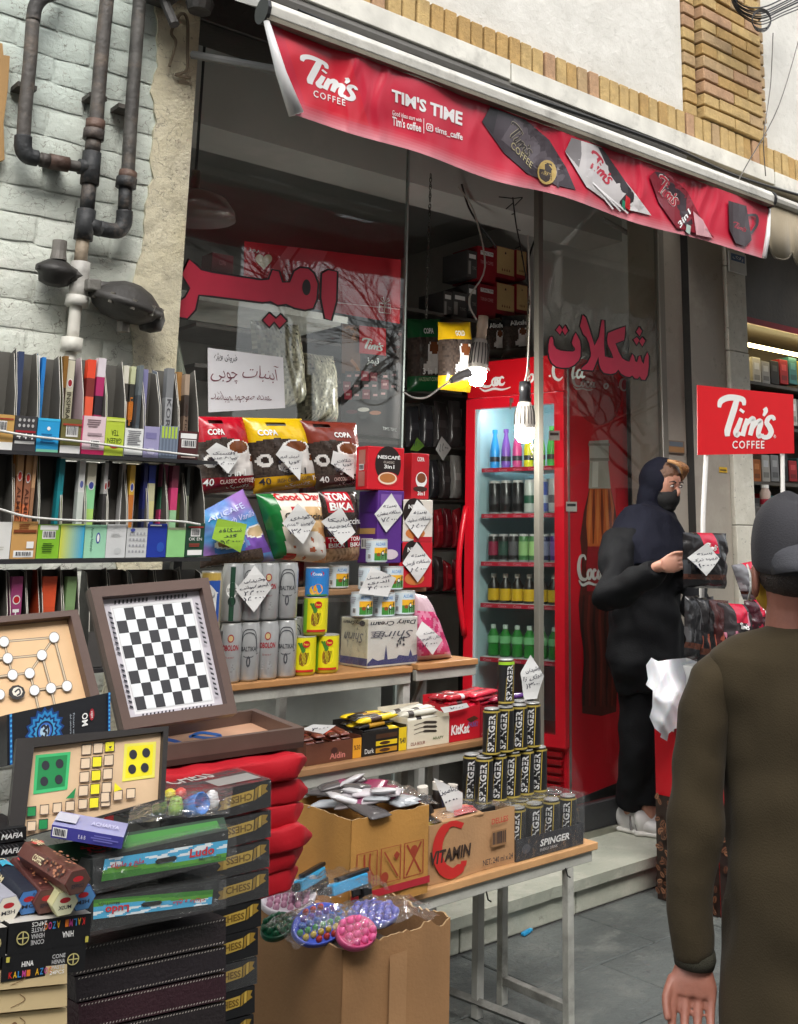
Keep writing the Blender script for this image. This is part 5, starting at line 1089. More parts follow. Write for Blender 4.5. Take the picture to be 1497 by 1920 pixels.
# ================================================================== board games in the left foreground
def nrm(lean, yaw=0.):
    """normal of a face turned to the street, leaning back by lean degrees, yawed by yaw degrees"""
    a, b = R_(lean), R_(yaw); return V((math.sin(b)*math.cos(a), -math.cos(b)*math.cos(a), math.sin(a)))
def slab(name, label, cat, pix, p, n, d, col, mat=CARD, group=None, bevel=.002, part='box', cols={}):
    """flat box whose front (pix, clockwise from top left) lies in the plane through p with normal n"""
    Q = [WP(x, y, p, n) for x, y in pix]; lo = min(Q, key=lambda q: q.z); t = thing(name, lo, label, cat, group)
    m = MB(); B = [q-n*d for q in Q]; m.poly([Q[3], Q[2], Q[1], Q[0]], cols.get('f', col)); m.poly(B, col)
    k = len(Q)
    for i in range(k): j = (i+1) % k; m.quad(Q[i], Q[j], B[j], B[i], cols.get('tr'[i] if i < 2 else 'bl'[i-2] if i < 4 else 'x', col))
    m.build(part, mat, t, bevel=bevel)
    F = qframe(Q[3], Q[2], Q[1], Q[0]); F.q = Q; F.b = B; return t, F
def ring(t, Q, q, n, h, col, name='frame', mat=WOOD):
    """raised frame between outline Q and inner outline q, each side its own piece"""
    for i in range(4):
        j = (i+1) % 4; m = MB(); a = [Q[i], Q[j], q[j], q[i]]; b = [p+n*h for p in a]; m.poly(b[::-1], col); m.poly(a, col)
        for k in range(4): l = (k+1) % 4; m.quad(a[k], a[l], b[l], b[k], col)
        m.build(name, mat, t, bevel=.002)
def inset(Q, f):
    G = qframe(Q[3], Q[2], Q[1], Q[0]); return [G(f, 1-f), G(1-f, 1-f), G(1-f, f), G(f, f)]
gt = thing('game_table', V((.9, 2.1, 0)), 'dark low table under the stacked board games', 'table')
m = MB(); m.box(.35, 1.14, 2.06, 2.6, .5, .53, C(40, 36, 34)); m.build('top', WOOD, gt)
for x, y in ((.4, 2.1), (1.1, 2.1), (.4, 2.55), (1.1, 2.55)): m = MB(); m.box(x-.02, x+.02, y-.02, y+.02, 0, .499, C(40, 36, 34)); m.build('leg', WOOD, gt)
BR = C(92, 72, 64); BRD = C(60, 44, 38)
# chess tray
n = nrm(22, -4); p = W(300, 1360, 2.3)
t, F = slab('chess_tray', 'brown wooden tray with black and white chessboard leaning upright', 'board game', [(163, 1108), (384, 1089), (438, 1342), (226, 1374)], p, n, .012, BRD, WOOD)
ring(t, F.q, inset(F.q, .075), n, .022, BR)
m = MB(); m.rect(F, .075, .075, .925, .925, C(196, 192, 200)); G = sub(F, [(.175, .13), (.83, .13), (.83, .85), (.175, .85)]); m.rect(G, -.035, -.035, 1.035, 1.035, C(222, 222, 224)); m.rect(G, -.012, -.012, 1.012, 1.012, C(190, 190, 192)); m.rect(G, -.006, -.006, 1.006, 1.006, C(226, 228, 230)); m.build('mat', PRINT, t)
for i in range(8):
    for j in range(8):
        m = MB(); m.lift = .0016; m.rect(G, i/8, j/8, (i+1)/8, (j+1)/8, C(50, 50, 54) if (i+j) % 2 == 0 else C(224, 228, 230)); m.build('square', PRINT, t)
m = MB(); m.lift = .0016
for s in range(4):
    for h in (0, 1):
        for k in range(9):
            a = .02+h*.52+k*.05; b = a+.022; e0, e1 = 1.045, 1.085
            q = [(a, e0), (b, e0), (b+.015, e1), (a+.015, e1)]
            for _ in range(s): q = [(1-y, x) for x, y in q]
            m.p2(G, q, INK)
m.build('border_dashes', PRINT, t)
# morris board
n = nrm(26, 0); p = W(80, 1310, 2.2)
t, F = slab('morris_board', 'wooden mill game tray with white rings on a peach board', 'board game', [(-140, 1176), (138, 1151), (184, 1330), (-130, 1390)], p, n, .012, BRD, WOOD); ring(t, F.q, inset(F.q, .06), n, .022, BR)
m = MB(); m.rect(F, .06, .06, .94, .94, C(222, 184, 140)); G = lambda a, b, l=0.: WP(a, b, p+n*l, n)
pt = [(8, 1203), (102, 1195), (15, 1234), (79, 1228), (24, 1265), (56, 1262), (65, 1294), (96, 1290), (126, 1286), (0, 1302), (75, 1340), (105, 1332), (-60, 1240), (-50, 1275)]
for a, b in ((0, 1), (2, 3), (4, 5), (1, 3), (3, 5), (0, 2), (2, 4), (5, 6), (6, 7), (7, 8), (3, 7), (1, 8), (6, 10), (7, 11), (2, 12), (4, 13)):
    m.stroke(G, [pt[a], pt[b]], 4.5, C(90, 84, 80)); m.stroke(G, [pt[a], pt[b]], 2.6, C(200, 180, 150))
for x, y in pt: m.disc(G, x, y, 10, 10.5, C(100, 96, 92)); m.disc(G, x, y, 9, 9.5, C(224, 224, 222))
m.disc(G, 32, 1298, 16, 14, C(40, 36, 34), 9); m.disc(G, 33, 1297, 10, 9, C(222, 214, 200), 8); m.stroke(G, curve2([(28, 1298), (36, 1292), (38, 1300), (32, 1304)]), 3, INK)
m.build('print', PRINT, t)
# tray lying flat on the red bags
n = V((0, 0, 1)); zt_ = W(440, 1392, 2.3).z; p = V((1.1, 2.3, zt_))
t, F = slab('snakes_tray', 'brown wooden tray lying flat with a snakes and arrows board', 'board game', [(262, 1388), (478, 1352), (570, 1390), (300, 1428)], p, n, .012, BRD, WOOD); ring(t, F.q, inset(F.q, .06), n, .03, BR)
m = MB(); m.rect(F, .06, .06, .94, .94, C(206, 160, 130)); G = lambda a, b, l=0.: WP(a, b, p+n*l, n)
for pts, c, wd in (([(300, 1384), (330, 1390), (352, 1398)], C(40, 100, 190), 6), ([(300, 1404), (330, 1400), (352, 1399)], C(40, 120, 60), 5), ([(358, 1398), (390, 1404), (412, 1404)], C(190, 40, 60), 6), ([(370, 1396), (410, 1392), (450, 1388), (500, 1390)], C(214, 170, 50), 5), ([(355, 1382), (375, 1374), (400, 1376), (415, 1380), (395, 1384), (360, 1380)], C(30, 100, 180), 5)): m.stroke(G, curve2(pts, 4), wd, c)
m.build('print', PRINT, t)
# long dark incense box with blue mandala
n = nrm(12, 3); p = W(110, 1400, 2.08)
t, F = slab('mandala_box', 'black incense box with blue mandala lying in front of the boards', 'box', [(13, 1340), (206, 1298), (206, 1373), (14, 1436)], p, n, .09, C(16, 18, 24)); m = MB(); m.lift = .001
cx, cy, ax_, ay = .35, .47, .19, .52
for k, (s, c) in enumerate(((1., C(20, 60, 120)), (.86, C(40, 130, 190)), (.7, C(16, 40, 96)), (.58, C(60, 150, 200)), (.42, C(14, 30, 70)), (.34, C(60, 110, 190)), (.25, C(170, 200, 220)))):
    N_ = 16; m.p2(F, [(cx+ax_*s*(1 if i % 2 == 0 else .82 if k < 4 else 1)*math.cos(math.pi*i/N_), cy+ay*s*(1 if i % 2 == 0 else .82 if k < 4 else 1)*math.sin(math.pi*i/N_)) for i in range(2*N_)], c)
m.stroke(F, curve2([(.315, .56), (.34, .6), (.355, .52), (.335, .48), (.36, .44), (.345, .34), (.315, .4)], 4), .045, INK, 2.4); m.stroke(F, curve2([(.36, .5), (.375, .58), (.385, .46), (.375, .38)], 4), .04, INK, 2.4)
m.text(F, 'OM', .71, .34, .06, .3, WHITE, .02, 0, False, 3); m.text(F, 'Primera vez', .62, .2, .018, .5, C(170, 180, 190), 0, 0, False, 3); m.text(F, 'del universo', .59, .2, .018, .5, C(170, 180, 190), 0, 0, False, 3); m.disc(F, .81, .56, .025, .14, C(150, 30, 44)); m.text(F, 'HEM', .8, .48, .02, .16, WHITE, 0, 0, False, 3)
for x in (.03, .985): m.rect(F, x-.012, 0, x+.012, 1, C(24, 90, 160)); [m.disc(F, x, .06+.1*i, .01, .03, C(80, 170, 220), 6) for i in range(10)]
Q = F.q; E = qframe(Q[2], Q[2]-n*.09, Q[1]-n*.09, Q[1])
for s, c in ((1., C(40, 130, 190)), (.75, C(16, 50, 110)), (.5, C(80, 160, 200))): m.p2(E, [(.5+.42*s*math.cos(math.pi*i/8)*(1 if i % 2 else .8), .5+.42*s*math.sin(math.pi*i/8)*(1 if i % 2 else .8)) for i in range(16)], c)
m.disc(E, .25, .6, .14, .1, C(150, 30, 44)); m.build('print', PRINT, t)
# ludo board leaning
n = nrm(20, -2); p = W(180, 1500, 1.98)
t, F = slab('ludo_board', 'pale wooden ludo board with green and yellow corners leaning upright', 'board game', [(60, 1404), (302, 1374), (296, 1500), (40, 1572)], p, n, .014, C(210, 180, 144), WOOD)
ring(t, [WP(x, y, p, n) for x, y in ((28, 1388), (312, 1364), (304, 1505), (10, 1580))], F.q, n, .012, C(40, 36, 34))
G = lambda a, b, l=0.: WP(a, b, p+n*l, n); z1_ = lambda x, y: (x/3.119, 1060+y/3.119); m = MB(); m.lift = .001
gq = [(210, 1110), (415, 1090), (395, 1310), (195, 1340)]; yq = [(730, 1045), (915, 1030), (905, 1240), (715, 1265)]
m.p2(G, [z1_(*q) for q in gq], C(60, 180, 110)); m.p2(G, [z1_(*q) for q in [(228, 1126), (396, 1108), (380, 1292), (214, 1316)]], C(24, 130, 70))
m.p2(G, [z1_(*q) for q in yq], C(222, 216, 90)); m.p2(G, [z1_(*q) for q in [(746, 1060), (898, 1046), (890, 1224), (732, 1246)]], C(226, 214, 30))
for x, y in ((268, 1170), (350, 1160), (260, 1263), (345, 1252), (780, 1106), (856, 1096), (774, 1192), (848, 1183)): m.disc(G, *z1_(x, y), 7.5, 9, INK, 16)
def cellq(x, y, c=None, s=27):
    q = [z1_(x-s, y-s*1.05), z1_(x+s, y-s*1.2), z1_(x+s-2, y+s*1.0), z1_(x-s-2, y+s*1.15)]; m.p2(G, q, c or C(214, 190, 160)); m.stroke(G, q+[q[0], q[1]], 1.6, INK)
for r in range(5):
    for c_ in range(3):
        if r == 4 and c_ == 0: continue
        cellq(508-8*r+68*c_+2*r, 1078+80*r-9*c_, C(226, 214, 40) if (c_ == 1 and r > 0) or (c_ == 2 and r == 0) else None)
for k in range(9):
    if k not in (5,): cellq(187+75*k if k < 5 else 187+75*k-20*(k > 5), 1440-11*k-3*(k > 5)*6, C(24, 130, 70) if k == 0 else None, 25)
m.p2(G, [z1_(*q) for q in [(385, 1365), (445, 1300), (435, 1360)]], C(24, 130, 70)); m.p2(G, [z1_(*q) for q in [(668, 1325), (672, 1270), (715, 1310)]], C(226, 214, 30)); cellq(187, 1525, None, 25); cellq(255, 1515, C(24, 130, 70), 26)
m.p2(G, [z1_(636, 1060), z1_(658, 1056), z1_(646, 1072)], INK); m.build('print', PRINT, t)
# stack of black chess boxes with gold ribbons
tops = [1484, 1541, 1597, 1652, 1708, 1762, 1816, 1870, 1924, 1978]; YK = 2.02
for k in range(10):
    o_ = (0, 0, -3, -4, -18, -24, -26, -30, -32, -34)[k]; x1 = 508+o_; yb = tops[k]+52
    pix = [(300, tops[k]+22), (x1, tops[k]-22), (x1, yb-24), (300, yb+26)]
    n = nrm(0, (-2, 1, 0, -1, 2, 0, 1, -1, 0, 1)[k]); t, F = slab('chess_box', f'black chess box with gold ribbon, {(ord_+["ninth", "tenth"])[k]} from the top of the stack', 'box', pix, W(430, tops[k], YK), n, .2, C(20, 20, 22), CARD, 'stacked chess boxes')
    m = MB(); m.lift = .001; c1, c2 = C(186, 156, 70), C(150, 120, 44); x0 = .50
    def rib(u, v): return F(x0+u*(.97-x0), .5+(v-.5)*.8, m.lift) if False else None
    G = lambda a, b, l=0.: F(x0+a*(.97-x0), b, l)
    m.p2(G, [(0, .3), (.08, .45), (.02, .6), (.2, .62), (.2, .28)], c2)
    m.p2(G, [(.12, .3), (.7, .38), (.72, .78), (.14, .7)], c1); m.p2(G, [(.72, .36), (.78, .42), (.8, .86), (.74, .8)], c2); m.p2(G, [(.8, .44), (.86, .48), (.87, .9), (.81, .86)], c1); m.p2(G, [(.87, .5), (1, .6), (.95, .7), (1, .86), (.88, .9)], c2)
    m.text(G, 'CHESS', .18, .42, .5, .26, C(110, 84, 24), .03, 0, False, 2 if k < 3 else 0); m.build('print', PRINT, t)
    if k < 4 or k in (6,):
        Q = [q+n*.002 for q in F.q]; B = [b-n*.002 for b in F.b]; m = MB(); m.poly([Q[3], Q[2], Q[1], Q[0]], (1, 1, 1)); m.quad(Q[0]+V((0, 0, .002)), Q[1]+V((0, 0, .002)), B[1]+V((0, 0, .002)), B[0]+V((0, 0, .002)), (1, 1, 1)); m.quad(Q[1], Q[2], B[2], B[1], (1, 1, 1)); m.build('shrink_wrap', FILM, t)
    if k == 0:
        Q = F.q; T_ = qframe(Q[0], Q[1], F.b[1], F.b[0]); m = MB(); m.lift = .003; m.text(T_, 'CHESS', .3, .5, .4, .3, C(170, 170, 165), .02); m.rect(T_, .55, .1, .95, .4, C(140, 138, 134)); m.build('top_print', PRINT, t)
# folded ludo sets in clear bags with printed headers
def ludo(pix, hdr, Y, lab, yaw, flip):
    n = nrm(6, yaw); p = W(300, 1600 if not flip else 1690, Y); t, F = slab('ludo_set', lab, 'board game', pix, p, n, .17, C(26, 30, 30), CARD, 'bagged ludo sets', cols={'t': C(50, 56, 54)}); m = MB(); m.lift = .002; H = lambda a, b, l=0.: WP(a, b, p+n*(l+.003), n); G = sub(H, [hdr[3], hdr[2], hdr[1], hdr[0]])
    if flip: G0 = G; G = lambda a, b, l=0.: G0(1-a, 1-b, l)
    for i in range(60):
        for j in range(16):
            v = (j+.5)/16; u = (i+.5)/60; hill = .42+.12*math.sin(u*5+1); c = C(80, 150, 40) if v < hill else (C(226, 236, 240) if nz(u*7, v*5) > .12 and v > .55 else C(70, 170, 214))
            if v < hill-.2: c = C(50, 120, 34)
            m.poly([G(i/60, j/16, .0006), G((i+1)/60, j/16, .0006), G((i+1)/60, (j+1)/16, .0006), G(i/60, (j+1)/16, .0006)], c)
    m.text(G, 'Ludo', .7, .42, .2, .42, C(196, 30, 44), .03); m.text(G, 'ManiToys', .78, .16, .18, .18, C(40, 60, 60), .01); m.text(G, 'ملخ و مارپله', .06, .42, .27, .36, C(196, 30, 44), .02, rtl=True); m.p2(G, [(.44, .38), (.58, .4), (.6, .52), (.58, .64), (.44, .62), (.42, .5)], C(20, 22, 20)); m.build('header_card', PRINT, t)
    Q = [q+n*.006 for q in F.q]; B = F.b; m = MB(); N_ = 10
    f = qframe(Q[3]+V((0, 0, -.004)), Q[2]+V((.01, 0, -.004)), Q[1]+V((.01, 0, .006)), Q[0]+V((0, 0, .006)))
    for i in range(N_):
        for j in range(6): g_ = lambda a, b: f(a, b, .004*nz(a*6, b*5, Y)+.003); m.quad(g_(i/N_, j/6), g_((i+1)/N_, j/6), g_((i+1)/N_, (j+1)/6), g_(i/N_, (j+1)/6), (1, 1, 1))
    f2 = qframe(Q[0]+V((0, 0, .006)), Q[1]+V((.01, 0, .006)), B[1]+V((.01, 0, .006)), B[0]+V((0, 0, .006))); m.quad(f2(0, 0), f2(1, 0), f2(1, 1), f2(0, 1), (1, 1, 1)); m.build('clear_bag', FILM, t, smooth=True); return t
ludo([(170, 1612), (428, 1556), (430, 1606), (170, 1672)], [(197, 1611), (427, 1575), (424, 1613), (190, 1653)], 1.86, 'bagged ludo set with upright sky and grass header', 0, False)
ludo([(165, 1690), (410, 1650), (410, 1700), (165, 1748)], [(176, 1687), (400, 1668), (397, 1695), (175, 1724)], 1.86, 'bagged ludo set with its header upside down', 1, True)
t, F = slab('ludo_set', 'bagged board set with green side at the top of the pile', 'board game', [(60, 1590), (420, 1532), (428, 1556), (165, 1612)], W(300, 1580, 1.9), nrm(40, 0), .1, C(30, 60, 36), CARD, 'bagged ludo sets'); m = MB(); m.lift = .001; m.rect(F, .3, .1, .95, .8, C(60, 130, 50)); m.text(F, 'ملخ', .12, .2, .15, .5, C(190, 30, 44), .02, rtl=True); m.build('print', PRINT, t)
# folded leather boards with white stitching
for k, (y0, y1) in enumerate(((1742, 1792), (1795, 1842), (1845, 1896), (1899, 1950))):
    n = nrm(4, -1+k); p = W(280, y0, 1.9); t, F = slab('leather_board', f'folded dark leather board with pale stitching, {ord_[k]} from the top', 'board game', [(135+6*k, y0+38), (424, y0-22), (424, y1-22), (138+6*k, y1+38)], p, n, .2, (C(38, 32, 34), C(34, 28, 32), C(50, 26, 34), C(36, 30, 32))[k], LEATHER, 'folded leather boards', bevel=.008)
    for e in (0, 1):
        for j in range(46):
            u = .015+j*.0212; m = MB() if j == 0 else m; m.lift = .0012; v = .9 if e else .06; m.p2(F, [(u, v), (u+.007, v), (u+.013, v+.06), (u+.006, v+.06)], C(170, 164, 156))
        m.build('stitching', PRINT, t)
# blue card box, bag of game pieces
t, F = slab('card_box', 'blue and white small box on top of the bagged sets', 'box', [(98, 1546), (232, 1570), (228, 1592), (95, 1570)], W(160, 1560, 1.86), nrm(0, -28), .09, C(56, 54, 132), cols={'t': C(150, 150, 190)}); m = MB(); m.lift = .001; barcode(m, F, .02, .15, .2, .7); m.text(F, 'E & B', .38, .3, .1, .3, WHITE); lines(m, F, .55, .7, .4, 3, .1, C(110, 108, 180), 2); Q = F.q; E = qframe(Q[2], Q[2]-nrm(0, -28)*.09, Q[1]-nrm(0, -28)*.09, Q[1]); m.text(E, 'ACHARYA', .15, .25, .7, .35, WHITE, .03, 0, False, 2); T_ = qframe(Q[0], Q[1], F.b[1], F.b[0]); m.rect(T_, .0, .2, .3, .8, C(190, 190, 205)); m.text(T_, 'ACHARYA', .5, .3, .4, .25, C(190, 190, 220), .02); m.build('print', PRINT, t)
o = thing('game_pieces_bag', W(330, 1520, 1.98), 'clear bag of coloured game pieces lying on the chess boxes', 'bag'); zp = W(330, 1525, 2.0).z
for k, (x, y, c, nm) in enumerate(((318, 1500, C(220, 205, 60), 'piece'), (338, 1498, C(200, 80, 70), 'piece'), (365, 1510, C(50, 120, 200), 'dice_cup'), (300, 1512, C(110, 160, 70), 'piece'), (397, 1503, C(225, 225, 225), 'die'), (330, 1514, C(150, 190, 80), 'piece'))):
    q = WZ(x, y, zp+.012); m = MB(); m.lathe([(.012, -.012), (.014, .0), (.01, .016), (.004, .02), (0, .02)] if nm != 'dice_cup' else [(.018, -.014), (.02, .02), (.018, .02), (.014, -.008), (0, -.008)], c, 12, q, V((.3, -.9, .3)) if nm == 'dice_cup' else None); m.build(nm, PLASTIC, o, smooth=True)
m = MB(); g = lambda a, b: WZ(240+a*190+b*8, 1545-a*20-b*52, zp+.03+.012*math.sin(math.pi*a)*math.sin(math.pi*b)+.008*nz(a*6, b*6, 4))
for i in range(14):
    for j in range(10): m.quad(g(i/14, j/10), g((i+1)/14, j/10), g((i+1)/14, (j+1)/10), g(i/14, (j+1)/10), (1, 1, 1))
m.build('clear_bag', FILM, o, smooth=True)
# folded red carrier bags piled under the tray
for k, y in enumerate((1430, 1478, 1524, 1566, 1606, 1648)):
    p = W(450, y, 2.18); z0 = W(500, y+44, 2.16).z; xr = (594, 602, 594, 606, 592, 584)[k]; xa, xb = W(300, y, 2.16).x, W(xr, y+20, 2.16).x
    t = thing('red_bag', V(((xa+xb)/2, 2.3, z0)), f'folded bright red cloth bag, {ord_[k]} from the top of the pile', 'bag', 'pile of folded red bags'); m = MB(); h = .053; nX, nT = 40, 32; rings = []
    for i in range(nX+1):
        u = i/nX; x = xa+(xb-xa)*u; s = 1-max(0, (u-.87)/.13)**1.3*.8
        rings.append([V((x+.012*nz(j, u*4, k), 2.16+.14+(.14-.02*abs(math.sin(k)))*math.copysign(abs(math.cos(2*math.pi*j/nT))**.22, math.cos(2*math.pi*j/nT))*(1+.025*nz(u*6, j*.3, k))*(1-.3*max(0, (u-.87)/.13)), z0+h*.5+h*.52*s*math.copysign(abs(math.sin(2*math.pi*j/nT))**.24, math.sin(2*math.pi*j/nT))+.004*nz(u*9, j*.3, k+5)-.1*max(0, u-.87)*(1 if k in (1, 3) else -.4))) for j in range(nT)])
    m.loft(rings, C(172, 18, 32)); m.build('folded_cloth', M('bag_cloth', .65, vary=.12, vscale=10, bump=.3, bscale=25, spec=.3), t, smooth=True)
# hina boxes, hexagonal incense tubes, mafia boxes, wooden boxes
for k, (pix, lab) in enumerate((([(18, 1732), (172, 1712), (168, 1768), (14, 1792)], 'upper black henna box with coloured letters, printed upside down'), ([(6, 1792), (162, 1768), (158, 1820), (2, 1842)], 'lower black henna box with coloured letters'), ([(-120, 1752), (14, 1738), (10, 1794), (-120, 1810)], 'upper black henna box cut off by the left edge'), ([(-130, 1812), (2, 1796), (-2, 1846), (-130, 1864)], 'lower black henna box cut off by the left edge'))):
    n = nrm(0, 2); p = W(90, 1770, 1.72); t, F = slab('henna_box', lab, 'box', pix, p, n, .14, C(18, 18, 20), CARD, 'henna boxes', cols={'t': C(190, 186, 178)}); m = MB(); m.lift = .001; rot = 2 if k == 0 else 0; G = F if k else (lambda a, b, l=0., F=F: F(1-a, 1-b, l))
    for i, ch in enumerate('KALMI AZOO'): m.text(G, ch, .08+.052*i, .1, .042, .24, (C(200, 40, 40), C(220, 170, 40), C(60, 130, 190), C(190, 70, 140), C(220, 120, 40))[i % 5], .02) if ch != ' ' else None
    m.text(G, 'HINA', .22, .48, .14, .2, WHITE, .02); [m.text(G, s, .58, .62-.2*i, .16, .15, C(196, 196, 196), .01) for i, s in enumerate(('CONE', 'HENNA', 'PASTE'))]; m.text(G, '24PCS', .56, .04, .18, .14, WHITE, .01)
    m.disc(G, .84, .5, .075, .22, C(190, 180, 120)); m.disc(G, .84, .5, .062, .18, C(18, 18, 20)); m.stroke(G, [(.78, .5), (.9, .5)], .04, C(190, 180, 120), 3.); m.stroke(G, [(.84, .32), (.84, .68)], .04, C(190, 180, 120), 3.); m.rect(G, .03, .74, .07, .94, C(190, 180, 80)); m.build('print', PRINT, t)
zh = W(90, 1715, 1.74).z
for k, (ex, ey, bx, by, col, ecol, nm, wd, lv) in enumerate(((16, 1704, -60, 1640, C(150, 150, 160), C(214, 210, 196), 'white and violet', 'HEM', 0), (54, 1692, -30, 1600, C(20, 26, 44), C(70, 120, 180), 'dark blue', 'OM', 0), (88, 1690, 2, 1590, C(84, 44, 40), C(90, 60, 54), 'brown coffee', 'COFFEE', 0), (122, 1694, 60, 1628, C(190, 186, 140), C(214, 214, 180), 'cream musk', 'MUSK', 0), (156, 1684, 104, 1640, C(40, 70, 120), C(80, 130, 180), 'pale blue', 'HEM', 0), (146, 1654, 40, 1588, C(90, 46, 38), C(80, 56, 50), 'upper brown coffee', 'COFFEE', 1))):
    e = WZ(ex, ey, zh+.02+.034*lv); b = WZ(bx, by, zh+.022+.034*lv); d = (e-b); L = .2; b = e-d.normalized()*L; t = thing('incense_tube', e-V((0, 0, .018)), f'{nm} hexagonal incense tube lying on the henna boxes', 'tube', 'hexagonal incense tubes'); r = .019; ax = d.normalized(); s_ = ax.cross(V((0, 0, 1))).normalized(); u_ = s_.cross(ax)
    R0 = [b+s_*(r*math.cos(a))+u_*(r*math.sin(a)) for a in [math.pi/3*j for j in range(6)]]; m = MB(); m.loft([R0, [q+ax*L for q in R0]], [col]); m.build('box', CARD, t, bevel=.001)
    m = MB(); m.lift = .0008; EF = lambda a, c_, l=0.: e+s_*((a-.5)*2*r)+u_*((c_-.5)*2*r)+ax*l
    m.p2(EF, [(.5+.46*math.cos(math.pi/3*j), .5+.46*math.sin(math.pi/3*j)) for j in range(6)], ecol); m.disc(EF, .5, .62, .2, .1, C(170, 36, 44), 12); m.text(EF, wd, .26, .3, .48, .14, INK, .02)
    nn = (u_*.5+s_*.866).normalized()
    for q0, q1 in ((0, 1), (1, 2)):
        A = qframe(R0[q0], R0[q0]+ax*L, R0[q1]+ax*L, R0[q1]); m.rect(A, .12, .1, .2, .9, C(190, 60, 60)) if q0 else None; m.text(A, wd, .05 if q0 else .3, .25, .2, .5, C(214, 200, 160), .02, 0, False, 0)
        if nm.endswith('coffee'): [m.disc(A, RND.uniform(.5, .96), RND.uniform(.1, .9), .02, .1, RND.choice((C(140, 90, 60), C(50, 26, 22), C(170, 110, 80))), 6) for i in range(26)]
        if nm == 'dark blue': m.p2(A, [(.1, .2), (.3, .1), (.24, .5), (.34, .9), (.12, .8)], C(60, 160, 190))
    m.build('print', PRINT, t)
for k, (y, lab) in enumerate(((1560, 'upper black mafia game box at the left edge'), (1588, 'lower black mafia game box at the left edge'))):
    t, F = slab('mafia_box', lab, 'box', [(-80, y+6), (50, y-10), (50, y+14), (-80, y+34)], W(20, y, 1.95), nrm(0, 0), .12, C(16, 16, 18), CARD, 'mafia game boxes'); m = MB(); m.lift = .001; m.text(F, 'MAFIA', .62, .25, .32, .4, WHITE, .02, .3); [m.stroke(F, [(.05+.06*i, .95), (.1+.06*i, .7)], .05, C(90, 90, 92), 4) for i in range(14)]; m.build('print', PRINT, t)
for k, (y0, y1) in enumerate(((1816, 1852), (1855, 1895), (1898, 1940))):
    t, F = slab('wooden_box', f'pale bare wood box, {ord_[k]} from the top under the henna boxes', 'box', [(-120, y0+16), (126, y0-8), (126, y1-8), (-120, y1+16)], W(60, y0, 1.72+.008*k), nrm(0, 0), .15, C(206, 184, 140), M('pale_wood', .6, vary=.25, vscale=3, bump=.1, bscale=8), 'bare wood boxes', bevel=.004)
    m = MB(); m.lift = .001; m.stroke(F, curve2([(.55, .2), (.66, .5), (.62, .8)]), .03, C(120, 90, 60), 4); m.disc(F, .58, .5, .02, .12, C(130, 96, 66)) if k == 2 else None; m.build('grain', PRINT, t)
m = MB(); m.box(.3, 1.1, 1.72, 2.05, .42, .445, C(60, 50, 44)); b = thing('pallet', V((.8, 1.9, 0)), 'low dark crate board under the front games pile', 'pallet'); m.build('top', WOOD, b); m = MB(); m.box(.34, 1.08, 1.76, 2.03, 0, .419, C(50, 42, 38)); m.build('base', WOOD, b)
# ================================================================== stepped display in front of the left pane
YT, YM, YB = 3.0, 2.75, 2.48
zT = W(638, 1263, YT).z; zM = W(755, 1412, YM).z; zB = .535
ds = thing('display_stand', V((2.1, YM, 0)), 'stepped display stand with wooden boards on white metal frames', 'stand')
def board(x0, x1, y0, y1, z, t=.02, c=C(176, 128, 80)):
    m = MB(); m.box(x0, x1, y0, y1, z-t, z, c); b = m.build('board', WOOD, ds, bevel=.003)
    m = MB()
    m.box(x0, x1, y0+.012, y0+.032, z-t-.036, z-t-.001, C(168, 168, 160)); m.build('frame_rail', PAINT, ds, bevel=.002); m = MB(); m.box(x0, x1, y1-.04, y1-.02, z-t-.036, z-t-.001, C(150, 150, 144)); m.build('frame_rail', PAINT, ds, bevel=.002)
xT0, xT1 = W(400, 1310, YT).x, W(848, 1250, YT).x
board(xT0, W(775, 1250, YT).x, YT, YT+.3, zT); board(W(785, 1250, YT).x, xT1+.12, YT, YT+.3, zT+.004)
xM0, xM1 = W(560, 1450, YM).x, W(935, 1390, YM).x
board(xM0, xM1, YM, YM+.3, zM, c=C(150, 112, 76))
zU = W(660, 1104, 3.25).z; m = MB(); m.box(W(560, 1104, 3.25).x, W(800, 1104, 3.25).x, 3.25, 3.5, zU-.02, zU, C(150, 116, 84)); m.build('board', WOOD, ds, bevel=.003)
for x, y, z in ((xT0+.03, YT+.02, zT), (W(770, 1290, YT).x, YT+.02, zT), (xT1+.08, YT+.26, zT), (xT0+.03, YT+.26, zT), (xM0+.03, YM+.02, zM), (xM1-.05, YM+.02, zM), (xM1-.05, YM+.26, zM), (W(575, 1200, 3.27).x, 3.4, zU), (W(800, 1200, 3.27).x, 3.4, zU)):
    m = MB(); m.box(x-.014, x+.014, y-.0, y+.028, 0 if y < YS-.06 else ZST, z-.058, C(172, 172, 166)); m.build('leg', PAINT, ds, bevel=.002)
m = MB(); m.tube([(W(772, 1280, YT).x, YT+.04, zT-.2), (xT1+.05, YT+.2, zT-.05)], .012, C(165, 165, 160), 6); m.build('brace', PAINT, ds)
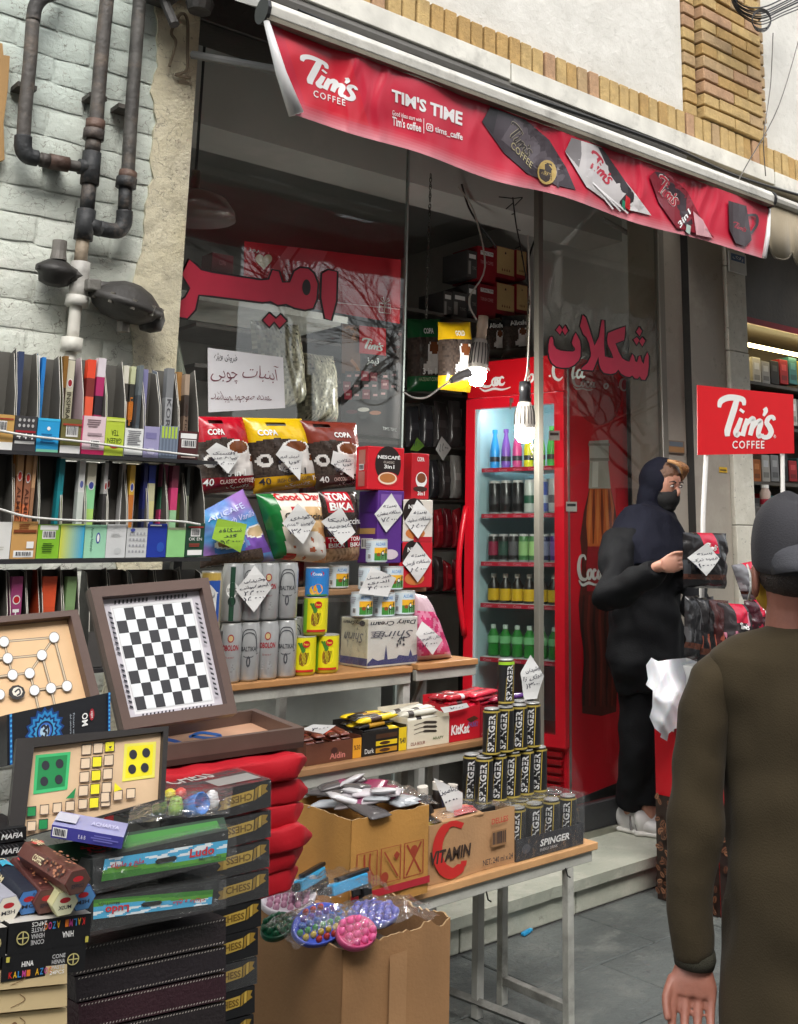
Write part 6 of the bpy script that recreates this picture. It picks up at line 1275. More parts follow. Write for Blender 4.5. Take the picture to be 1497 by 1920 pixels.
# --- coffee bags
def copa(c1, c2):
    def art(u, v):
        if v > .66+.05*math.sin(u*4): return c1
        if v < .2: return c2
        q = cup(u, v, .68, .5, .25) or cup(u, v, .88, .36, .16)
        if q: return q
        if (u-.16)**2+(v-.42)**2*1.6 < .012: return (.62, .6, .57) if (u-.16)**2+(v-.42)**2*1.6 > .003 else C(50, 40, 36)
        return beans(u, v, C(62, 52, 46), 38)
    return art
YC = 3.36
for k, (pix, c1, c2, nm, sub_) in enumerate((([(370, 781), (456, 782), (480, 918), (368, 928)], C(178, 14, 36), C(120, 16, 30), 'red classic', 'CLASSIC COFFEE'), ([(455, 783), (566, 785), (596, 912), (476, 926)], C(220, 180, 16), C(196, 148, 24), 'yellow Irish cream', 'IRISH CREAM COFFEE'), ([(560, 788), (668, 793), (676, 912), (592, 920)], C(120, 50, 38), C(70, 52, 48), 'brown chocolate', 'CHOCOLATE COFFEE'))):
    t, F = pouch('coffee_bag', f'large {nm} coffee bag with cut-out handle in the upper row', 'bag', pix, YC-.008*k, copa(c1, c2), 'large coffee bags against the pane', handle=(.16, .9, .46, .955) if k != 1 else (.3, .88, .62, .94), seed=k+1, nx=48, ny=60)
    m = MB(); m.lift = .003
    m.text(F, 'COPA', .12 if k < 2 else .45, .75, .3, .08, WHITE, .03); m.text(F, '3 in 1', .42, .2, .32, .09, WHITE if k != 1 else INK, .02); m.text(F, sub_, .28, .11, .58, .055, C(226, 200, 190) if k != 1 else INK, .01); m.text(F, '40', .05, .1, .14, .09, WHITE if k != 1 else INK, .01); m.text(F, 'کلاسیک', .4, .04, .4, .05, WHITE, rtl=True); m.text(F, '۴۰', .85, .1, .1, .07, WHITE, .01)
    m.build('print', PRINT, t)
def alic(u, v):
    if v < .22 and u < .8: return beans(u, v, C(80, 66, 58), 46)
    q = cup(u, v, .35, .3, .24, C(70, 120, 190), C(150, 110, 80)) or cup(u, v, .82, .38, .22, C(120, 80, 170), C(196, 170, 130))
    if q: return q
    k = .5+.5*math.sin(5*(u*.7+v)+2*nz(u*3, v*3)); return tuple(a*(1-k)+b*k for a, b in zip(C(66, 150, 206), C(150, 110, 180)))
t, F = pouch('coffee_bag', 'blue and lavender coffee bag leaning at the left of the lower row', 'bag', [(374, 962), (456, 917), (516, 1052), (376, 1066)], 3.28, alic, 'large coffee bags against the pane', seed=9, nx=44, ny=50)
m = MB(); m.lift = .003; m.text(F, 'ALICAFE', .08, .8, .7, .08, C(190, 200, 230), .0); m.text(F, 'French Vanilla', .2, .66, .7, .08, C(205, 200, 235), 0, .3); m.build('print', PRINT, t)
def gday(u, v):
    if u < .12+.1*v: return C(24, 110, 50)
    if v < .1 and u < .3: return C(180, 20, 30)
    if v > .8: return C(226, 218, 206)
    if (u-.6)**2/.12+(v-.22)**2/.05 < 1:
        return (.70, .66, .60) if nz(u*9, v*9) > -.35 else C(170, 90, 60)
    if .36 < u < .52 and v > .5: return C(180, 24, 36)
    if v < .5 and u > .75: return C(206, 150, 96)
    return C(216, 206, 190) if u < .6 else C(206, 170, 120)
t, F = pouch('coffee_bag', 'white and green cappuccino bag in the middle of the lower row', 'bag', [(480, 926), (598, 924), (610, 1056), (514, 1048)], 3.27, gday, 'large coffee bags against the pane', seed=12, nx=44, ny=50, bulge=.065)
m = MB(); m.lift = .003; m.text(F, 'Good Day', .2, .86, .75, .14, C(190, 20, 30), .03); m.text(F, 'Cappuccino', .22, .58, .7, .13, C(34, 26, 24), .025, .15); m.build('print', PRINT, t)
def tora(u, v):
    if .1 < u < .72 and v > .7: return C(170, 16, 36)
    if v < .36:
        if v > .2: return C(170, 18, 40) if (u % .5) < .42 else C(50, 40, 36)
        return beans(u, v, C(170, 140, 110), 20, .6)
    return beans(u, v, C(50, 40, 36), 38)
t, F = pouch('coffee_bag', 'dark cappuccino bag with red logo at the right of the lower row', 'bag', [(596, 922), (668, 922), (672, 1050), (606, 1056)], 3.29, tora, 'large coffee bags against the pane', seed=15, nx=40, ny=50)
m = MB(); m.lift = .003
m.text(F, 'TORA', .12, .87, .56, .11, WHITE, .03); m.text(F, 'BIKA', .14, .73, .56, .11, WHITE, .03); m.text(F, 'Cappuccino', .04, .5, .92, .12, WHITE, .02)
for x in (.06, .56): m.text(F, 'TORA', x, .29, .34, .06, WHITE, .02); m.text(F, 'BIKA', x, .21, .34, .06, WHITE, .02)
m.build('print', PRINT, t)
# --- cartons
t, F = solidbox('coffee_box', 'red instant coffee box with dark oval, top of the boxes', 'box', None, 690, 758, 838, 919, 3.2, .075, C(200, 16, 34)); m = MB(); a, b, y0, y1, z0, z1 = F.box
m.disc(F, .55, .6, .36, .42, C(34, 22, 20), 24); m.text(F, 'NESCAFÉ', .26, .72, .62, .1, WHITE, .03); m.text(F, 'CLASSIC', .42, .62, .3, .05, C(210, 200, 190)); m.text(F, '3in1', .44, .5, .28, .09, WHITE, .02); m.disc(F, .56, .26, .3, .16, C(196, 40, 44), 20); m.disc(F, .54, .27, .26, .14, C(230, 214, 190), 20); m.disc(F, .54, .28, .22, .11, C(176, 110, 56), 20)
S = frame((a, y1, z0), (0, -1, 0), (0, 0, 1), y1-y0, z1-z0)
m.rect(S, .25, .58, .8, .92, C(170, 110, 96)); m.rect(S, .25, .08, .8, .42, C(170, 100, 90)); barcode(m, S, .3, .45, .4, .14)
m.build('print', PRINT, t)
t, F = solidbox('coffee_box', 'small red coffee box with a white cup, right of the oval box', 'box', None, 772, 805, 850, 936, 3.22, .07, C(176, 18, 32)); m = MB(); m.text(F, 'COPA', .3, .82, .4, .1, WHITE, .02); m.disc(F, .55, .42, .32, .17, WHITE, 18); m.disc(F, .55, .46, .26, .11, C(120, 66, 36), 16); m.disc(F, .5, .22, .4, .06, C(60, 36, 30)); m.text(F, '3in1', .35, .08, .4, .09, WHITE, .02); m.build('print', PRINT, t)
t, F = solidbox('coffee_box', 'purple coffee box under the red oval box', 'box', None, 708, 757, 920, 1056, 3.2, .12, C(84, 40, 128)); m = MB(); a, b, y0, y1, z0, z1 = F.box; S = frame((a, y1, z0), (0, -1, 0), (0, 0, 1), y1-y0, z1-z0)
m.rect(F, .1, .8, .9, .95, C(120, 84, 160)); m.rect(S, .1, .4, .9, .48, C(190, 150, 90)); barcode(m, S, .2, .2, .6, .14); m.rect(S, .1, .7, .9, .95, C(70, 30, 110)); m.disc(F, .5, .12, .3, .07, C(205, 190, 200), 14); m.build('print', PRINT, t)
for lab, x0, x1, yt, yb, col in (('white and red instant coffee box under the small red box', 752, 812, 937, 1016, C(214, 206, 196)), ('red instant coffee box, lowest of the right-hand boxes', 750, 811, 1016, 1102, C(190, 18, 36))):
    t, F = solidbox('coffee_box', lab, 'box', None, x0, x1, yt, yb, 3.2, .07, col); m = MB(); m.disc(F, .4, .68, .34, .36, C(34, 22, 20), 20); m.text(F, 'NES', .22, .78, .3, .1, WHITE, .03); m.disc(F, .45, .2, .3, .14, C(200, 120, 60), 16)
    if 'white' in lab: m.rect(F, .4, .0, .98, .12, C(180, 24, 40))
    m.build('print', PRINT, t)
# --- tins and cans standing in tiers
def toward(p): return math.atan2(-p.y, -p.x)
def can_proto(name, label, cat, group, r, h, bodyc, draw, shiny=True, neck=.88, lidc=C(176, 176, 174), tab=True):
    t = thing(name, (0, 0, 0), label, cat, group); e = .008 if neck < .97 else .003
    m = MB(); m.lathe([(r*.86, 0), (r, .007), (r, h-.018 if neck < .97 else h-.004), (r*neck, h-e*.3), (r*neck, h), (r*neck*.92, h-.001)], bodyc, 26); m.f = m.f[:-1]; m.c = m.c[:-1]
    m.build('body', ALU if shiny else CARD, t, smooth=True)
    m = MB(); m.lathe([(0, h-.006), (r*neck*.9, h-.005), (r*neck, h-.001), (r*neck*1.03, h+.0015), (r*neck*.97, h+.0025), (r*neck*.9, h-.003), (0, h-.004)], lidc, 22); ld = m.build('lid', ALU, t, smooth=True)
    if tab: m = MB(); m.lathe([(.009, 0), (.009, .0015), (0, .0015)], C(150, 150, 150), 8, (0, .004, h-.003)); m.build('tab', ALU, ld)
    m = MB(); m.lift = .0006; draw(m, lambda a, b, l=0.: V((math.cos(a)*(r+l), math.sin(a)*(r+l), b*h))); m.build('print', PRINT, t)
    return t
def place(proto, p, label=None, first=[None], spin=0.):
    if not proto.get('used'): proto['used'] = 1; c = proto
    else: c = clone(proto)
    c.location = p; c.rotation_euler = (0, 0, toward(p)+spin)
    if label: c['label'] = label
    return c
SVR = C(186, 188, 188)
def d_obolon(m, F):
    m.text(F, 'OBOLON', -.75, .55, 1.5, .1, C(150, 20, 36), .03); m.disc(F, 0, .76, .28, .07, C(150, 40, 50)); m.disc(F, 0, .76, .2, .05, C(190, 170, 120)); m.text(F, 'beer', -.4, .42, .8, .04, C(150, 90, 90)); lines(m, F, -.5, .3, 1., 4, .02, C(150, 150, 150), 3)
def d_baltika(m, F):
    m.text(F, 'BALTIKA', -.7, .52, 1.4, .08, C(60, 62, 66), .02); m.text(F, '0', -.2, .24, .4, .2, C(70, 72, 76), .03)
    for s in (.05, .12): m.stroke(F, curve2([(-.8, .44+s), (-.55, .72+s), (0, .8+s*.8), (.55, .72+s), (.8, .44+s)]), .018, C(70, 72, 76), .3)
    m.stroke(F, [(-.9, .48), (-.3, .42), (.3, .42), (.9, .48)], .015, C(70, 72, 76), .3); m.text(F, 'BALTIKA', -1.35, .1, .18, .7, C(60, 60, 64), .01, rot=1)
def d_green(m, F):
    m.rect(F, -.22, .02, .22, .96, C(26, 62, 44), 4, 1); m.disc(F, 0, .56, .55, .13, WHITE); m.text(F, 'UNITED', -.45, .53, .9, .06, C(40, 60, 50), .01); m.disc(F, 0, .36, .35, .09, C(24, 40, 34))
P_ob = can_proto('beer_can', 'x', 'can', 'tall silver cans in two tiers', .0325, .168, SVR, d_obolon)
P_ba = can_proto('beer_can', 'x', 'can', 'tall silver cans in two tiers', .0325, .168, SVR, d_baltika)
P_gr = can_proto('beer_can', 'x', 'can', 'tall silver cans in two tiers', .0325, .168, SVR, d_green)
for k, (px, pr) in enumerate(((430, P_ob), (465, P_ba), (500, P_ob), (535, P_ba))):
    p = W(px, 1283, YT+.04); place(pr, V((p.x, YT+.045, zT+.001)), f"tall silver {'red-lettered' if pr is P_ob else 'grey-lettered'} can, {ord_[k]} from the left in the lower tier")
for k, (px, pr) in enumerate(((434, P_gr), (469, P_ba), (502, P_ob), (538, P_ba))):
    p = W(px, 1168, YT+.045); place(pr, V((p.x, YT+.05, zT+.175)), 'tall silver ' + ('can with dark green band' if pr is P_gr else 'red-lettered can' if pr is P_ob else 'grey-lettered can')+f', {ord_[k]} from the left in the upper tier')
# second rank of cans behind holds the upper tier from tipping
for k, px in enumerate((448, 484, 520, 554)):
    p = W(px, 1168, YT+.12); place(P_ba, V((p.x, YT+.125, zT+.001)), f'tall silver can in the rear rank of the lower tier, {ord_[k]} from the left')
def d_bag(m, F): m.rect(F, -.9, .1, .9, .85, C(40, 80, 160), 8, 1); m.text(F, 'Bagbier', -.7, .55, 1.4, .14, WHITE, .02); m.rect(F, -.9, .86, .9, .98, C(190, 160, 80), 8, 1)
P_bl = can_proto('beer_can', 'blue and gold beer can beside the chessboard frame', 'can', None, .0325, .168, C(200, 190, 160), d_bag); p = W(400, 1182, YT+.02); place(P_bl, V((p.x-.002, YT+.02, zT+.16)))
t, F = solidbox('support_box', 'dark low carton under the blue and gold can', 'box', None, 384, 416, 1184, 1290, YT, .08, C(60, 58, 56)); F_ = F
p_ = F.box; P_bl.location = V(((p_[0]+p_[1])/2, YT+.04, p_[5]+.001))
def d_pine(m, F):
    m.rect(F, -1.5, .08, 1.5, .97, C(216, 206, 20), 14, 1); m.rect(F, -1.5, .08, -.75, .97, C(120, 180, 40), 5, 1); m.disc(F, -.05, .45, .32, .2, C(150, 100, 24)); m.disc(F, .25, .5, .4, .25, C(232, 214, 40))
    for i in range(5): m.stroke(F, [(-.05, .6), (-.45+.22*i, .86)], .05, C(60, 120, 40), .3)
    for i in range(6): m.stroke(F, [(-.3+.1*i, .3), (-.1+.1*i, .6)], .015, C(90, 60, 20), .3)
    m.disc(F, .2, .82, .3, .09, C(180, 24, 30)); m.text(F, 'Fresco', .0, .79, .4, .06, C(240, 220, 60), .01); m.rect(F, -.7, .1, .9, .16, C(190, 40, 30), 8, 1)
def d_costa(m, F): m.rect(F, -1.5, .05, 1.5, .97, C(40, 120, 190), 14, 1); m.disc(F, 0, .8, .6, .13, C(180, 20, 30)); m.text(F, 'Costa', -.4, .75, .8, .1, WHITE, .02); m.disc(F, .1, .28, .4, .18, C(230, 150, 30)); m.disc(F, -.3, .24, .35, .15, C(216, 170, 60)); m.rect(F, -1., .05, 1., .1, C(70, 130, 60), 8, 1)
P_pi = can_proto('fruit_can', 'x', 'can', 'pineapple cans', .0375, .116, C(200, 190, 60), d_pine, False, .99, tab=False)
P_co = can_proto('fruit_can', 'blue fruit can on top of the pineapple can', 'can', None, .037, .09, C(60, 130, 190), d_costa, False, .99, tab=False)
p1 = W(571, 1272, YT+.04); p2 = W(613, 1270, YT+.04)
place(P_pi, V((p1.x, YT+.05, zT+.001)), 'yellow pineapple can, left of the two at the bottom'); place(P_pi, V((p2.x+.003, YT+.05, zT+.001)), 'yellow pineapple can, right of the two at the bottom')
place(P_pi, V(((p1.x+p2.x)/2, YT+.055, zT+.119)), 'yellow pineapple can stacked on the lower two'); place(P_co, V(((p1.x+p2.x)/2+.001, YT+.055, zT+.237)))
def d_cow(m, F):
    m.rect(F, -1.5, .0+.05, 1.5, .95, C(196, 208, 214), 14, 1); m.rect(F, -.2, .1, 1.3, .42, C(60, 130, 50), 8, 1); m.rect(F, -.2, .42, 1.3, .66, C(226, 170, 40), 8, 1); m.text(F, 'ALDARI', -.1, .74, 1.0, .14, C(70, 130, 190), .01)
    m.disc(F, .75, .42, .32, .13, C(28, 24, 24), 10); m.disc(F, .6, .42, .1, .07, WHITE, 8); m.rect(F, .5, .18, .56, .4, C(28, 24, 24)); m.rect(F, .92, .18, .98, .4, C(28, 24, 24)); m.disc(F, 1.02, .55, .1, .08, C(28, 24, 24), 8); m.disc(F, .2, .36, .2, .08, C(130, 70, 30), 8); barcode(m, F, -.9, .15, .4, .25); lines(m, F, -1.3, .8, .8, 4, .04, C(150, 150, 160), 4)
P_cw = can_proto('milk_tin', 'x', 'tin', 'condensed milk tins', .0365, .078, C(205, 206, 204), d_cow, False, .99, tab=False)
for k, (px, py, Y, lab) in enumerate(((706, 1055, 3.14, 'cow milk tin standing highest in front of the purple box'), (634, 1103, 3.3, 'cow milk tin alone on the board behind the blue can'), (692, 1106, 3.14, 'cow milk tin, left of the middle pair'), (736, 1106, 3.14, 'cow milk tin, right of the middle pair'), (678, 1156, 3.1, 'cow milk tin, left of the three on the cream case'), (720, 1156, 3.1, 'cow milk tin, middle of the three on the cream case'), (758, 1152, 3.1, 'cow milk tin, right of the three on the cream case'))):
    p = W(px, py, Y); place(P_cw, p, lab)
# cream case with upside-down print, shrink wrap
a_, b_ = W(690, 1200, 3.04), W(783, 1200, 3.04); z1 = W(735, 1158, 3.04).z
cc = thing('cream_case', V(((a_.x+b_.x)/2, 3.1, zT+.001)), 'white and navy shrink-wrapped dairy cream case with upside-down print', 'case'); m = MB(); m.box(a_.x, b_.x, 3.04, 3.2, zT+.001, z1, C(206, 204, 196), None, {'l': C(206, 202, 172), 't': C(190, 190, 186)}); m.build('case', CARD, cc, bevel=.004)
F = frame((a_.x, 3.04, zT+.001), (1, 0, 0), (0, 0, 1), b_.x-a_.x, z1-zT-.001); S = frame((a_.x, 3.2, zT+.001), (0, -1, 0), (0, 0, 1), .16, z1-zT-.001); m = MB()
m.p2(F, [(0, .05), (1, .05), (1, .2), (.9, .18), (.86, .32), (.82, .18), (.62, .22), (.58, .16), (.4, .15), (.36, .45), (.33, .16), (.2, .14), (.1, .2), (0, .1)], C(40, 44, 104)); m.rect(S, 0, .05, 1, .2, C(60, 64, 120))
m.text(F, 'Dairy Cream', .04, .84, .92, .12, INK, .02, .2, False, 2); m.text(F, 'Shirin', .1, .56, .8, .16, C(70, 70, 80), .0, .3, False, 2); lines(m, F, .05, .72, .3, 4, .02, C(120, 120, 124), 3); m.text(S, 'Dairy Cream', .1, .86, .8, .1, INK, .02, .2, False, 2); m.text(S, 'Shirin', .15, .5, .7, .2, C(110, 112, 120), 0, .3, False, 2); m.disc(S, .8, .9, .1, .06, INK, 10)
for i in range(12): m.disc(F, .62+RND.uniform(-.12, .12), .5+RND.uniform(-.1, .12), .02, .025, C(60, 60, 66), 6)
m.build('print', PRINT, cc)
m = MB(); m.box(a_.x-.003, b_.x+.003, 3.037, 3.203, zT+.002, z1+.003, (1, 1, 1)); m.build('shrink_wrap', FILM, cc)
t, F = pouch('doll_bag', 'clear bag of pink sweets standing at the right end of the top board', 'bag', [(776, 1112), (800, 1118), (848, 1234), (772, 1242)], 3.08, lambda u, v: (C(214, 130, 160) if nz(u*7, v*8) > .05 else C(196, 60, 110)) if .1 < v < .75 else C(190, 160, 168), seed=31, nx=26, ny=32, bulge=.04)
# --- pieces of price paper with handwriting
NOTE_TXT = [('کلاسیک', 'کوپا ۴۰ عددی', '۱۵۵۰۰۰'), ('آیریش کرم', 'کوپا ۴۰', '۱۵۵۰۰۰'), ('شکلات', 'کوپا ۴۰', '۱۴۵۰۰۰'), ('نسکافه', 'گلد', '۹۵۰۰۰'), ('گوددی', 'کاپوچینو ۳۰ عددی', '۱۳۵۰۰۰'), ('ترابیکا', 'کاپوچینو', '۱۲۰۰۰۰'), ('بسته', 'نسکافه بنفش', '۷۵۰۰۰'), ('بسته', 'نسکافه سفید', '۸۵۰۰۰'), ('بسته', 'نسکافه قرمز', '۸۵۰۰۰'), ('شیر عسل', 'الدری', '۴۵۰۰۰'), ('قیمت', 'فال آلوچه', '۱۵۰۰۰'), ('نوشیدنی', 'آبجو لیوانی', '۲۸۰۰۰', '۱۵۰۰۰')]
def note(pix, Y, lines_, label, col=C(214, 214, 212), bend=.006, name='price_note', lift=.0):
    P = [W(x, y, Y) for x, y in pix]; c = sum(P, V())/len(P); t = thing(name, V((c.x, Y, min(p.z for p in P))), label, 'price note', 'handwritten price notes'); m = MB()
    x0, x1 = min(p.x for p in P), max(p.x for p in P); z0, z1 = min(p.z for p in P), max(p.z for p in P)
    def B(x, z, l=0.): u = (x-x0)/(x1-x0)*2-1; return V((x, Y+bend*u*u-l+.002*math.sin(z*60), z))
    cell = (x1-x0)/6; Q = [(p.x, p.z) for p in P][::-1]
    for q in cut(Q, cell): m.poly([B(x, z) for x, z in q], col); m.poly([B(x, z, -.0006) for x, z in q][::-1], col)
    m.build('paper', PAPER, t)
    cx, cz = (x0+x1)/2, (z0+z1)/2; w_, h = x1-x0, z1-z0; n = len(lines_); F = lambda a, b, l=0.: B(cx+(a-.5)*w_, cz+(b-.5)*h, l)
    for k, s in enumerate(lines_):
        y = .72-.5*(k+.35)/n; span = .2+.62*(1-abs(y-.5)*1.6); wd = min(span, .09*len(s)+.12); hh = .36/n*(1.0 if len(s) > 4 else .8)
        m = MB(); m.lift = .0008; sl = .08
        m.text(lambda a, b, l=0.: F(a, b+sl*(a-.5), l), s, .5-wd/2, y-hh/2, wd, hh, C(36, 36, 60), .004, rtl=True, warp=.05); m.build('handwriting', PRINT, t)
    return t
notes = [([(406, 830), (454, 854), (428, 888), (388, 845)], YC-.075, 'on the red coffee bag'), ([(531, 833), (571, 850), (563, 901), (519, 852)], YC-.08, 'on the yellow coffee bag'), ([(626, 845), (668, 862), (665, 898), (623, 869)], YC-.08, 'on the brown coffee bag'), ([(410, 972), (466, 983), (452, 1036), (399, 1010)], 3.2, 'lime on the blue coffee bag'), ([(558, 944), (595, 978), (568, 1021), (532, 981)], 3.17, 'on the white cappuccino bag'), ([(639, 951), (669, 998), (640, 1022), (605, 978)], 3.2, 'on the dark cappuccino bag'), ([(735, 925), (757, 961), (725, 998), (704, 964)], 3.19, 'on the purple box'), ([(783, 937), (813, 968), (784, 1010), (761, 978)], 3.19, 'on the white coffee box'), ([(781, 1017), (812, 1051), (784, 1092), (757, 1056)], 3.19, 'on the lowest red coffee box'), ([(696, 1063), (745, 1084), (728, 1119), (675, 1113)], 3.05, 'over the cow milk tins'), ([(793, 1165), (832, 1200), (812, 1228), (781, 1189)], 3.0, 'on the pink sweets bag'), ([(478, 1060), (512, 1102), (476, 1148), (444, 1106)], YT-.0, 'on the tall silver cans')]
for k, (pix, Y, where) in enumerate(notes):
    note(pix, Y, NOTE_TXT[k], f"{'lime green' if k == 3 else 'white'} handwritten price note {where.replace('lime ', '')}", C(150, 190, 60) if k == 3 else C(214, 214, 212))
note([(388, 1090), (410, 1112), (404, 1160), (387, 1170)], YT-.01, ('قوطی', '۳۰۰۰۰'), 'white handwritten price note on the blue and gold can')
note([(829, 818), (847, 840), (831, 864), (818, 842)], ys-.12, ('۵۵۰۰۰',), 'small white price note on the dim shelf inside the doorway'); note([(783, 820), (797, 836), (784, 846), (770, 844)], ys-.12, ('۴۵۰۰۰',), 'small green price note on the dim shelf inside the doorway', C(90, 130, 40))
# ================================================================== sweets on the middle board
def bar(p, ax, L, w_, h, col, label, group, band=None, t=None):
    """flow-wrapped chocolate bar with crimped ends"""
    ax = V(ax).normalized(); s = ax.cross(V((0, 0, 1))).normalized(); u = s.cross(ax); t = thing('chocolate_bar', V(p), label, 'chocolate bar', group); m = MB(); N_ = 14; rings = []
    for i in range(N_+1):
        f = i/N_; e = min(f, 1-f)/.12; k = min(1, e)**.5; ww = w_*.5*(1-.08*(1-k)+.06*(e < .3)); hh = max(.0012, h*.5*k)
        rings.append([V(p)+ax*(L*(f-.5))+s*(ww*math.copysign(abs(math.cos(a))**.7, math.cos(a)))+u*(hh*math.sin(a)+h*.5+.0012*nz(f*14, a)) for a in [2*math.pi*j/10 for j in range(10)]])
    cs = [(band[0] if band and band[1] < (i+.5)/N_ < band[2] else col) for i in range(N_)]; m.loft(rings, cs); m.build('wrapper', FOIL, t, smooth=True); return t
def display(name, lab, x0, x1, yt, yb, Y, d, col, group, draw, hb=1.3):
    xm, ym = (x0+x1)/2, (yt+yb)/2; a, b = W(x0, ym, Y).x, W(x1, ym, Y).x; z0 = zM+.001; h = W(xm, yt, Y).z-W(xm, yb, Y).z
    t = thing(name, V(((a+b)/2, Y+d/2, z0)), lab, 'carton', group); e = .002
    for nm, q in (('front_panel', (a, b, Y, Y+e, z0, z0+h)), ('back_panel', (a, b, Y+d-e, Y+d, z0, z0+h*hb)), ('side_panel', (a, a+e, Y+e, Y+d-e, z0, z0+h*1.1)), ('side_panel', (b-e, b, Y+e, Y+d-e, z0, z0+h*1.1)), ('base', (a+e, b-e, Y+e, Y+d-e, z0, z0+e))): m = MB(); m.box(*q, col); m.build(nm, CARD, t)
    F = frame((a, Y, z0), (1, 0, 0), (0, 0, 1), b-a, h); m = MB(); draw(m, F); m.build('print', PRINT, t); return (a, b, Y, Y+d, z0, h)
Ym = YM+.03; rr = random.Random(4)
YEL = C(222, 190, 30); BK = C(24, 20, 18)
B1 = display('sweets_carton', 'brown open carton of chocolate bars with orange end', 574, 677, 1400, 1438, Ym, .16, C(96, 54, 36), 'sweets cartons on the middle board', lambda m, F: (m.rect(F, .84, 0, 1, 1, C(216, 150, 40)), m.text(F, '%30', .86, .4, .12, .25, C(90, 40, 20), .02), m.text(F, 'Aidin', .42, .15, .28, .3, C(196, 120, 110), .02), m.disc(F, .5, .55, .06, .16, C(60, 30, 24))))
B2 = display('sweets_carton', 'black and yellow open carton of chocolate bars', 679, 762, 1384, 1428, Ym, .16, BK, 'sweets cartons on the middle board', lambda m, F: (m.rect(F, .82, 0, 1, 1, YEL), m.text(F, '%40', .84, .3, .14, .25, INK, .02), m.text(F, 'Dark', .06, .1, .2, .2, WHITE), [m.rect(F, .3, .06+.3*i, .78, .26+.3*i, (C(180, 130, 30), YEL, C(70, 46, 26))[i % 3]) for i in range(3)], [m.disc(F, .5, .16+.3*i, .12, .07, C(70, 40, 24)) for i in range(3)]))
B3 = display('sweets_carton', 'cream open carton with white and black wrappers', 764, 842, 1362, 1414, Ym, .16, C(214, 206, 184), 'sweets cartons on the middle board', lambda m, F: (m.text(F, 'OLA BOLIR', .08, .1, .34, .12, C(120, 40, 40), .01), m.text(F, 'ARAPY', .6, .2, .26, .1, C(60, 90, 40), .01), [m.stroke(F, curve2([(.15, .5+.16*i), (.4, .56+.16*i), (.7, .5+.16*i)]), [.02]*6+[.09]*6+[.02], C(60, 54, 48), 1.6) for i in range(3)]))
B4 = display('sweets_carton', 'red wafer carton with white oval letters', 843, 900, 1340, 1402, Ym, .14, C(186, 20, 36), 'sweets cartons on the middle board', lambda m, F: (m.text(F, 'KitKat', .05, .2, .6, .3, WHITE, .035, .1), m.text(F, 'CHUNKY', .6, .36, .34, .16, C(70, 90, 150), .01), m.p2(F, [(.55, .62), (.8, .7), (.95, .6), (.7, .5)], C(80, 44, 30))))
B5 = display('sweets_carton', 'plain dark red carton at the right end of the middle board', 901, 938, 1330, 1388, Ym, .14, C(150, 18, 34), 'sweets cartons on the middle board', lambda m, F: ([m.rect(F, .5, .1+.12*i, .95, .17+.12*i, C(120, 12, 26)) for i in range(7)], m.text(F, 'Poudre', .05, .06, .4, .08, C(200, 120, 120))))
def fill(B, n, cols, nm, ax, L, w_, h, levels=2, extra=0.):
    a, b, y0, y1, z0, hh = B; k = 0
    for lv in range(levels):
        for i in range(n):
            x = a+.01+(b-a-.02)*(i+.5)/n+rr.uniform(-.004, .004); c, bd = cols[(i+lv) % len(cols)]; p = V((x, (y0+y1)/2-.01+rr.uniform(-.008, .008), z0+hh*.82+lv*h*.9+extra))
            if abs(ax[0]) > .5: p = V(((a+b)/2+rr.uniform(-.012, .012), y0+.03+(y1-y0-.05)*(i+.5)/n, z0+hh*.8+lv*h*.9+extra))
            bar(p, V(ax)+V((rr.uniform(-.12, .12), rr.uniform(-.12, .12), rr.uniform(-.05, .05))), L, w_, h, c, f'{nm}, {ord_[i]} of layer {("one", "two", "three", "four")[lv]}', f'bars in the {nm.split(" in ")[-1]}', bd); k += 1
fill(B1, 4, [(C(110, 54, 40), None), (C(84, 40, 30), (C(170, 70, 50), .3, .6))], 'brown wrapped bar in the brown carton', (.2, 1, 0), .12, .03, .016, 2)
fill(B2, 4, [(BK, (YEL, .7, 1)), (C(30, 26, 22), (C(190, 140, 40), .3, .7)), (YEL, (C(60, 36, 20), .3, .6))], 'black and yellow bar in the black carton', (1, .1, 0), .15, .032, .018, 3)
fill(B3, 3, [(C(206, 202, 190), (C(40, 36, 34), .4, .6)), (C(190, 186, 172), (C(60, 54, 50), .2, .35))], 'white wrapped bar in the cream carton', (1, -.2, .12), .13, .035, .02, 2)
fill(B4, 4, [(C(180, 20, 36), (C(230, 220, 220), .4, .6)), (C(150, 14, 30), (C(70, 40, 36), .3, .5))], 'red wafer bar in the wafer carton', (.9, .3, 0), .13, .034, .02, 3)
fill(B5, 4, [(C(176, 22, 44), (C(120, 14, 30), .3, .7)), (C(196, 30, 56), None)], 'dark red bar in the dark red carton', (1, .2, 0), .14, .038, .016, 4)
for k in range(5): p = W(500+k*14, 1372-k*1.5, YM+.1); bar(V((p.x, YM+.1+rr.uniform(-.03, .03), p.z-.006)), (1, .2, 0), .1, .04, .01, (C(40, 40, 42), C(150, 150, 150))[k % 2], f'{("black", "silver")[k % 2]} packet {ord_[k]} from the left behind the wooden tray', 'packets behind the tray')
t, F = solidbox('sweets_carton', 'low dark carton behind the wooden tray', 'carton', 'sweets cartons on the middle board', 488, 570, 1374, 1398, YM+.06, .12, C(50, 46, 44))
bar(W(952, 1313, YM+.02), (1, -.3, .1), .13, .035, .018, C(150, 30, 60), 'violet and red bar poking from the dark red carton', 'bars in the dark red carton', (C(80, 40, 110), .6, .9))
note([(567, 1368), (588, 1358), (632, 1360), (606, 1376)], YM-.0, ('۳۰۰۰',), 'white price note lying on the brown chocolate carton'); note([(828, 1327), (876, 1318), (882, 1326), (834, 1337)], YM+.01, ('۷۰۰۰',), 'white price note stuck on the red wafers')

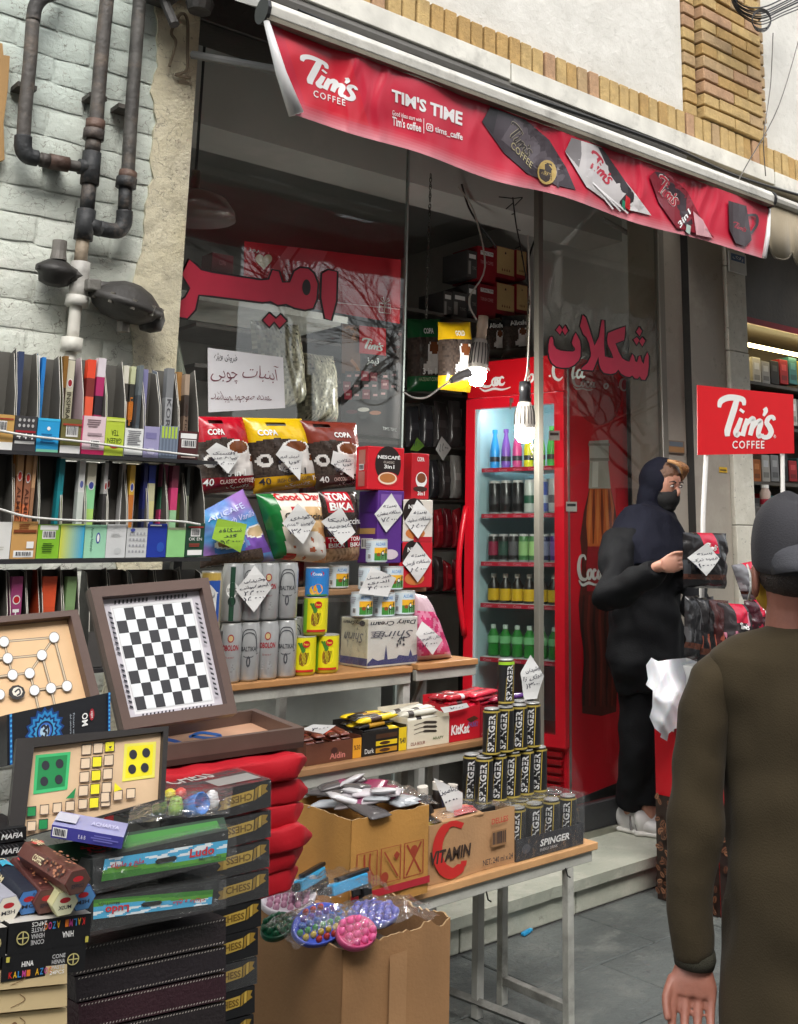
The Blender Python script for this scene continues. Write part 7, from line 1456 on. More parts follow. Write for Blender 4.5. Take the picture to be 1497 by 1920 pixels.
# ================================================================== front bench
bx0, bx1 = W(560, 1700, YB).x, W(1122, 1585, YB).x; zB = W(956, 1625, YB).z
bn = thing('front_bench', V(((bx0+bx1)/2, YB+.2, 0)), 'low bench of pale wood board on a peeling white steel frame', 'bench')
m = MB(); m.box(bx0, bx1, YB, YB+.36, zB-.022, zB, C(198, 152, 104)); m.build('board', WOOD, bn, bevel=.003)
for y in (YB+.012, YB+.31): m = MB(); m.box(bx0+.01, bx1-.015, y, y+.028, zB-.056, zB-.0225, C(176, 176, 168)); m.build('frame_rail', PAINT, bn, bevel=.002)
lx = W(1068, 1700, YB+.02).x
for x, y in ((lx, YB+.012), (lx, YB+.31), (bx0+.05, YB+.012), (bx0+.05, YB+.31)): m = MB(); m.box(x-.013, x+.013, y+.001, y+.027, 0, zB-.0565, C(180, 180, 172)); m.build('leg', OLDMETAL if x == lx else PAINT, bn, bevel=.002)
for x in (lx, bx0+.05): m = MB(); m.box(x-.012, x+.012, YB+.04, YB+.31, .06, .084, C(150, 150, 144)); m.build('foot_rail', OLDMETAL, bn, bevel=.002)
m = MB(); a, b = WZ(842, 1858, .05), WZ(1014, 1925, .04); m.tube([a, b], .014, C(130, 130, 126), 4); m.build('floor_bar', OLDMETAL, bn)
for k in range(3): x = bx0+.3+k*.32; m = MB(); m.tube([(x, YB+.006, zB-.05), (x, YB-.002, zB-.07), (x+.008, YB-.006, zB-.076)], .0025, C(60, 60, 58), 5); m.build('hook', METAL, bn)
def opencarton(name, lab, x0, x1, yt, yb, Y, d, col, z0=None, torn=0., th=.004, seed=0, group=None):
    """open-topped corrugated carton; torn gives a ragged top edge"""
    xm = (x0+x1)/2; a, b = W(x0, (yt+yb)/2, Y).x, W(x1, (yt+yb)/2, Y).x; z1 = W(xm, yt, Y).z; z0 = W(xm, yb, Y).z if z0 is None else z0; t = thing(name, V(((a+b)/2, Y+d/2, z0)), lab, 'carton', group)
    for nm, p0, p1 in (('front_panel', (a, Y), (b, Y)), ('side_panel', (a+th*.3, Y+d-th), (a+th*.3, Y+th)), ('side_panel', (b-th*.3, Y+th), (b-th*.3, Y+d-th)), ('back_panel', (b, Y+d), (a, Y+d))):
        m = MB(); p0, p1 = V((*p0, 0)), V((*p1, 0)); dr = (p1-p0); n_ = V((dr.y, -dr.x, 0)).normalized(); N_ = 30; pr = None
        for i in range(N_+1):
            f = i/N_; e = torn*(nz(f*6+seed, len(nm), seed)+.6*nz(f*17, seed)); bow = .006*math.sin(math.pi*f)*math.sin(f*7+seed); q = p0+dr*f+n_*bow; c = (V((q.x, q.y, z0)), V((q.x, q.y, z1+e)), V((q.x, q.y, z1+e))-n_*th, V((q.x, q.y, z0))-n_*th)
            if pr: m.quad(pr[0], c[0], c[1], pr[1], col); m.quad(pr[1], c[1], c[2], pr[2], C(170, 140, 100)); m.quad(c[3], pr[3], pr[2], c[2], tuple(q*.85 for q in col))
            pr = c
        m.build(nm, KRAFT, t)
    m = MB(); m.box(a+th, b-th, Y+th, Y+d-th, z0, z0+th, col); m.build('base', KRAFT, t); F = frame((a, Y, z0), (1, 0, 0), (0, 0, 1), b-a, z1-z0); F.box = (a, b, Y, Y+d, z0, z1); return t, F
# ochre carton of sachets
t, F = opencarton('ochre_carton', 'dented ochre carton with red handling symbols and tape on the bench', 658, 803, 1524, 1694, YB-.02, .3, C(176, 128, 62), torn=.004, seed=2, z0=zB+.001); m = MB(); m.lift = .003; RS = C(150, 60, 40)
for k, (x, im) in enumerate(((.07, 0), (.37, 1), (.67, 2))):
    x1_ = x+.25; q = [(x, .24), (x1_, .24), (x1_, .62), (x, .62), (x, .24)]; m.stroke(F, q, .012, RS, .9)
    if im == 0: [m.stroke(F, curve2([(x+s_, .26), (x+s_, .34), (x+s2, .44), (x+s2, .6)]), .018, RS, .9) for s_, s2 in ((.04, .09), (.21, .16))]; m.p2(F, [(x+.07, .3), (x+.18, .3), (x+.18, .38), (x+.125, .44), (x+.07, .38)], RS)
    elif im == 1: m.disc(F, x+.05, .3, .05, .06, RS); m.stroke(F, [(x+.04, .58), (x+.22, .28)], .015, RS, .9); m.p2(F, [(x+.16, .52), (x+.2, .56), (x+.24, .52), (x+.2, .46)], RS)
    else: m.stroke(F, [(x+.03, .26), (x+.22, .6)], .02, RS, .9); m.stroke(F, [(x+.22, .26), (x+.03, .6)], .02, RS, .9); m.disc(F, x+.125, .52, .05, .06, RS)
m.build('print', PRINT, t); a, b, y0, y1, z0, z1 = F.box
m = MB(); m.box(a-.001, b+.001, y0-.0075, y0-.007, z0+(z1-z0)*.12, z0+(z1-z0)*.2, C(170, 40, 52)); m.build('tape', PRINT, t)
S = frame((a, y1, z0), (0, -1, 0), (0, 0, 1), y1-y0, z1-z0); rr = random.Random(9)
for k in range(20):
    x, y = rr.uniform(a+.05, b-.05), rr.uniform(y0+.05, y1-.05); z = z1-.03+rr.uniform(0, .03)+.04*(1-abs((x-a)/(b-a)*2-1)); nm_, c = (('white', C(196, 190, 194)), ('silver', C(160, 164, 168)), ('crimson', C(130, 40, 76)), ('grey', C(84, 80, 80)), ('pale', C(186, 184, 186)))[k % 5]; bar((x, y, z), (rr.uniform(-1, 1), rr.uniform(-1, 1), rr.uniform(-.2, .2)), .13, .07, .018, c, f'glossy {nm_} sachet heaped in the ochre carton', 'sachets in the ochre carton', (C(130, 60, 92), .45, .6) if k % 2 else None).name = 'sachet'
# vitamin carton with bottles
t, F = opencarton('vitamin_carton', 'kraft carton printed VITAMIN C with bottles standing in it', 804, 965, 1530, 1645, YB+.02, .24, C(176, 136, 96), z0=zB+.001, seed=6, torn=.003); m = MB(); m.lift = .007
m.stroke(F, curve2([(.36, .88), (.24, .96), (.13, .86), (.08, .6), (.12, .3), (.24, .12), (.36, .2), (.38, .28)], 5), [.1]*8+[.16]*14+[.18]*8+[.1]*6, C(190, 44, 40), 1.5); m.text(F, 'VITAMIN', .0, .34, .46, .22, C(60, 44, 36), .035, .15); m.text(F, 'NET: 240 ml x 24', .6, .1, .36, .1, INK, .01); m.text(F, 'DELLES', .7, .78, .2, .1, C(190, 60, 50), .01); barcode(m, F, .7, .38, .18, .28, C(150, 112, 76)); m.build('print', PRINT, t); a, b, y0, y1, z0, z1 = F.box
m = MB(); f = lambda u, v: V((a+(b-a)*u, y0-.006+(y1-y0)*v, z1+.004+.012*nz(u*5, v*5, 2)+.01*math.sin(math.pi*u)))
for i in range(10):
    for j in range(6):
        if i < 4 and j > 1: continue
        m.quad(f(i/10, j/6), f((i+1)/10, j/6), f((i+1)/10, (j+1)/6), f(i/10, (j+1)/6), (1, 1, 1))
m.build('torn_wrap', FILM, t, smooth=True)
m = MB(); q = [V((a+.05, y0+.0, z1)), V((b-.12, y0, z1)), V((b-.12, y0+.08, z1+.012)), V((a+.06, y0+.09, z1+.014))]; m.poly(q, C(176, 136, 96)); m.build('flap', KRAFT, t, solid=.004); Ft = qframe(*q); m = MB(); m.lift = .006; m.p2(Ft, [(.3, .1), (.9, .15), (.98, .6), (.7, .95), (.5, .6)], C(180, 40, 40)); m.build('flap_print', PRINT, t)
for k, (px, py) in enumerate(((786, 1470), (812, 1466), (838, 1474))):
    o = bottle('drink_bottle', ('dark vitamin bottle leaning at the left in the kraft carton', 'dark vitamin bottle in the middle of the kraft carton', 'dark vitamin bottle behind the price note')[k], 'bottle', 'bottles in the kraft carton', [(.03, 0), (.032, .01), (.032, .1), (.014, .14), (.014, .17)], C(24, 16, 12), C(205, 200, 190), (.02, .085), C(206, 170, 30)); p = W(px+6, py, YB+.14); o.location = V((p.x, YB+.12+.02*k, p.z-.172)); o.rotation_euler = (.05, -.12+.12*k, 0)
note([(816, 1459), (870, 1487), (868, 1524), (838, 1520)], YB+.06, ('ویتامین', '۱۰۰۰۰'), 'white price note stuck among the vitamin bottles')
# energy drink cans: loose pyramid and a shrink-wrapped tray
def d_sp(m, F): m.rect(F, -1.6, .04, 1.6, .96, C(22, 22, 24), 12, 1); m.rect(F, -1.6, .93, 1.6, .97, C(170, 150, 70), 12, 1); m.rect(F, -1.6, .03, 1.6, .07, C(170, 150, 70), 12, 1); G = lambda a, b, l=0.: F(a+.22*(b-.5), b, l); m.text(G, 'SPINGER', -.5, .1, .75, .8, C(206, 206, 206), .03, 0, False, 1); m.stroke(G, [(.42, .08), (.42, .95)], .02, C(190, 165, 60), .25); m.stroke(G, [(-.6, .08), (-.5, .6)], .02, C(150, 130, 60), .25)
P_sp = can_proto('energy_can', 'x', 'can', 'black energy drink cans', .0268, .134, C(30, 30, 32), d_sp, True, .88)
zS = W(980, 1500, 2.62).z; t, F = solidbox('support_case', 'dark closed drinks case under the loose black cans', 'case', None, 905, 1052, 1499, 1600, 2.585, .2, C(30, 30, 32)); b_ = F.box; t_ = b_[5]
k = 0
for lv, pxs in enumerate(((924, 953, 980, 1005, 1030), (953, 978, 1004, 1030))):
    for i, px in enumerate(pxs):
        for rk in (0, 1):
            p = W(px, 1500 if lv == 0 else 1412, 2.625); lab = f"black energy can with gold rim, {ord_[i]} from the left in the {('lower', 'upper')[lv]} tier{', rear rank' if rk else ''}"
            if rk and lv and i < 2: continue
            place(P_sp, V((b_[0]+.035+.0575*i+.029*lv, 2.62+.058*rk+.0*i, t_+.001+.137*lv)), lab, spin=.15*math.sin(i*3+lv))
def d_lime(m, F): d_sp(m, F); m.rect(F, -1.6, .9, 1.6, .96, C(150, 200, 40), 12, 1)
P_li = can_proto('energy_can', 'black energy can with lime rim standing alone on top', 'can', None, .0268, .134, C(30, 30, 32), d_lime, True, .88); place(P_li, V((b_[0]+.035+.0575*2, 2.65, t_+.275)), spin=.6)
note([(996, 1228), (1022, 1268), (1008, 1310), (985, 1312), (978, 1262)], 2.6, ('نوشیدنی', 'انرژی زا', '۱۳۰۰۰'), 'white price note on the topmost energy can')
a, b = W(968, 1560, YB+.015), W(1094, 1545, YB+.015); ty, td = YB+.015, .13; tz = zB+.001; th_ = .06
ct = thing('energy_tray', V(((a.x+b.x)/2, ty+td/2, tz)), 'black printed tray with shrink-wrapped energy cans at the bench end', 'tray')
m = MB(); m.box(a.x, b.x, ty, ty+td, tz, tz+.004, C(26, 26, 30)); m.build('base', CARD, ct)
for q in ((a.x, b.x, ty, ty+.003), (a.x, b.x, ty+td-.003, ty+td), (a.x, a.x+.003, ty+.0031, ty+td-.0031), (b.x-.003, b.x, ty+.0031, ty+td-.0031)): m = MB(); m.box(*q, tz+.0041, tz+th_, C(30, 30, 36)); m.build('wall', CARD, ct)
F = frame((a.x, ty, tz), (1, 0, 0), (0, 0, 1), b.x-a.x, th_); m = MB(); m.lift = .001; m.text(F, 'SPINGER', .34, .42, .44, .32, WHITE, .03, .2); m.text(F, 'ENERGY DRINK', .34, .2, .26, .13, C(170, 170, 170), .01); m.disc(F, .14, .5, .06, .22, C(70, 70, 76)); m.build('print', PRINT, ct)
m = MB(); m.box(a.x-.003, b.x+.003, ty-.003, ty+td+.003, tz+.002, tz+.148, (1, 1, 1)); m.build('shrink_wrap', FILM, ct)
for i in range(4):
    for j in range(2): place(P_sp, V((a.x+.034+(b.x-a.x-.068)*i/3, ty+.034+.06*j, tz+.006)), f"black energy can in the shrink-wrapped tray, {ord_[i]} from the left in the {('front', 'rear')[j]} row", spin=.3*math.sin(i*2+j))

# ================================================================== big carton of toys on the ground
Yc = 2.2; t, F = opencarton('toy_carton', 'big plain brown carton with torn rim standing on the pavement', 640, 842, 1752, 2100, Yc, .42, C(150, 112, 74), z0=.002, torn=.022, seed=3, th=.005); a, b, y0, y1, z0, z1 = F.box
m = MB(); m.lift = .008
m.rect(F, .4, .02, .56, .93, C(158, 120, 82), 1, 6); m.build('tape_strip', KRAFT, t)
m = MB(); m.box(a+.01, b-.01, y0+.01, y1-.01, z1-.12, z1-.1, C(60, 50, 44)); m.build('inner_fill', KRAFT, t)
def popit(px, py, r, cols, lab, shape_=1., nrow=5, tilt=(.0, -.3, 1), rim=None, z=None):
    c = WZ(px, py, z or z1-.02); t = thing('pop_toy', c-V((0, 0, .02)), lab, 'toy', 'bubble toys in the brown carton'); ax = V(tilt).normalized(); e1 = V((1, 0, 0)); e1 = (e1-ax*e1.dot(ax)).normalized(); e2 = ax.cross(e1); N_ = 28; m = MB()
    m.loft([[c+e1*(q*r*math.cos(a))+e2*(q*r*shape_*math.sin(a))+ax*h for a in [2*math.pi*j/N_ for j in range(N_)]] for q, h in ((.9, -.012), (1, -.006), (1, .006), (.95, .01), (.9, .006))], rim or cols[0]); m.build('rim', PLASTIC, t, smooth=True); k = 0
    s = 2*.86/nrow
    for j in range(nrow):
        for i in range(nrow):
            u, v = -.86+s*(i+.5)+(s*.25 if j % 2 else -s*.25), -.86+s*(j+.5)
            if u*u+v*v < .74:
                q = c+e1*(u*r)+e2*(v*r*shape_); m = MB(); m.lathe([(s*r*.42, .004), (s*r*.38, .012), (s*r*.2, .018), (0, .02)], cols[j % len(cols)], 10, q, ax); m.build('bubble', PLASTIC, t, smooth=True)
PKc = C(190, 140, 164)
popit(541, 1684, .072, [PKc], 'round pink bubble toy with white rim on the carton', .75, 6, (-.1, -.45, 1), C(206, 200, 206), z1+.03)
popit(598, 1734, .066, [C(170, 56, 50), C(184, 160, 60), C(60, 140, 84), C(50, 96, 170), C(96, 66, 150)], 'rainbow bubble toy hanging over the carton rim', .7, 6, (-.15, -.75, .7), C(70, 90, 190), z1+.03)
popit(700, 1715, .07, [C(84, 88, 166), C(100, 102, 180)], 'violet blue animal shaped bubble toy at the right of the carton', .6, 5, (.1, -.35, 1), C(80, 86, 170), z1+.03)
popit(668, 1750, .05, [C(206, 90, 140)], 'small pink bubble toy between the other toys', .8, 4, (0, -.6, .8), C(190, 76, 120), z1+.03)
popit(520, 1738, .04, [C(30, 90, 60)], 'dark green bubble toy at the left corner of the carton', .8, 4, (-.3, -.5, .8), C(24, 80, 56), z1-.0)
for k, (px, py, c, lab) in enumerate(((588, 1662, C(60, 160, 206), 'blue and black toy pistol in clear wrap, left one'), (660, 1672, C(50, 150, 200), 'blue and black toy pistol in clear wrap, right one'))):
    c0 = WZ(px, py, z1+.05); t = thing('toy_pistol', c0, lab, 'toy', 'toy pistols'); X_ = Matrix.Translation(c0) @ Matrix.Rotation(.5-.3*k, 4, 'Z') @ Matrix.Rotation(-.2, 4, 'X')
    for nm, q, cc_ in (('barrel', (-.07, .05, -.012, .012, .006, .032), c), ('grip', (.03, .06, -.011, .011, -.03, .006), C(24, 24, 26)), ('slide', (-.05, .06, -.009, .009, .0321, .042), C(30, 30, 32)), ('trigger_guard', (.0, .028, -.004, .004, -.014, .0055), C(30, 30, 32)), ('muzzle', (-.088, -.0705, -.008, .008, .012, .028), C(28, 28, 30))): m = MB(); m.box(*q, cc_, X_); m.build(nm, PLASTIC, t, bevel=.003)
def wrap(lab, cx, cy, z, rx, ry, seed, par=None):
    c = WZ(cx, cy, z); o = thing('clear_wrapper', c, lab, 'wrapper', 'clear wrappers over the toys'); m = MB(); N_ = 16
    g = lambda i, j: c+V(((i/N_*2-1)*rx, (j/N_*2-1)*ry, .035*(1-((i/N_*2-1)**2+(j/N_*2-1)**2)*.6)+.014*nz(i*.4, j*.4, seed)+.008*nz(i*.9, j*.8, seed+3)))
    for i in range(N_):
        for j in range(N_): m.quad(g(i, j), g(i+1, j), g(i+1, j+1), g(i, j+1), (1, 1, 1))
    m.build('film', FILM, o, smooth=True)
wrap('crumpled clear wrapper over the toy pistols', 622, 1668, z1+.055, .12, .08, 1); wrap('crumpled clear wrapper over the violet toy', 700, 1722, z1+.03, .13, .09, 4); wrap('crumpled clear wrapper over the rainbow toy', 590, 1735, z1+.04, .1, .08, 7)
c_ = W(730, 1490, YB+.12); o = thing('clear_wrapper', c_, 'crumpled clear wrapper over the sachets in the ochre carton', 'wrapper', 'clear wrappers over the toys'); m = MB(); g = lambda i, j: V((c_.x+(i/16-.5)*.24, YB+.13+(j/16-.5)*.2, W(730, 1512, YB+.1).z+.055*math.sin(math.pi*i/16)*math.sin(math.pi*j/16)+.016*nz(i*.4, j*.4, 8)+.01*nz(i*.9, j*.9, 2)))
for i in range(16):
    for j in range(16): m.quad(g(i, j), g(i+1, j), g(i+1, j+1), g(i, j+1), (1, 1, 1))
m.build('film', FILM, o, smooth=True)
m = MB(); o = thing('blue_lighter', WZ(988, 1751, .0), 'small blue plastic scrap lying on the pavement by the step', 'litter'); c0 = WZ(988, 1751, .0); X_ = Matrix.Translation(c0) @ Matrix.Rotation(.3, 4, 'Z'); m.box(-.03, .022, -.01, .01, 0, .012, C(40, 140, 190), X_); m.build('body', PLASTIC, o, bevel=.004); m = MB(); m.box(.0225, .034, -.008, .008, .001, .011, C(70, 170, 210), X_); m.build('cap', PLASTIC, o, bevel=.003)
# ================================================================== neighbour's shop at the right edge
ns = thing('neighbour_shop', V((XD3+.8, 4.2, 0)), 'neighbouring shop front at the right edge with lit shelves', 'shop')
m = MB(); m.box(XD3+.01, 8.4, 4.3, 4.5, 0, 3.6, C(70, 62, 54)); m.build('back_wall', STONE, ns)
m = MB(); m.box(XD3+.01, 8.4, YG+.02, 4.3, ZST-.1, ZST-.02, C(120, 118, 108)); m.build('floor', STONE, ns)
zt_ = W(1450, 622, 3.9).z; m = MB(); m.box(XD3+.02, 8.4, 3.86, 4.29, zt_, 3.6, C(66, 58, 48)); m.build('fascia', PAINT, ns)
m = MB(); m.box(XD3+.02, 8.4, 3.84, 3.859, zt_, zt_+.04, C(150, 24, 40)); m.build('red_trim', PLASTIC, ns)
zl = W(1450, 656, 4.0).z; m = MB(); m.tube([(XD3+.1, 4.0, zl), (8.3, 4.0, zl)], .014, (1, .8, .38), 8); m.build('light_tube', M('warm_tube', emit=6, vary=0), ns)
for y in (722, 800, 905, 985, 1070): z = W(1450, y, 4.0).z; m = MB(); m.box(XD3+.05, 8.3, 3.98, 4.29, z-.02, z, C(90, 84, 76)); m.build('shelf', PAINT, ns)
rr = random.Random(21); cl = [('white', C(200, 196, 186)), ('yellow', C(200, 170, 60)), ('red', C(160, 30, 36)), ('silver', C(150, 150, 150)), ('orange', C(200, 110, 40)), ('teal', C(60, 120, 120)), ('black', C(36, 34, 34))]
for r, (y0, y1) in enumerate(((668, 720), (742, 798), (850, 903), (925, 983))):
    for k in range(7):
        x0 = 1412+k*17; nm, c = cl[(k*3+r*2) % 7]
        t, F = solidbox('shop_packet', f'{nm} packet, {ord_[k]} from the left on the {ord_[r]} shelf of the neighbouring shop', 'packet', 'packets in the neighbouring shop', x0, x0+15, y0+rr.uniform(0, 14), y1, 4.02, .1, c); m = MB(); m.rect(F, .2, .55, .8, .8, tuple(min(.8, q*1.6+.05) for q in c)); m.rect(F, .15, .15, .85, .35, tuple(q*.5 for q in c)); m.build('print', PRINT, t)
t = bottle('spray_jar', 'clear jar with white cap and red label in the neighbouring shop', 'jar', None, [(.03, 0), (.032, .01), (.032, .09), (.022, .11), (.022, .13)], C(170, 150, 140), C(214, 214, 210), (.02, .05), C(150, 30, 50)); t.location = W(1436, 952, 3.7); m = MB(); q = W(1436, 952, 3.7); m.box(XD3+.02, XD3+.5, 3.6, 3.86, .1, q.z-.001, C(60, 58, 56)); o = thing('shop_counter', V((q.x, 3.7, .1)), 'dark counter of the neighbouring shop under the jar', 'counter'); m.build('block', PAINT, o, bevel=.005)
t, F = solidbox('meter_plate', 'small brown picture plate on the beige panel', 'plate', None, 1252, 1284, 826, 850, YG-.012, .01, C(120, 100, 84)); m = MB(); m.rect(F, .05, .1, .95, .5, C(150, 110, 70)); m.rect(F, .1, .55, .9, .9, C(90, 100, 110)); m.build('print', PRINT, t)
t, F = solidbox('street_plate', 'small blue and white plate high on the stone pier', 'plate', None, 1368, 1400, 474, 512, YG-.075, .01, C(190, 190, 186)); m = MB(); m.rect(F, .1, .55, .9, .9, C(50, 80, 120)); m.text(F, 'پلاک', .2, .6, .6, .22, WHITE, rtl=True); m.build('print', PRINT, t)
t, F = solidbox('warning_sticker', 'small yellow sticker on the beige panel behind the pole', 'sticker', None, 1349, 1364, 876, 886, YG-.024, .002, C(200, 160, 40)); m = MB(); m.rect(F, .1, .3, .9, .6, C(90, 70, 20)); m.build('print', PRINT, t)

# ================================================================== coffee display stand
YD0, YD1 = 2.8, 3.12; xd0 = W(1232, 1600, YD1).x; xd1 = xd0+.5; zd = W(1232, 1240, YD1).z
st = thing('coffee_stand', V(((xd0+xd1)/2, (YD0+YD1)/2, 0)), 'red coffee display stand with bean print and sign on white poles', 'display stand')
m = MB(); m.box(xd0, xd1, YD0, YD1, .0, zd-.12, C(176, 18, 30)); m.build('base_box', PLASTIC, st, bevel=.004)
m = MB(); m.box(xd0-.005, xd1+.005, YD0-.005, YD1+.005, zd-.1195, zd, C(206, 206, 204)); m.build('tray', PLASTIC, st, bevel=.006)
S = frame((xd0, YD1, 0), (0, -1, 0), (0, 0, 1), YD1-YD0, .42); S2 = frame((xd0, YD0, 0), (1, 0, 0), (0, 0, 1), xd1-xd0, .42); rr = random.Random(2)
for F, nb_ in ((S, 170), (S2, 240)):
    m = MB(); m.lift = .001; m.rect(F, 0, 0, 1, .96, C(40, 24, 18)); m.lift += .0005
    for k in range(nb_):
        x, y = rr.uniform(.04, .96), rr.uniform(.02, .98); a = rr.uniform(0, 3.1); c = rr.choice((C(110, 70, 48), C(84, 50, 34), C(140, 96, 70)))
        m.p2(F, [(x+.045*math.cos(t_)*math.cos(a)-.028*math.sin(t_)*math.sin(a), y+(.045*math.cos(t_)*math.sin(a)+.028*math.sin(t_)*math.cos(a))*.75) for t_ in [2*math.pi*i/8 for i in range(8)]], c); m.stroke(F, [(x-.03*math.cos(a), y-.022*math.sin(a)), (x+.03*math.cos(a), y+.022*math.sin(a))], .008, C(24, 14, 10))
    m.build('bean_print', PRINT, st)
m = MB(); m.lift = .001; tims(m, frame((xd0, YD1, .55), (0, -1, 0), (0, 0, 1), YD1-YD0, .16), .3, 0, .6, 1, WHITE); m.build('logo', PRINT, st)
Yp = 2.95
for pts, r in ((((1325, 840), (1322, 900), (1319, 960), (1318, 1010), (1316, 1110), (1316, 1250)), .011), (((1467, 840), (1468, 920), (1468, 1000), (1470, 1250)), .011)):
    m = MB(); m.tube(curve([W(x, y, Yp) for x, y in pts], 4), r, C(214, 212, 208), 10); m.build('pole', PLASTIC, st, smooth=True)
Q = [W(x, y, Yp-.012) for x, y in ((1307, 722), (1487, 740), (1489, 850), (1308, 853))]; m = MB(); prism(m, [(q.x, q.z) for q in Q][::-1], Yp-.014, Yp-.0115, C(206, 22, 32)); m.build('sign_board', PLASTIC, st)
G = pixframe(Yp-.014); m = MB(); m.lift = .001; z5 = lambda x, y: (1100+x/3.2, 700+y/3.2)
tims(m, sub(G, [z5(785, 392), z5(1142, 392), z5(1142, 122), z5(785, 122)]), 0, 0, 1, 1, (.74, .73, .7)); m.text(sub(G, [z5(875, 452), z5(1068, 452), z5(1068, 404), z5(875, 404)]), 'COFFEE', 0, 0, 1, 1, (.74, .73, .7), .015, space=1.2); m.text(sub(G, [z5(1122, 390), z5(1138, 390), z5(1138, 368), z5(1122, 368)]), '®', 0, 0, 1, 1, (.74, .73, .7)); m.build('sign_lettering', PRINT, st)
def blk(c1, c2=C(24, 22, 24), lab=True):
    def art(u, v):
        if lab and .3 < u < .64 and v > .62: return C(186, 24, 56)
        if v < .26: return beans(u, v, C(70, 40, 30), 30) if .16 < v else c2
        return c1 if nz(u*7, v*1.6, 3) > .3 else c2  # c1: upright foil highlights painted into the bag colour
    return art
for k, (pix, Y, art, lab) in enumerate((([(1281, 998), (1362, 1000), (1360, 1104), (1282, 1102)], 2.84, blk(C(60, 62, 66)), 'black foil coffee bag with price note held by the woman'), ([(1306, 1122), (1338, 1118), (1338, 1250), (1308, 1246)], 2.84, blk(C(120, 60, 44), lab=False), 'dark red foil coffee bag at the left of the lower bunch'), ([(1330, 1124), (1366, 1126), (1364, 1236), (1332, 1240)], 2.82, blk(C(140, 70, 54), C(60, 26, 26), False), 'glossy brown foil coffee bag second in the lower bunch'), ([(1346, 1130), (1412, 1134), (1408, 1226), (1352, 1228)], 2.80, blk(C(190, 120, 140), C(50, 44, 46)), 'pink and black foil coffee bag third in the lower bunch'), ([(1372, 1060), (1432, 1048), (1436, 1130), (1394, 1124)], 2.82, blk(C(170, 170, 174), C(120, 120, 124)), 'silver coffee bag with pink label behind the capped man'), ([(1396, 1126), (1450, 1122), (1450, 1210), (1400, 1206)], 2.79, blk(C(170, 30, 60), C(60, 20, 30)), 'crimson coffee bag at the right of the lower bunch'), ([(1284, 1118), (1312, 1116), (1306, 1240), (1284, 1232)], 2.86, blk(C(70, 70, 72), C(30, 30, 32), False), 'narrow black foil bag hanging behind the bunch'))):
    t, F = pouch('foil_bag', lab, 'bag', pix, Y, art, 'foil bags on the coffee stand', seed=60+k, nx=26, ny=32, bulge=.04, wr=.012)
    m = MB(); m.lift = .004; tims(m, F, .36, .68 if k != 3 else .5, .26, .14, WHITE) if k not in (1, 2, 6) else None
    if m.f: m.build('print', PRINT, t)
note([(1325, 1018), (1352, 1047), (1325, 1080), (1292, 1046)], 2.78, ('بسته', 'قهوه ترک', '۱۱۰۰۰۰'), 'white price note on the black foil bag of the coffee stand')
# white carrier bag hung over the tray
pb_ = thing('carrier_bag', W(1262, 1390, 2.98), 'crumpled white plastic carrier bag hanging on the coffee stand', 'bag')
CR = M('carrier_plastic', .38, vary=.03, bump=.12, bscale=40, sss=.25)
def ridge(a, b, s): return 1-abs(nz(a, b, s))*2.4
OL = [(1200+x/10.67, 1220+y/10.67) for x, y in ((230, 140), (370, 215), (640, 170), (910, 150), (930, 230), (1180, 130), (1260, 340), (1200, 500), (1120, 520), (1145, 640), (1060, 850), (980, 1050), (900, 1300), (850, 1540), (700, 1560), (580, 1660), (545, 1810), (410, 1730), (430, 1660), (300, 1560), (195, 1330), (250, 1130), (260, 800), (120, 680), (165, 570), (125, 290))]
def bagpt(x, y, back):
    u = (x-1212)/106; v = (y-1232)/160; e = max(0, math.sin(math.pi*min(1, max(0, u))))*(.35+.65*math.sin(math.pi*min(1, max(0, v*.9+.05)))); d = .07*e*(.25 if back else 1)
    d += (.016*ridge(u*2.2+v*.9, v*.7, 3)+.007*ridge(u*5-v*2.2, v*2, 6))*(.2 if back else 1)*(.3+e)
    return W(x, y, 3.02-d*1.3+(.02*e if back else 0))
for back in (0, 1):
    m = MB()
    for q in cut(OL, 3.5): m.poly([bagpt(x, y, back) for x, y in q], C(216, 217, 222))
    m.build('back_sheet' if back else 'front_sheet', CR, pb_, smooth=True)

# ================================================================== people
SKN, SKM = M('skin_pale', .5, vary=.1, vscale=25, sss=.08, fixed=C(176, 128, 108)), M('skin_tan', .5, vary=.12, vscale=30, bump=.08, bscale=120, sss=.08, fixed=C(150, 98, 82))
def finger(mb, P, r): mb.tube(curve(P, 3), [r*(1-.35*i/(3*(len(P)-1))) for i in range(3*(len(P)-1)+1)], (1, 1, 1), 8)
# --- woman in navy headscarf and black coat, weight on the step
wf = V((.12, -.99, 0)).normalized(); ws = V((-wf.y, wf.x, 0)); UPV = V((0, 0, 1))       # she faces wf; ws is her left
hc = W(1243, 912, 3.36); ft = WZ(1190, 1560, ZST)
wm = thing('person', V((ft.x, ft.y, ZST)), 'woman in navy headscarf, black mask, black coat and white trainers touching a foil bag', 'person')
hf = V((.0, -1, -.2)).normalized(); up_ = (UPV+wf*.16).normalized(); up_ = (up_-hf*up_.dot(hf)).normalized(); hs_ = hf.cross(up_).normalized(); E3 = (hs_, hf, up_)
b = MB(); b.ball(hc+up_*.02, (.074, .092, .105), E3); b.ball(hc-up_*.045+hf*.022, (.056, .066, .07), E3)
b.ball(hc+hf*.094-up_*.012, (.011, .018, .022), E3); 
for s_ in (-1, 1): b.ball(hc+hs_*(.074*s_)-hf*.005-up_*.005, (.012, .02, .03), E3)
nk = hc-up_*.15-hf*.02; pv = W(1222, 1210, 3.42); b.etube([hc-up_*.06, nk, nk-UPV*.08, (nk+pv)/2, pv], [.05, .048, .08, .1, .11], [.05, .048, .06, .08, .09], ws)
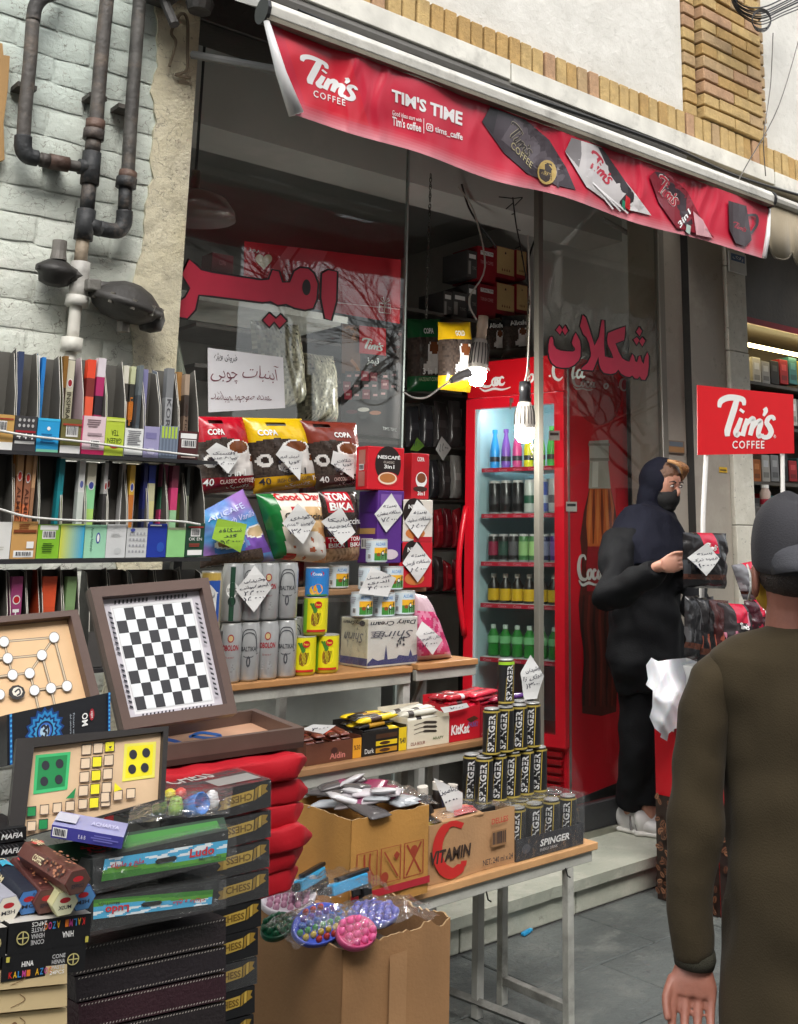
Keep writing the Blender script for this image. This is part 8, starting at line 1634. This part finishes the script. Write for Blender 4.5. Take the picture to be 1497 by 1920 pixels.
an = [WZ(1182, 1520, ZST+.09), WZ(1217, 1525, ZST+.09)]
for q in an: b.etube([pv, (pv+q)/2, q+UPV*.06, q-UPV*.06], [.08, .055, .034, .032], [.08, .055, .034, .036], ws)
sh, el, wr_ = W(1168, 1010, 3.36), W(1150, 1112, 3.28), W(1236, 1062, 3.0); hd_ = W(1262, 1054, 2.93); b.etube([nk-UPV*.1, sh], [.05, .05], [.05, .05], UPV); b.tube([sh, el, wr_, wr_+(hd_-wr_)*.4], [.045, .036, .025, .026], (1, 1, 1), 12)
hv = (W(1282, 1052, 2.9)-wr_).normalized(); hl = UPV
b.etube([wr_, wr_+hv*.03, wr_+hv*.06, wr_+hv*.088], [.022, .034, .04, .036], [.018, .016, .015, .012], hl)
for i, (z, L) in enumerate(((.03, .066), (.011, .074), (-.008, .07), (-.026, .055))): p = wr_+hv*.082+hl*z; finger(b, [p, p+hv*L*.45, p+hv*L*.8+V((.01, -.012, -.004)), p+hv*L*.95+V((.0, -.03, -.008))], .0085)
p = wr_+hv*.03+hl*.028; finger(b, [p, p+hv*.03+hl*.016+V((0, -.015, 0)), p+hv*.062+hl*.012+V((0, -.024, 0))], .0095)
b.build('body', SKN, wm, remesh=.0042, smooth=True, iters=3)
for s_ in (-1, 1):
    e = hc+hs_*(.032*s_)+hf*.084+up_*.014; m = MB(); m.ball(e, (.013, .008, .006), E3, C(214, 206, 200)); m.ball(e+hf*.0045, (.0058, .005, .0052), E3, C(30, 20, 16)); m.build('eye', PLASTIC, wm, smooth=True); m = MB(); m.tube([e+hs_*(-.02*s_)+up_*.018+hf*.004, e+up_*.024+hf*.008, e+hs_*(.022*s_)+up_*.017-hf*.004], [.003, .0038, .002], C(56, 36, 28), 6); m.build('eyebrow', HAIR, wm)
    m = MB(); m.tube([e+hs_*(-.014*s_)+up_*.003, e+up_*.008+hf*.004, e+hs_*(.015*s_)+up_*.002], .0022, C(20, 14, 12), 5); m.build('eyelid', HAIR, wm)
MK = M('mask_cloth', .8, vary=.2, vscale=40, bump=.3, bscale=220, fixed=C(13, 13, 15)); m = MB(); m.ball(hc-up_*.048+hf*.03, (.064, .072, .06), E3, n=20); m.ball(hc-up_*.015+hf*.082, (.02, .024, .022), E3); m.ball(hc-up_*.09+hf*.05, (.04, .04, .026), E3); m.build('mask', MK, wm, remesh=.006, smooth=True, iters=4)
for s_ in (-1, 1): m = MB(); m.tube([hc+hs_*(.058*s_)-up_*.03+hf*.05, hc+hs_*(.078*s_)-up_*.005+hf*.0], .002, C(20, 20, 24), 5); m.build('mask_strap', CLOTH, wm)
HJ = M('scarf_cloth', .85, vary=.15, vscale=8, bump=.25, bscale=120, spec=.2, fixed=C(15, 17, 30)); CT = M('coat_cloth', .8, vary=.15, vscale=8, bump=.2, bscale=150, spec=.2, fixed=C(13, 14, 17))
m = MB(); m.ball(hc+up_*.028-hf*.024, (.1, .1, .114), E3); m.ball(hc-up_*.062-hf*.034, (.108, .09, .105), E3); m.ball(hc-up_*.145+hf*.02, (.08, .075, .05), E3)
cb_ = W(1205, 1010, 3.38); m.etube([hc-up_*.05-hf*.04, hc-up_*.13-hf*.02, hc-up_*.18-hf*.01, W(1224, 1000, 3.36), W(1222, 1040, 3.34), W(1226, 1062, 3.33)], [.08, .085, .13, .21, .25, .26], [.07, .08, .11, .15, .175, .17], ws)
m.build('headscarf', HJ, wm, remesh=.009, smooth=True, fold=.022, fscale=.1)
m = MB(); m.etube([W(1215, 985, 3.38), W(1208, 1010, 3.38), W(1212, 1080, 3.4), W(1214, 1160, 3.42), W(1210, 1220, 3.43), W(1222, 1265, 3.43)], [.12, .2, .21, .215, .23, .21], [.08, .12, .14, .15, .17, .16], ws)
m.tube([sh, (sh+el)/2+V((-.02, -.02, 0)), el+V((-.02, -.01, -.02)), (el+wr_)/2+V((0, 0, -.015)), wr_-hv*.01], [.09, .085, .085, .068, .048], (1, 1, 1), 14); s2 = W(1282, 1010, 3.3); m.tube([s2, W(1300, 1090, 3.25), W(1302, 1150, 3.12)], [.075, .07, .05], (1, 1, 1), 14)
m.build('coat', CT, wm, remesh=.01, smooth=True, fold=.07, fscale=.15)
m = MB()
for q, kx in zip(an, (1195, 1228)): m.etube([W(1222, 1200, 3.43), W(kx+10, 1290, 3.43), (W(kx+6, 1400, 3.45)), q+UPV*.03], [.13, .115, .1, .075], [.12, .11, .095, .07], ws)
m.build('trousers', CT, wm, remesh=.01, smooth=True, fold=.03, fscale=.12)
for k, (q, dv) in enumerate(zip(an, (V((.18, -1, 0)), V((.9, -.5, 0))))):
    dv.normalize(); sd = V((-dv.y, dv.x, 0)); g = V((q.x, q.y, ZST)); t_ = MB()
    t_.etube([g-dv*.07+UPV*.05, g-dv*.05+UPV*.055, g+UPV*.06, g+dv*.06+UPV*.05, g+dv*.12+UPV*.036, g+dv*.16+UPV*.03, g+dv*.175+UPV*.028], [.022, .034, .036, .041, .045, .035, .012], [.04, .052, .055, .046, .03, .024, .012], sd, C(206, 204, 202)); sn = t_.build('shoe', M('shoe_leather', .45, vary=.08, bump=.1, bscale=80), wm, smooth=True, sub=1)
    m = MB(); m.etube([g-dv*.072+UPV*.011, g-dv*.05+UPV*.011, g+dv*.06+UPV*.011, g+dv*.15+UPV*.011, g+dv*.182+UPV*.011], [.024, .038, .046, .042, .012], [.011]*5, sd, C(214, 212, 206), 16, .6); m.build('sole', PLASTIC, sn, smooth=True)
    for j in (0, 1): m = MB(); m.tube([g+dv*(.03+.03*j)+sd*-.0415+UPV*.02, g+dv*(.025+.03*j)+sd*-.041+UPV*.045, g+dv*(.02+.03*j)+sd*-.03+UPV*.075], .0065, C(130, 128, 128), 6); m.build('stripe', CLOTH, sn)
    for j in range(4): m = MB(); c = g+dv*(.045+.018*j)+UPV*(.099-.013*j); m.tube([c-sd*.02-UPV*.003, c+UPV*.004, c+sd*.02-UPV*.003], .0035, C(190, 188, 184), 5); m.build('lace', CLOTH, sn)
m = MB(); m.ball(hc+up_*.054-hf*.01, (.077, .094, .078), E3, C(96, 66, 46)); m.build('hair', HAIR, wm, smooth=True)
m = MB(); A = hc+up_*.125+hf*.03
for k in range(14): s_ = k/13-.3; m.tube(curve([A+hs_*(.03-.03*s_)+hf*(.01+.002*k)+up_*.004, A+hs_*(.0-.05*s_)+hf*.05-up_*.004, A+hs_*(-.035-.04*s_)+hf*.056-up_*.035, A+hs_*(-.066-.016*s_)+hf*(.03-.004*k)-up_*(.085+.004*k)], 4), [.008]*12+[.003], C(150, 104, 62) if k % 3 else C(180, 136, 88), 6)
m.build('fringe', HAIR, wm, smooth=True)
# --- man seen from behind at the right edge: cap, olive sweatshirt
P0 = W(1500, 1300, 1.32); FH_ = V((FW.x, FW.y, 0)).normalized()
def A_(px, py, d=0.): return WP(px, py, P0+FH_*d, FH_)
def wpx(px, y=1300): return (A_(1000+px, y)-A_(1000, y)).length
mn = thing('person', V((P0.x+.1, P0.y, 0)), 'man seen from behind in dark grey cap and olive sweatshirt at the right edge', 'person')
b = MB(); h0 = A_(1486, 1040, .0); HE = (RT, FH_, UPV); b.ball(h0-UPV*.004, (.075, .096, .11), HE); b.ball(h0+FH_*.05-UPV*.06, (.06, .07, .075), HE); b.etube([h0-UPV*.03-FH_*.02, A_(1494, 1130, .0), A_(1496, 1180, .01), A_(1500, 1250, .02)], [.066, .062, .07, .1], [.066, .062, .07, .09], RT)
for s_ in (-1, 1): b.ball(h0+RT*(.081*s_)+FH_*.008-UPV*.055, (.014, .024, .036), (RT*.8-FH_*.5*s_, FH_, UPV))
b.ball(h0+FH_*.115-UPV*.02, (.014, .02, .024), HE)
b.etube([A_(1500, 1240, .02), A_(1500, 1500, .02), A_(1498, 1900, .02), A_(1498, 2080, .02)], [.14, .13, .13, .14], [.1, .1, .1, .1], RT)
wz = A_(1302, 1800, .03); b.tube([A_(1450, 1290, .02), A_(1350, 1310, .02), A_(1312, 1480, .02), wz], [.05, .04, .036, .028], (1, 1, 1), 14)
dn = (A_(1296, 1900, .0)-wz).normalized(); hsd = RT
def hand(b, wz, dn, hsd, k=1., cv=None):
    """hanging hand: palm, four unequal fingers curling along cv, thumb off the -hsd side"""
    cv = cv or -FH_; b.etube([wz-dn*.03*k, wz+dn*.012*k, wz+dn*.04*k, wz+dn*.064*k], [.032*k, .038*k, .049*k, .05*k], [.024*k, .021*k, .02*k, .015*k], hsd)
    for x, L in ((-.038, .078), (-.0128, .09), (.0128, .094), (.038, .08)): p = wz+(dn*.054+hsd*x)*k; L *= k; finger(b, [p, p+dn*L*.45+cv*.004, p+dn*L*.8+cv*.014, p+dn*L+cv*.026], .011*k)
    p = wz+(dn*.03-hsd*.04)*k; finger(b, [p, p+(dn*.03-hsd*.014+cv*.012)*k, p+(dn*.065-hsd*.008+cv*.022)*k], .0112*k)
hand(b, wz, dn, hsd)
w2 = A_(1688, 1716, .15); b.tube([A_(1560, 1290, .02), A_(1655, 1310, .02), A_(1698, 1550, .06), w2], [.05, .04, .036, .028], (1, 1, 1), 14); hand(b, w2, (FH_*.5-UPV).normalized(), -RT, 1., FH_)
for s_ in (-1, 1): b.etube([A_(1500+60*s_, 2060, .02), A_(1500+66*s_, 2300, .02), V((A_(1500+66*s_, 2300, .02).x, A_(1500+66*s_, 2300, .02).y, .06))], [.09, .06, .045], [.09, .06, .05], RT)
b.build('body', SKM, mn, remesh=.0038, smooth=True, iters=3)
SW = M('sweatshirt_cloth', .92, vary=.2, vscale=5, bump=.2, bscale=280, sheen=.04, spec=.2, fixed=C(62, 53, 37))
m = MB(); ys_ = [1166, 1178, 1200, 1235, 1300, 1400, 1520, 1700, 1920, 2080]; hw = [52, 78, 128, 168, 166, 150, 138, 138, 146, 146]
m.etube([A_(1498, y, .02) for y in ys_], [wpx(q) for q in hw], [.07, .085, .1, .115, .13, .135, .135, .14, .145, .14], RT, n=28)
sl_ = MB(); sl_.tube([A_(1372, 1236, .02), A_(1340, 1275, .02), A_(1324, 1340, .015), A_(1316, 1420, .01), A_(1305, 1540, .01), A_(1295, 1650, .015), A_(1296, 1740, .025), A_(1301, 1788, .03)], [wpx(q) for q in (34, 48, 53, 53, 52, 45, 44, 36)], (1, 1, 1), 18); sl_.build('sleeve', SW, mn, remesh=.008, smooth=True, fold=.028, fscale=.13)
m.tube([A_(1660, 1262, .02), A_(1690, 1400, .02), A_(1700, 1560, .06), A_(1690, 1700, .14)], [wpx(q) for q in (50, 54, 52, 44)], (1, 1, 1), 18)
m.build('sweatshirt', SW, mn, remesh=.009, smooth=True, fold=.06, fscale=.2)
m = MB(); m.tube([A_(1303, 1782, .03), A_(1303, 1796, .03), A_(1302, 1810, .03)], [wpx(37), wpx(39), wpx(36)], (1, 1, 1), 20); m.build('cuff', M('rib_cloth', .95, vary=.1, bump=.4, bscale=400, fixed=C(46, 44, 32)), mn, smooth=True)
m = MB(); m.etube([A_(1496, 1158, .02), A_(1497, 1168, .02), A_(1498, 1180, .02)], [wpx(56), wpx(60), wpx(66)], [.074, .078, .082], RT); m.build('collar', M('rib_cloth'), mn, smooth=True)
CPM = M('cap_cloth', .85, vary=.12, vscale=10, bump=.2, bscale=260, fixed=C(48, 47, 51)); m = MB(); rings = []
for q, z in ((1.0, -.03), (1.02, -.01), (1.03, .03), (.98, .065), (.85, .1), (.6, .124), (.3, .136), (.03, .139)): rings.append([h0+RT*(.085*q*math.cos(a))+FH_*(.108*q*math.sin(a))+UPV*(z-.012+.012*math.sin(a)) for a in [2*math.pi*j/28 for j in range(28)]])
m.loft(rings, (1, 1, 1)); m.build('cap_crown', CPM, mn, smooth=True, sub=1)
m = MB(); N_ = 14; g = [[h0+RT*(.088*math.sin(t_)*(1-.12*f)+.012)+FH_*(-.108*math.cos(t_)-.055*f*math.cos(t_)**.7 if math.cos(t_) > 0 else 0)+UPV*(.02-.05*f-.016*(1-math.cos(t_))) for f in (0, .35, .7, 1)] for t_ in [R_(-66+132*i/N_) for i in range(N_+1)]]
for i in range(N_):
    for j in range(3): m.quad(g[i][j], g[i+1][j], g[i+1][j+1], g[i][j+1], (1, 1, 1))
m.build('cap_bill', M('cap_bill_cloth', .8, vary=.1, bump=.2, bscale=260, fixed=C(66, 66, 71)), mn, smooth=True, solid=.004)
m = MB(); m.ball(h0-FH_*.014-UPV*.046, (.076, .094, .05), HE); m.build('hair', M('dark_hair', .6, vary=.4, vscale=90, bump=.7, bscale=240, fixed=C(40, 30, 26)), mn, smooth=True)
m = MB(); m.ball(h0+FH_*.062-UPV*.075, (.074, .082, .062), HE, n=20); m.build('mask', M('yellow_mask', .8, vary=.1, fixed=C(190, 150, 40)), mn, smooth=True)
ea = h0-RT*.09+FH_*.008-UPV*.055
for d0, d1 in ((.03, -.022), (-.035, -.022)): m = MB(); m.tube(curve([h0-RT*.078+FH_*.075-UPV*(.06-.8*d0 if d0 > 0 else .1), ea+UPV*d0*1.1+FH_*.012-RT*.004, ea+FH_*-.024+UPV*(d0*.5)-RT*.006, ea+FH_*-.026-RT*.006], 4), .0022, C(205, 205, 200), 6); m.build('ear_loop', CLOTH, mn, smooth=True)
TR_ = M('dark_trousers', .9, vary=.12, fixed=C(34, 34, 40)); m = MB(); m.etube([A_(1498, 2060, .02), A_(1498, 2140, .02)], [.17, .16], [.13, .13], RT)
for s_ in (-1, 1): q = A_(1500+66*s_, 2300, .02); m.etube([A_(1500+58*s_, 2100, .02), q, V((q.x, q.y, .07))], [.1, .085, .07], [.1, .085, .08], RT)
m.build('trousers', TR_, mn, remesh=.012, smooth=True)
for s_ in (-1, 1): q = A_(1500+66*s_, 2300, .02); g = V((q.x, q.y, 0)); m = MB(); m.etube([g-FH_*.08+UPV*.04, g+UPV*.05, g+FH_*.1+UPV*.04, g+FH_*.18+UPV*.025], [.035, .045, .05, .02], [.04, .05, .04, .02], RT, C(40, 40, 44)); m.build('shoe', LEATHER, mn, smooth=True, sub=1)
# tidy: pieces not used
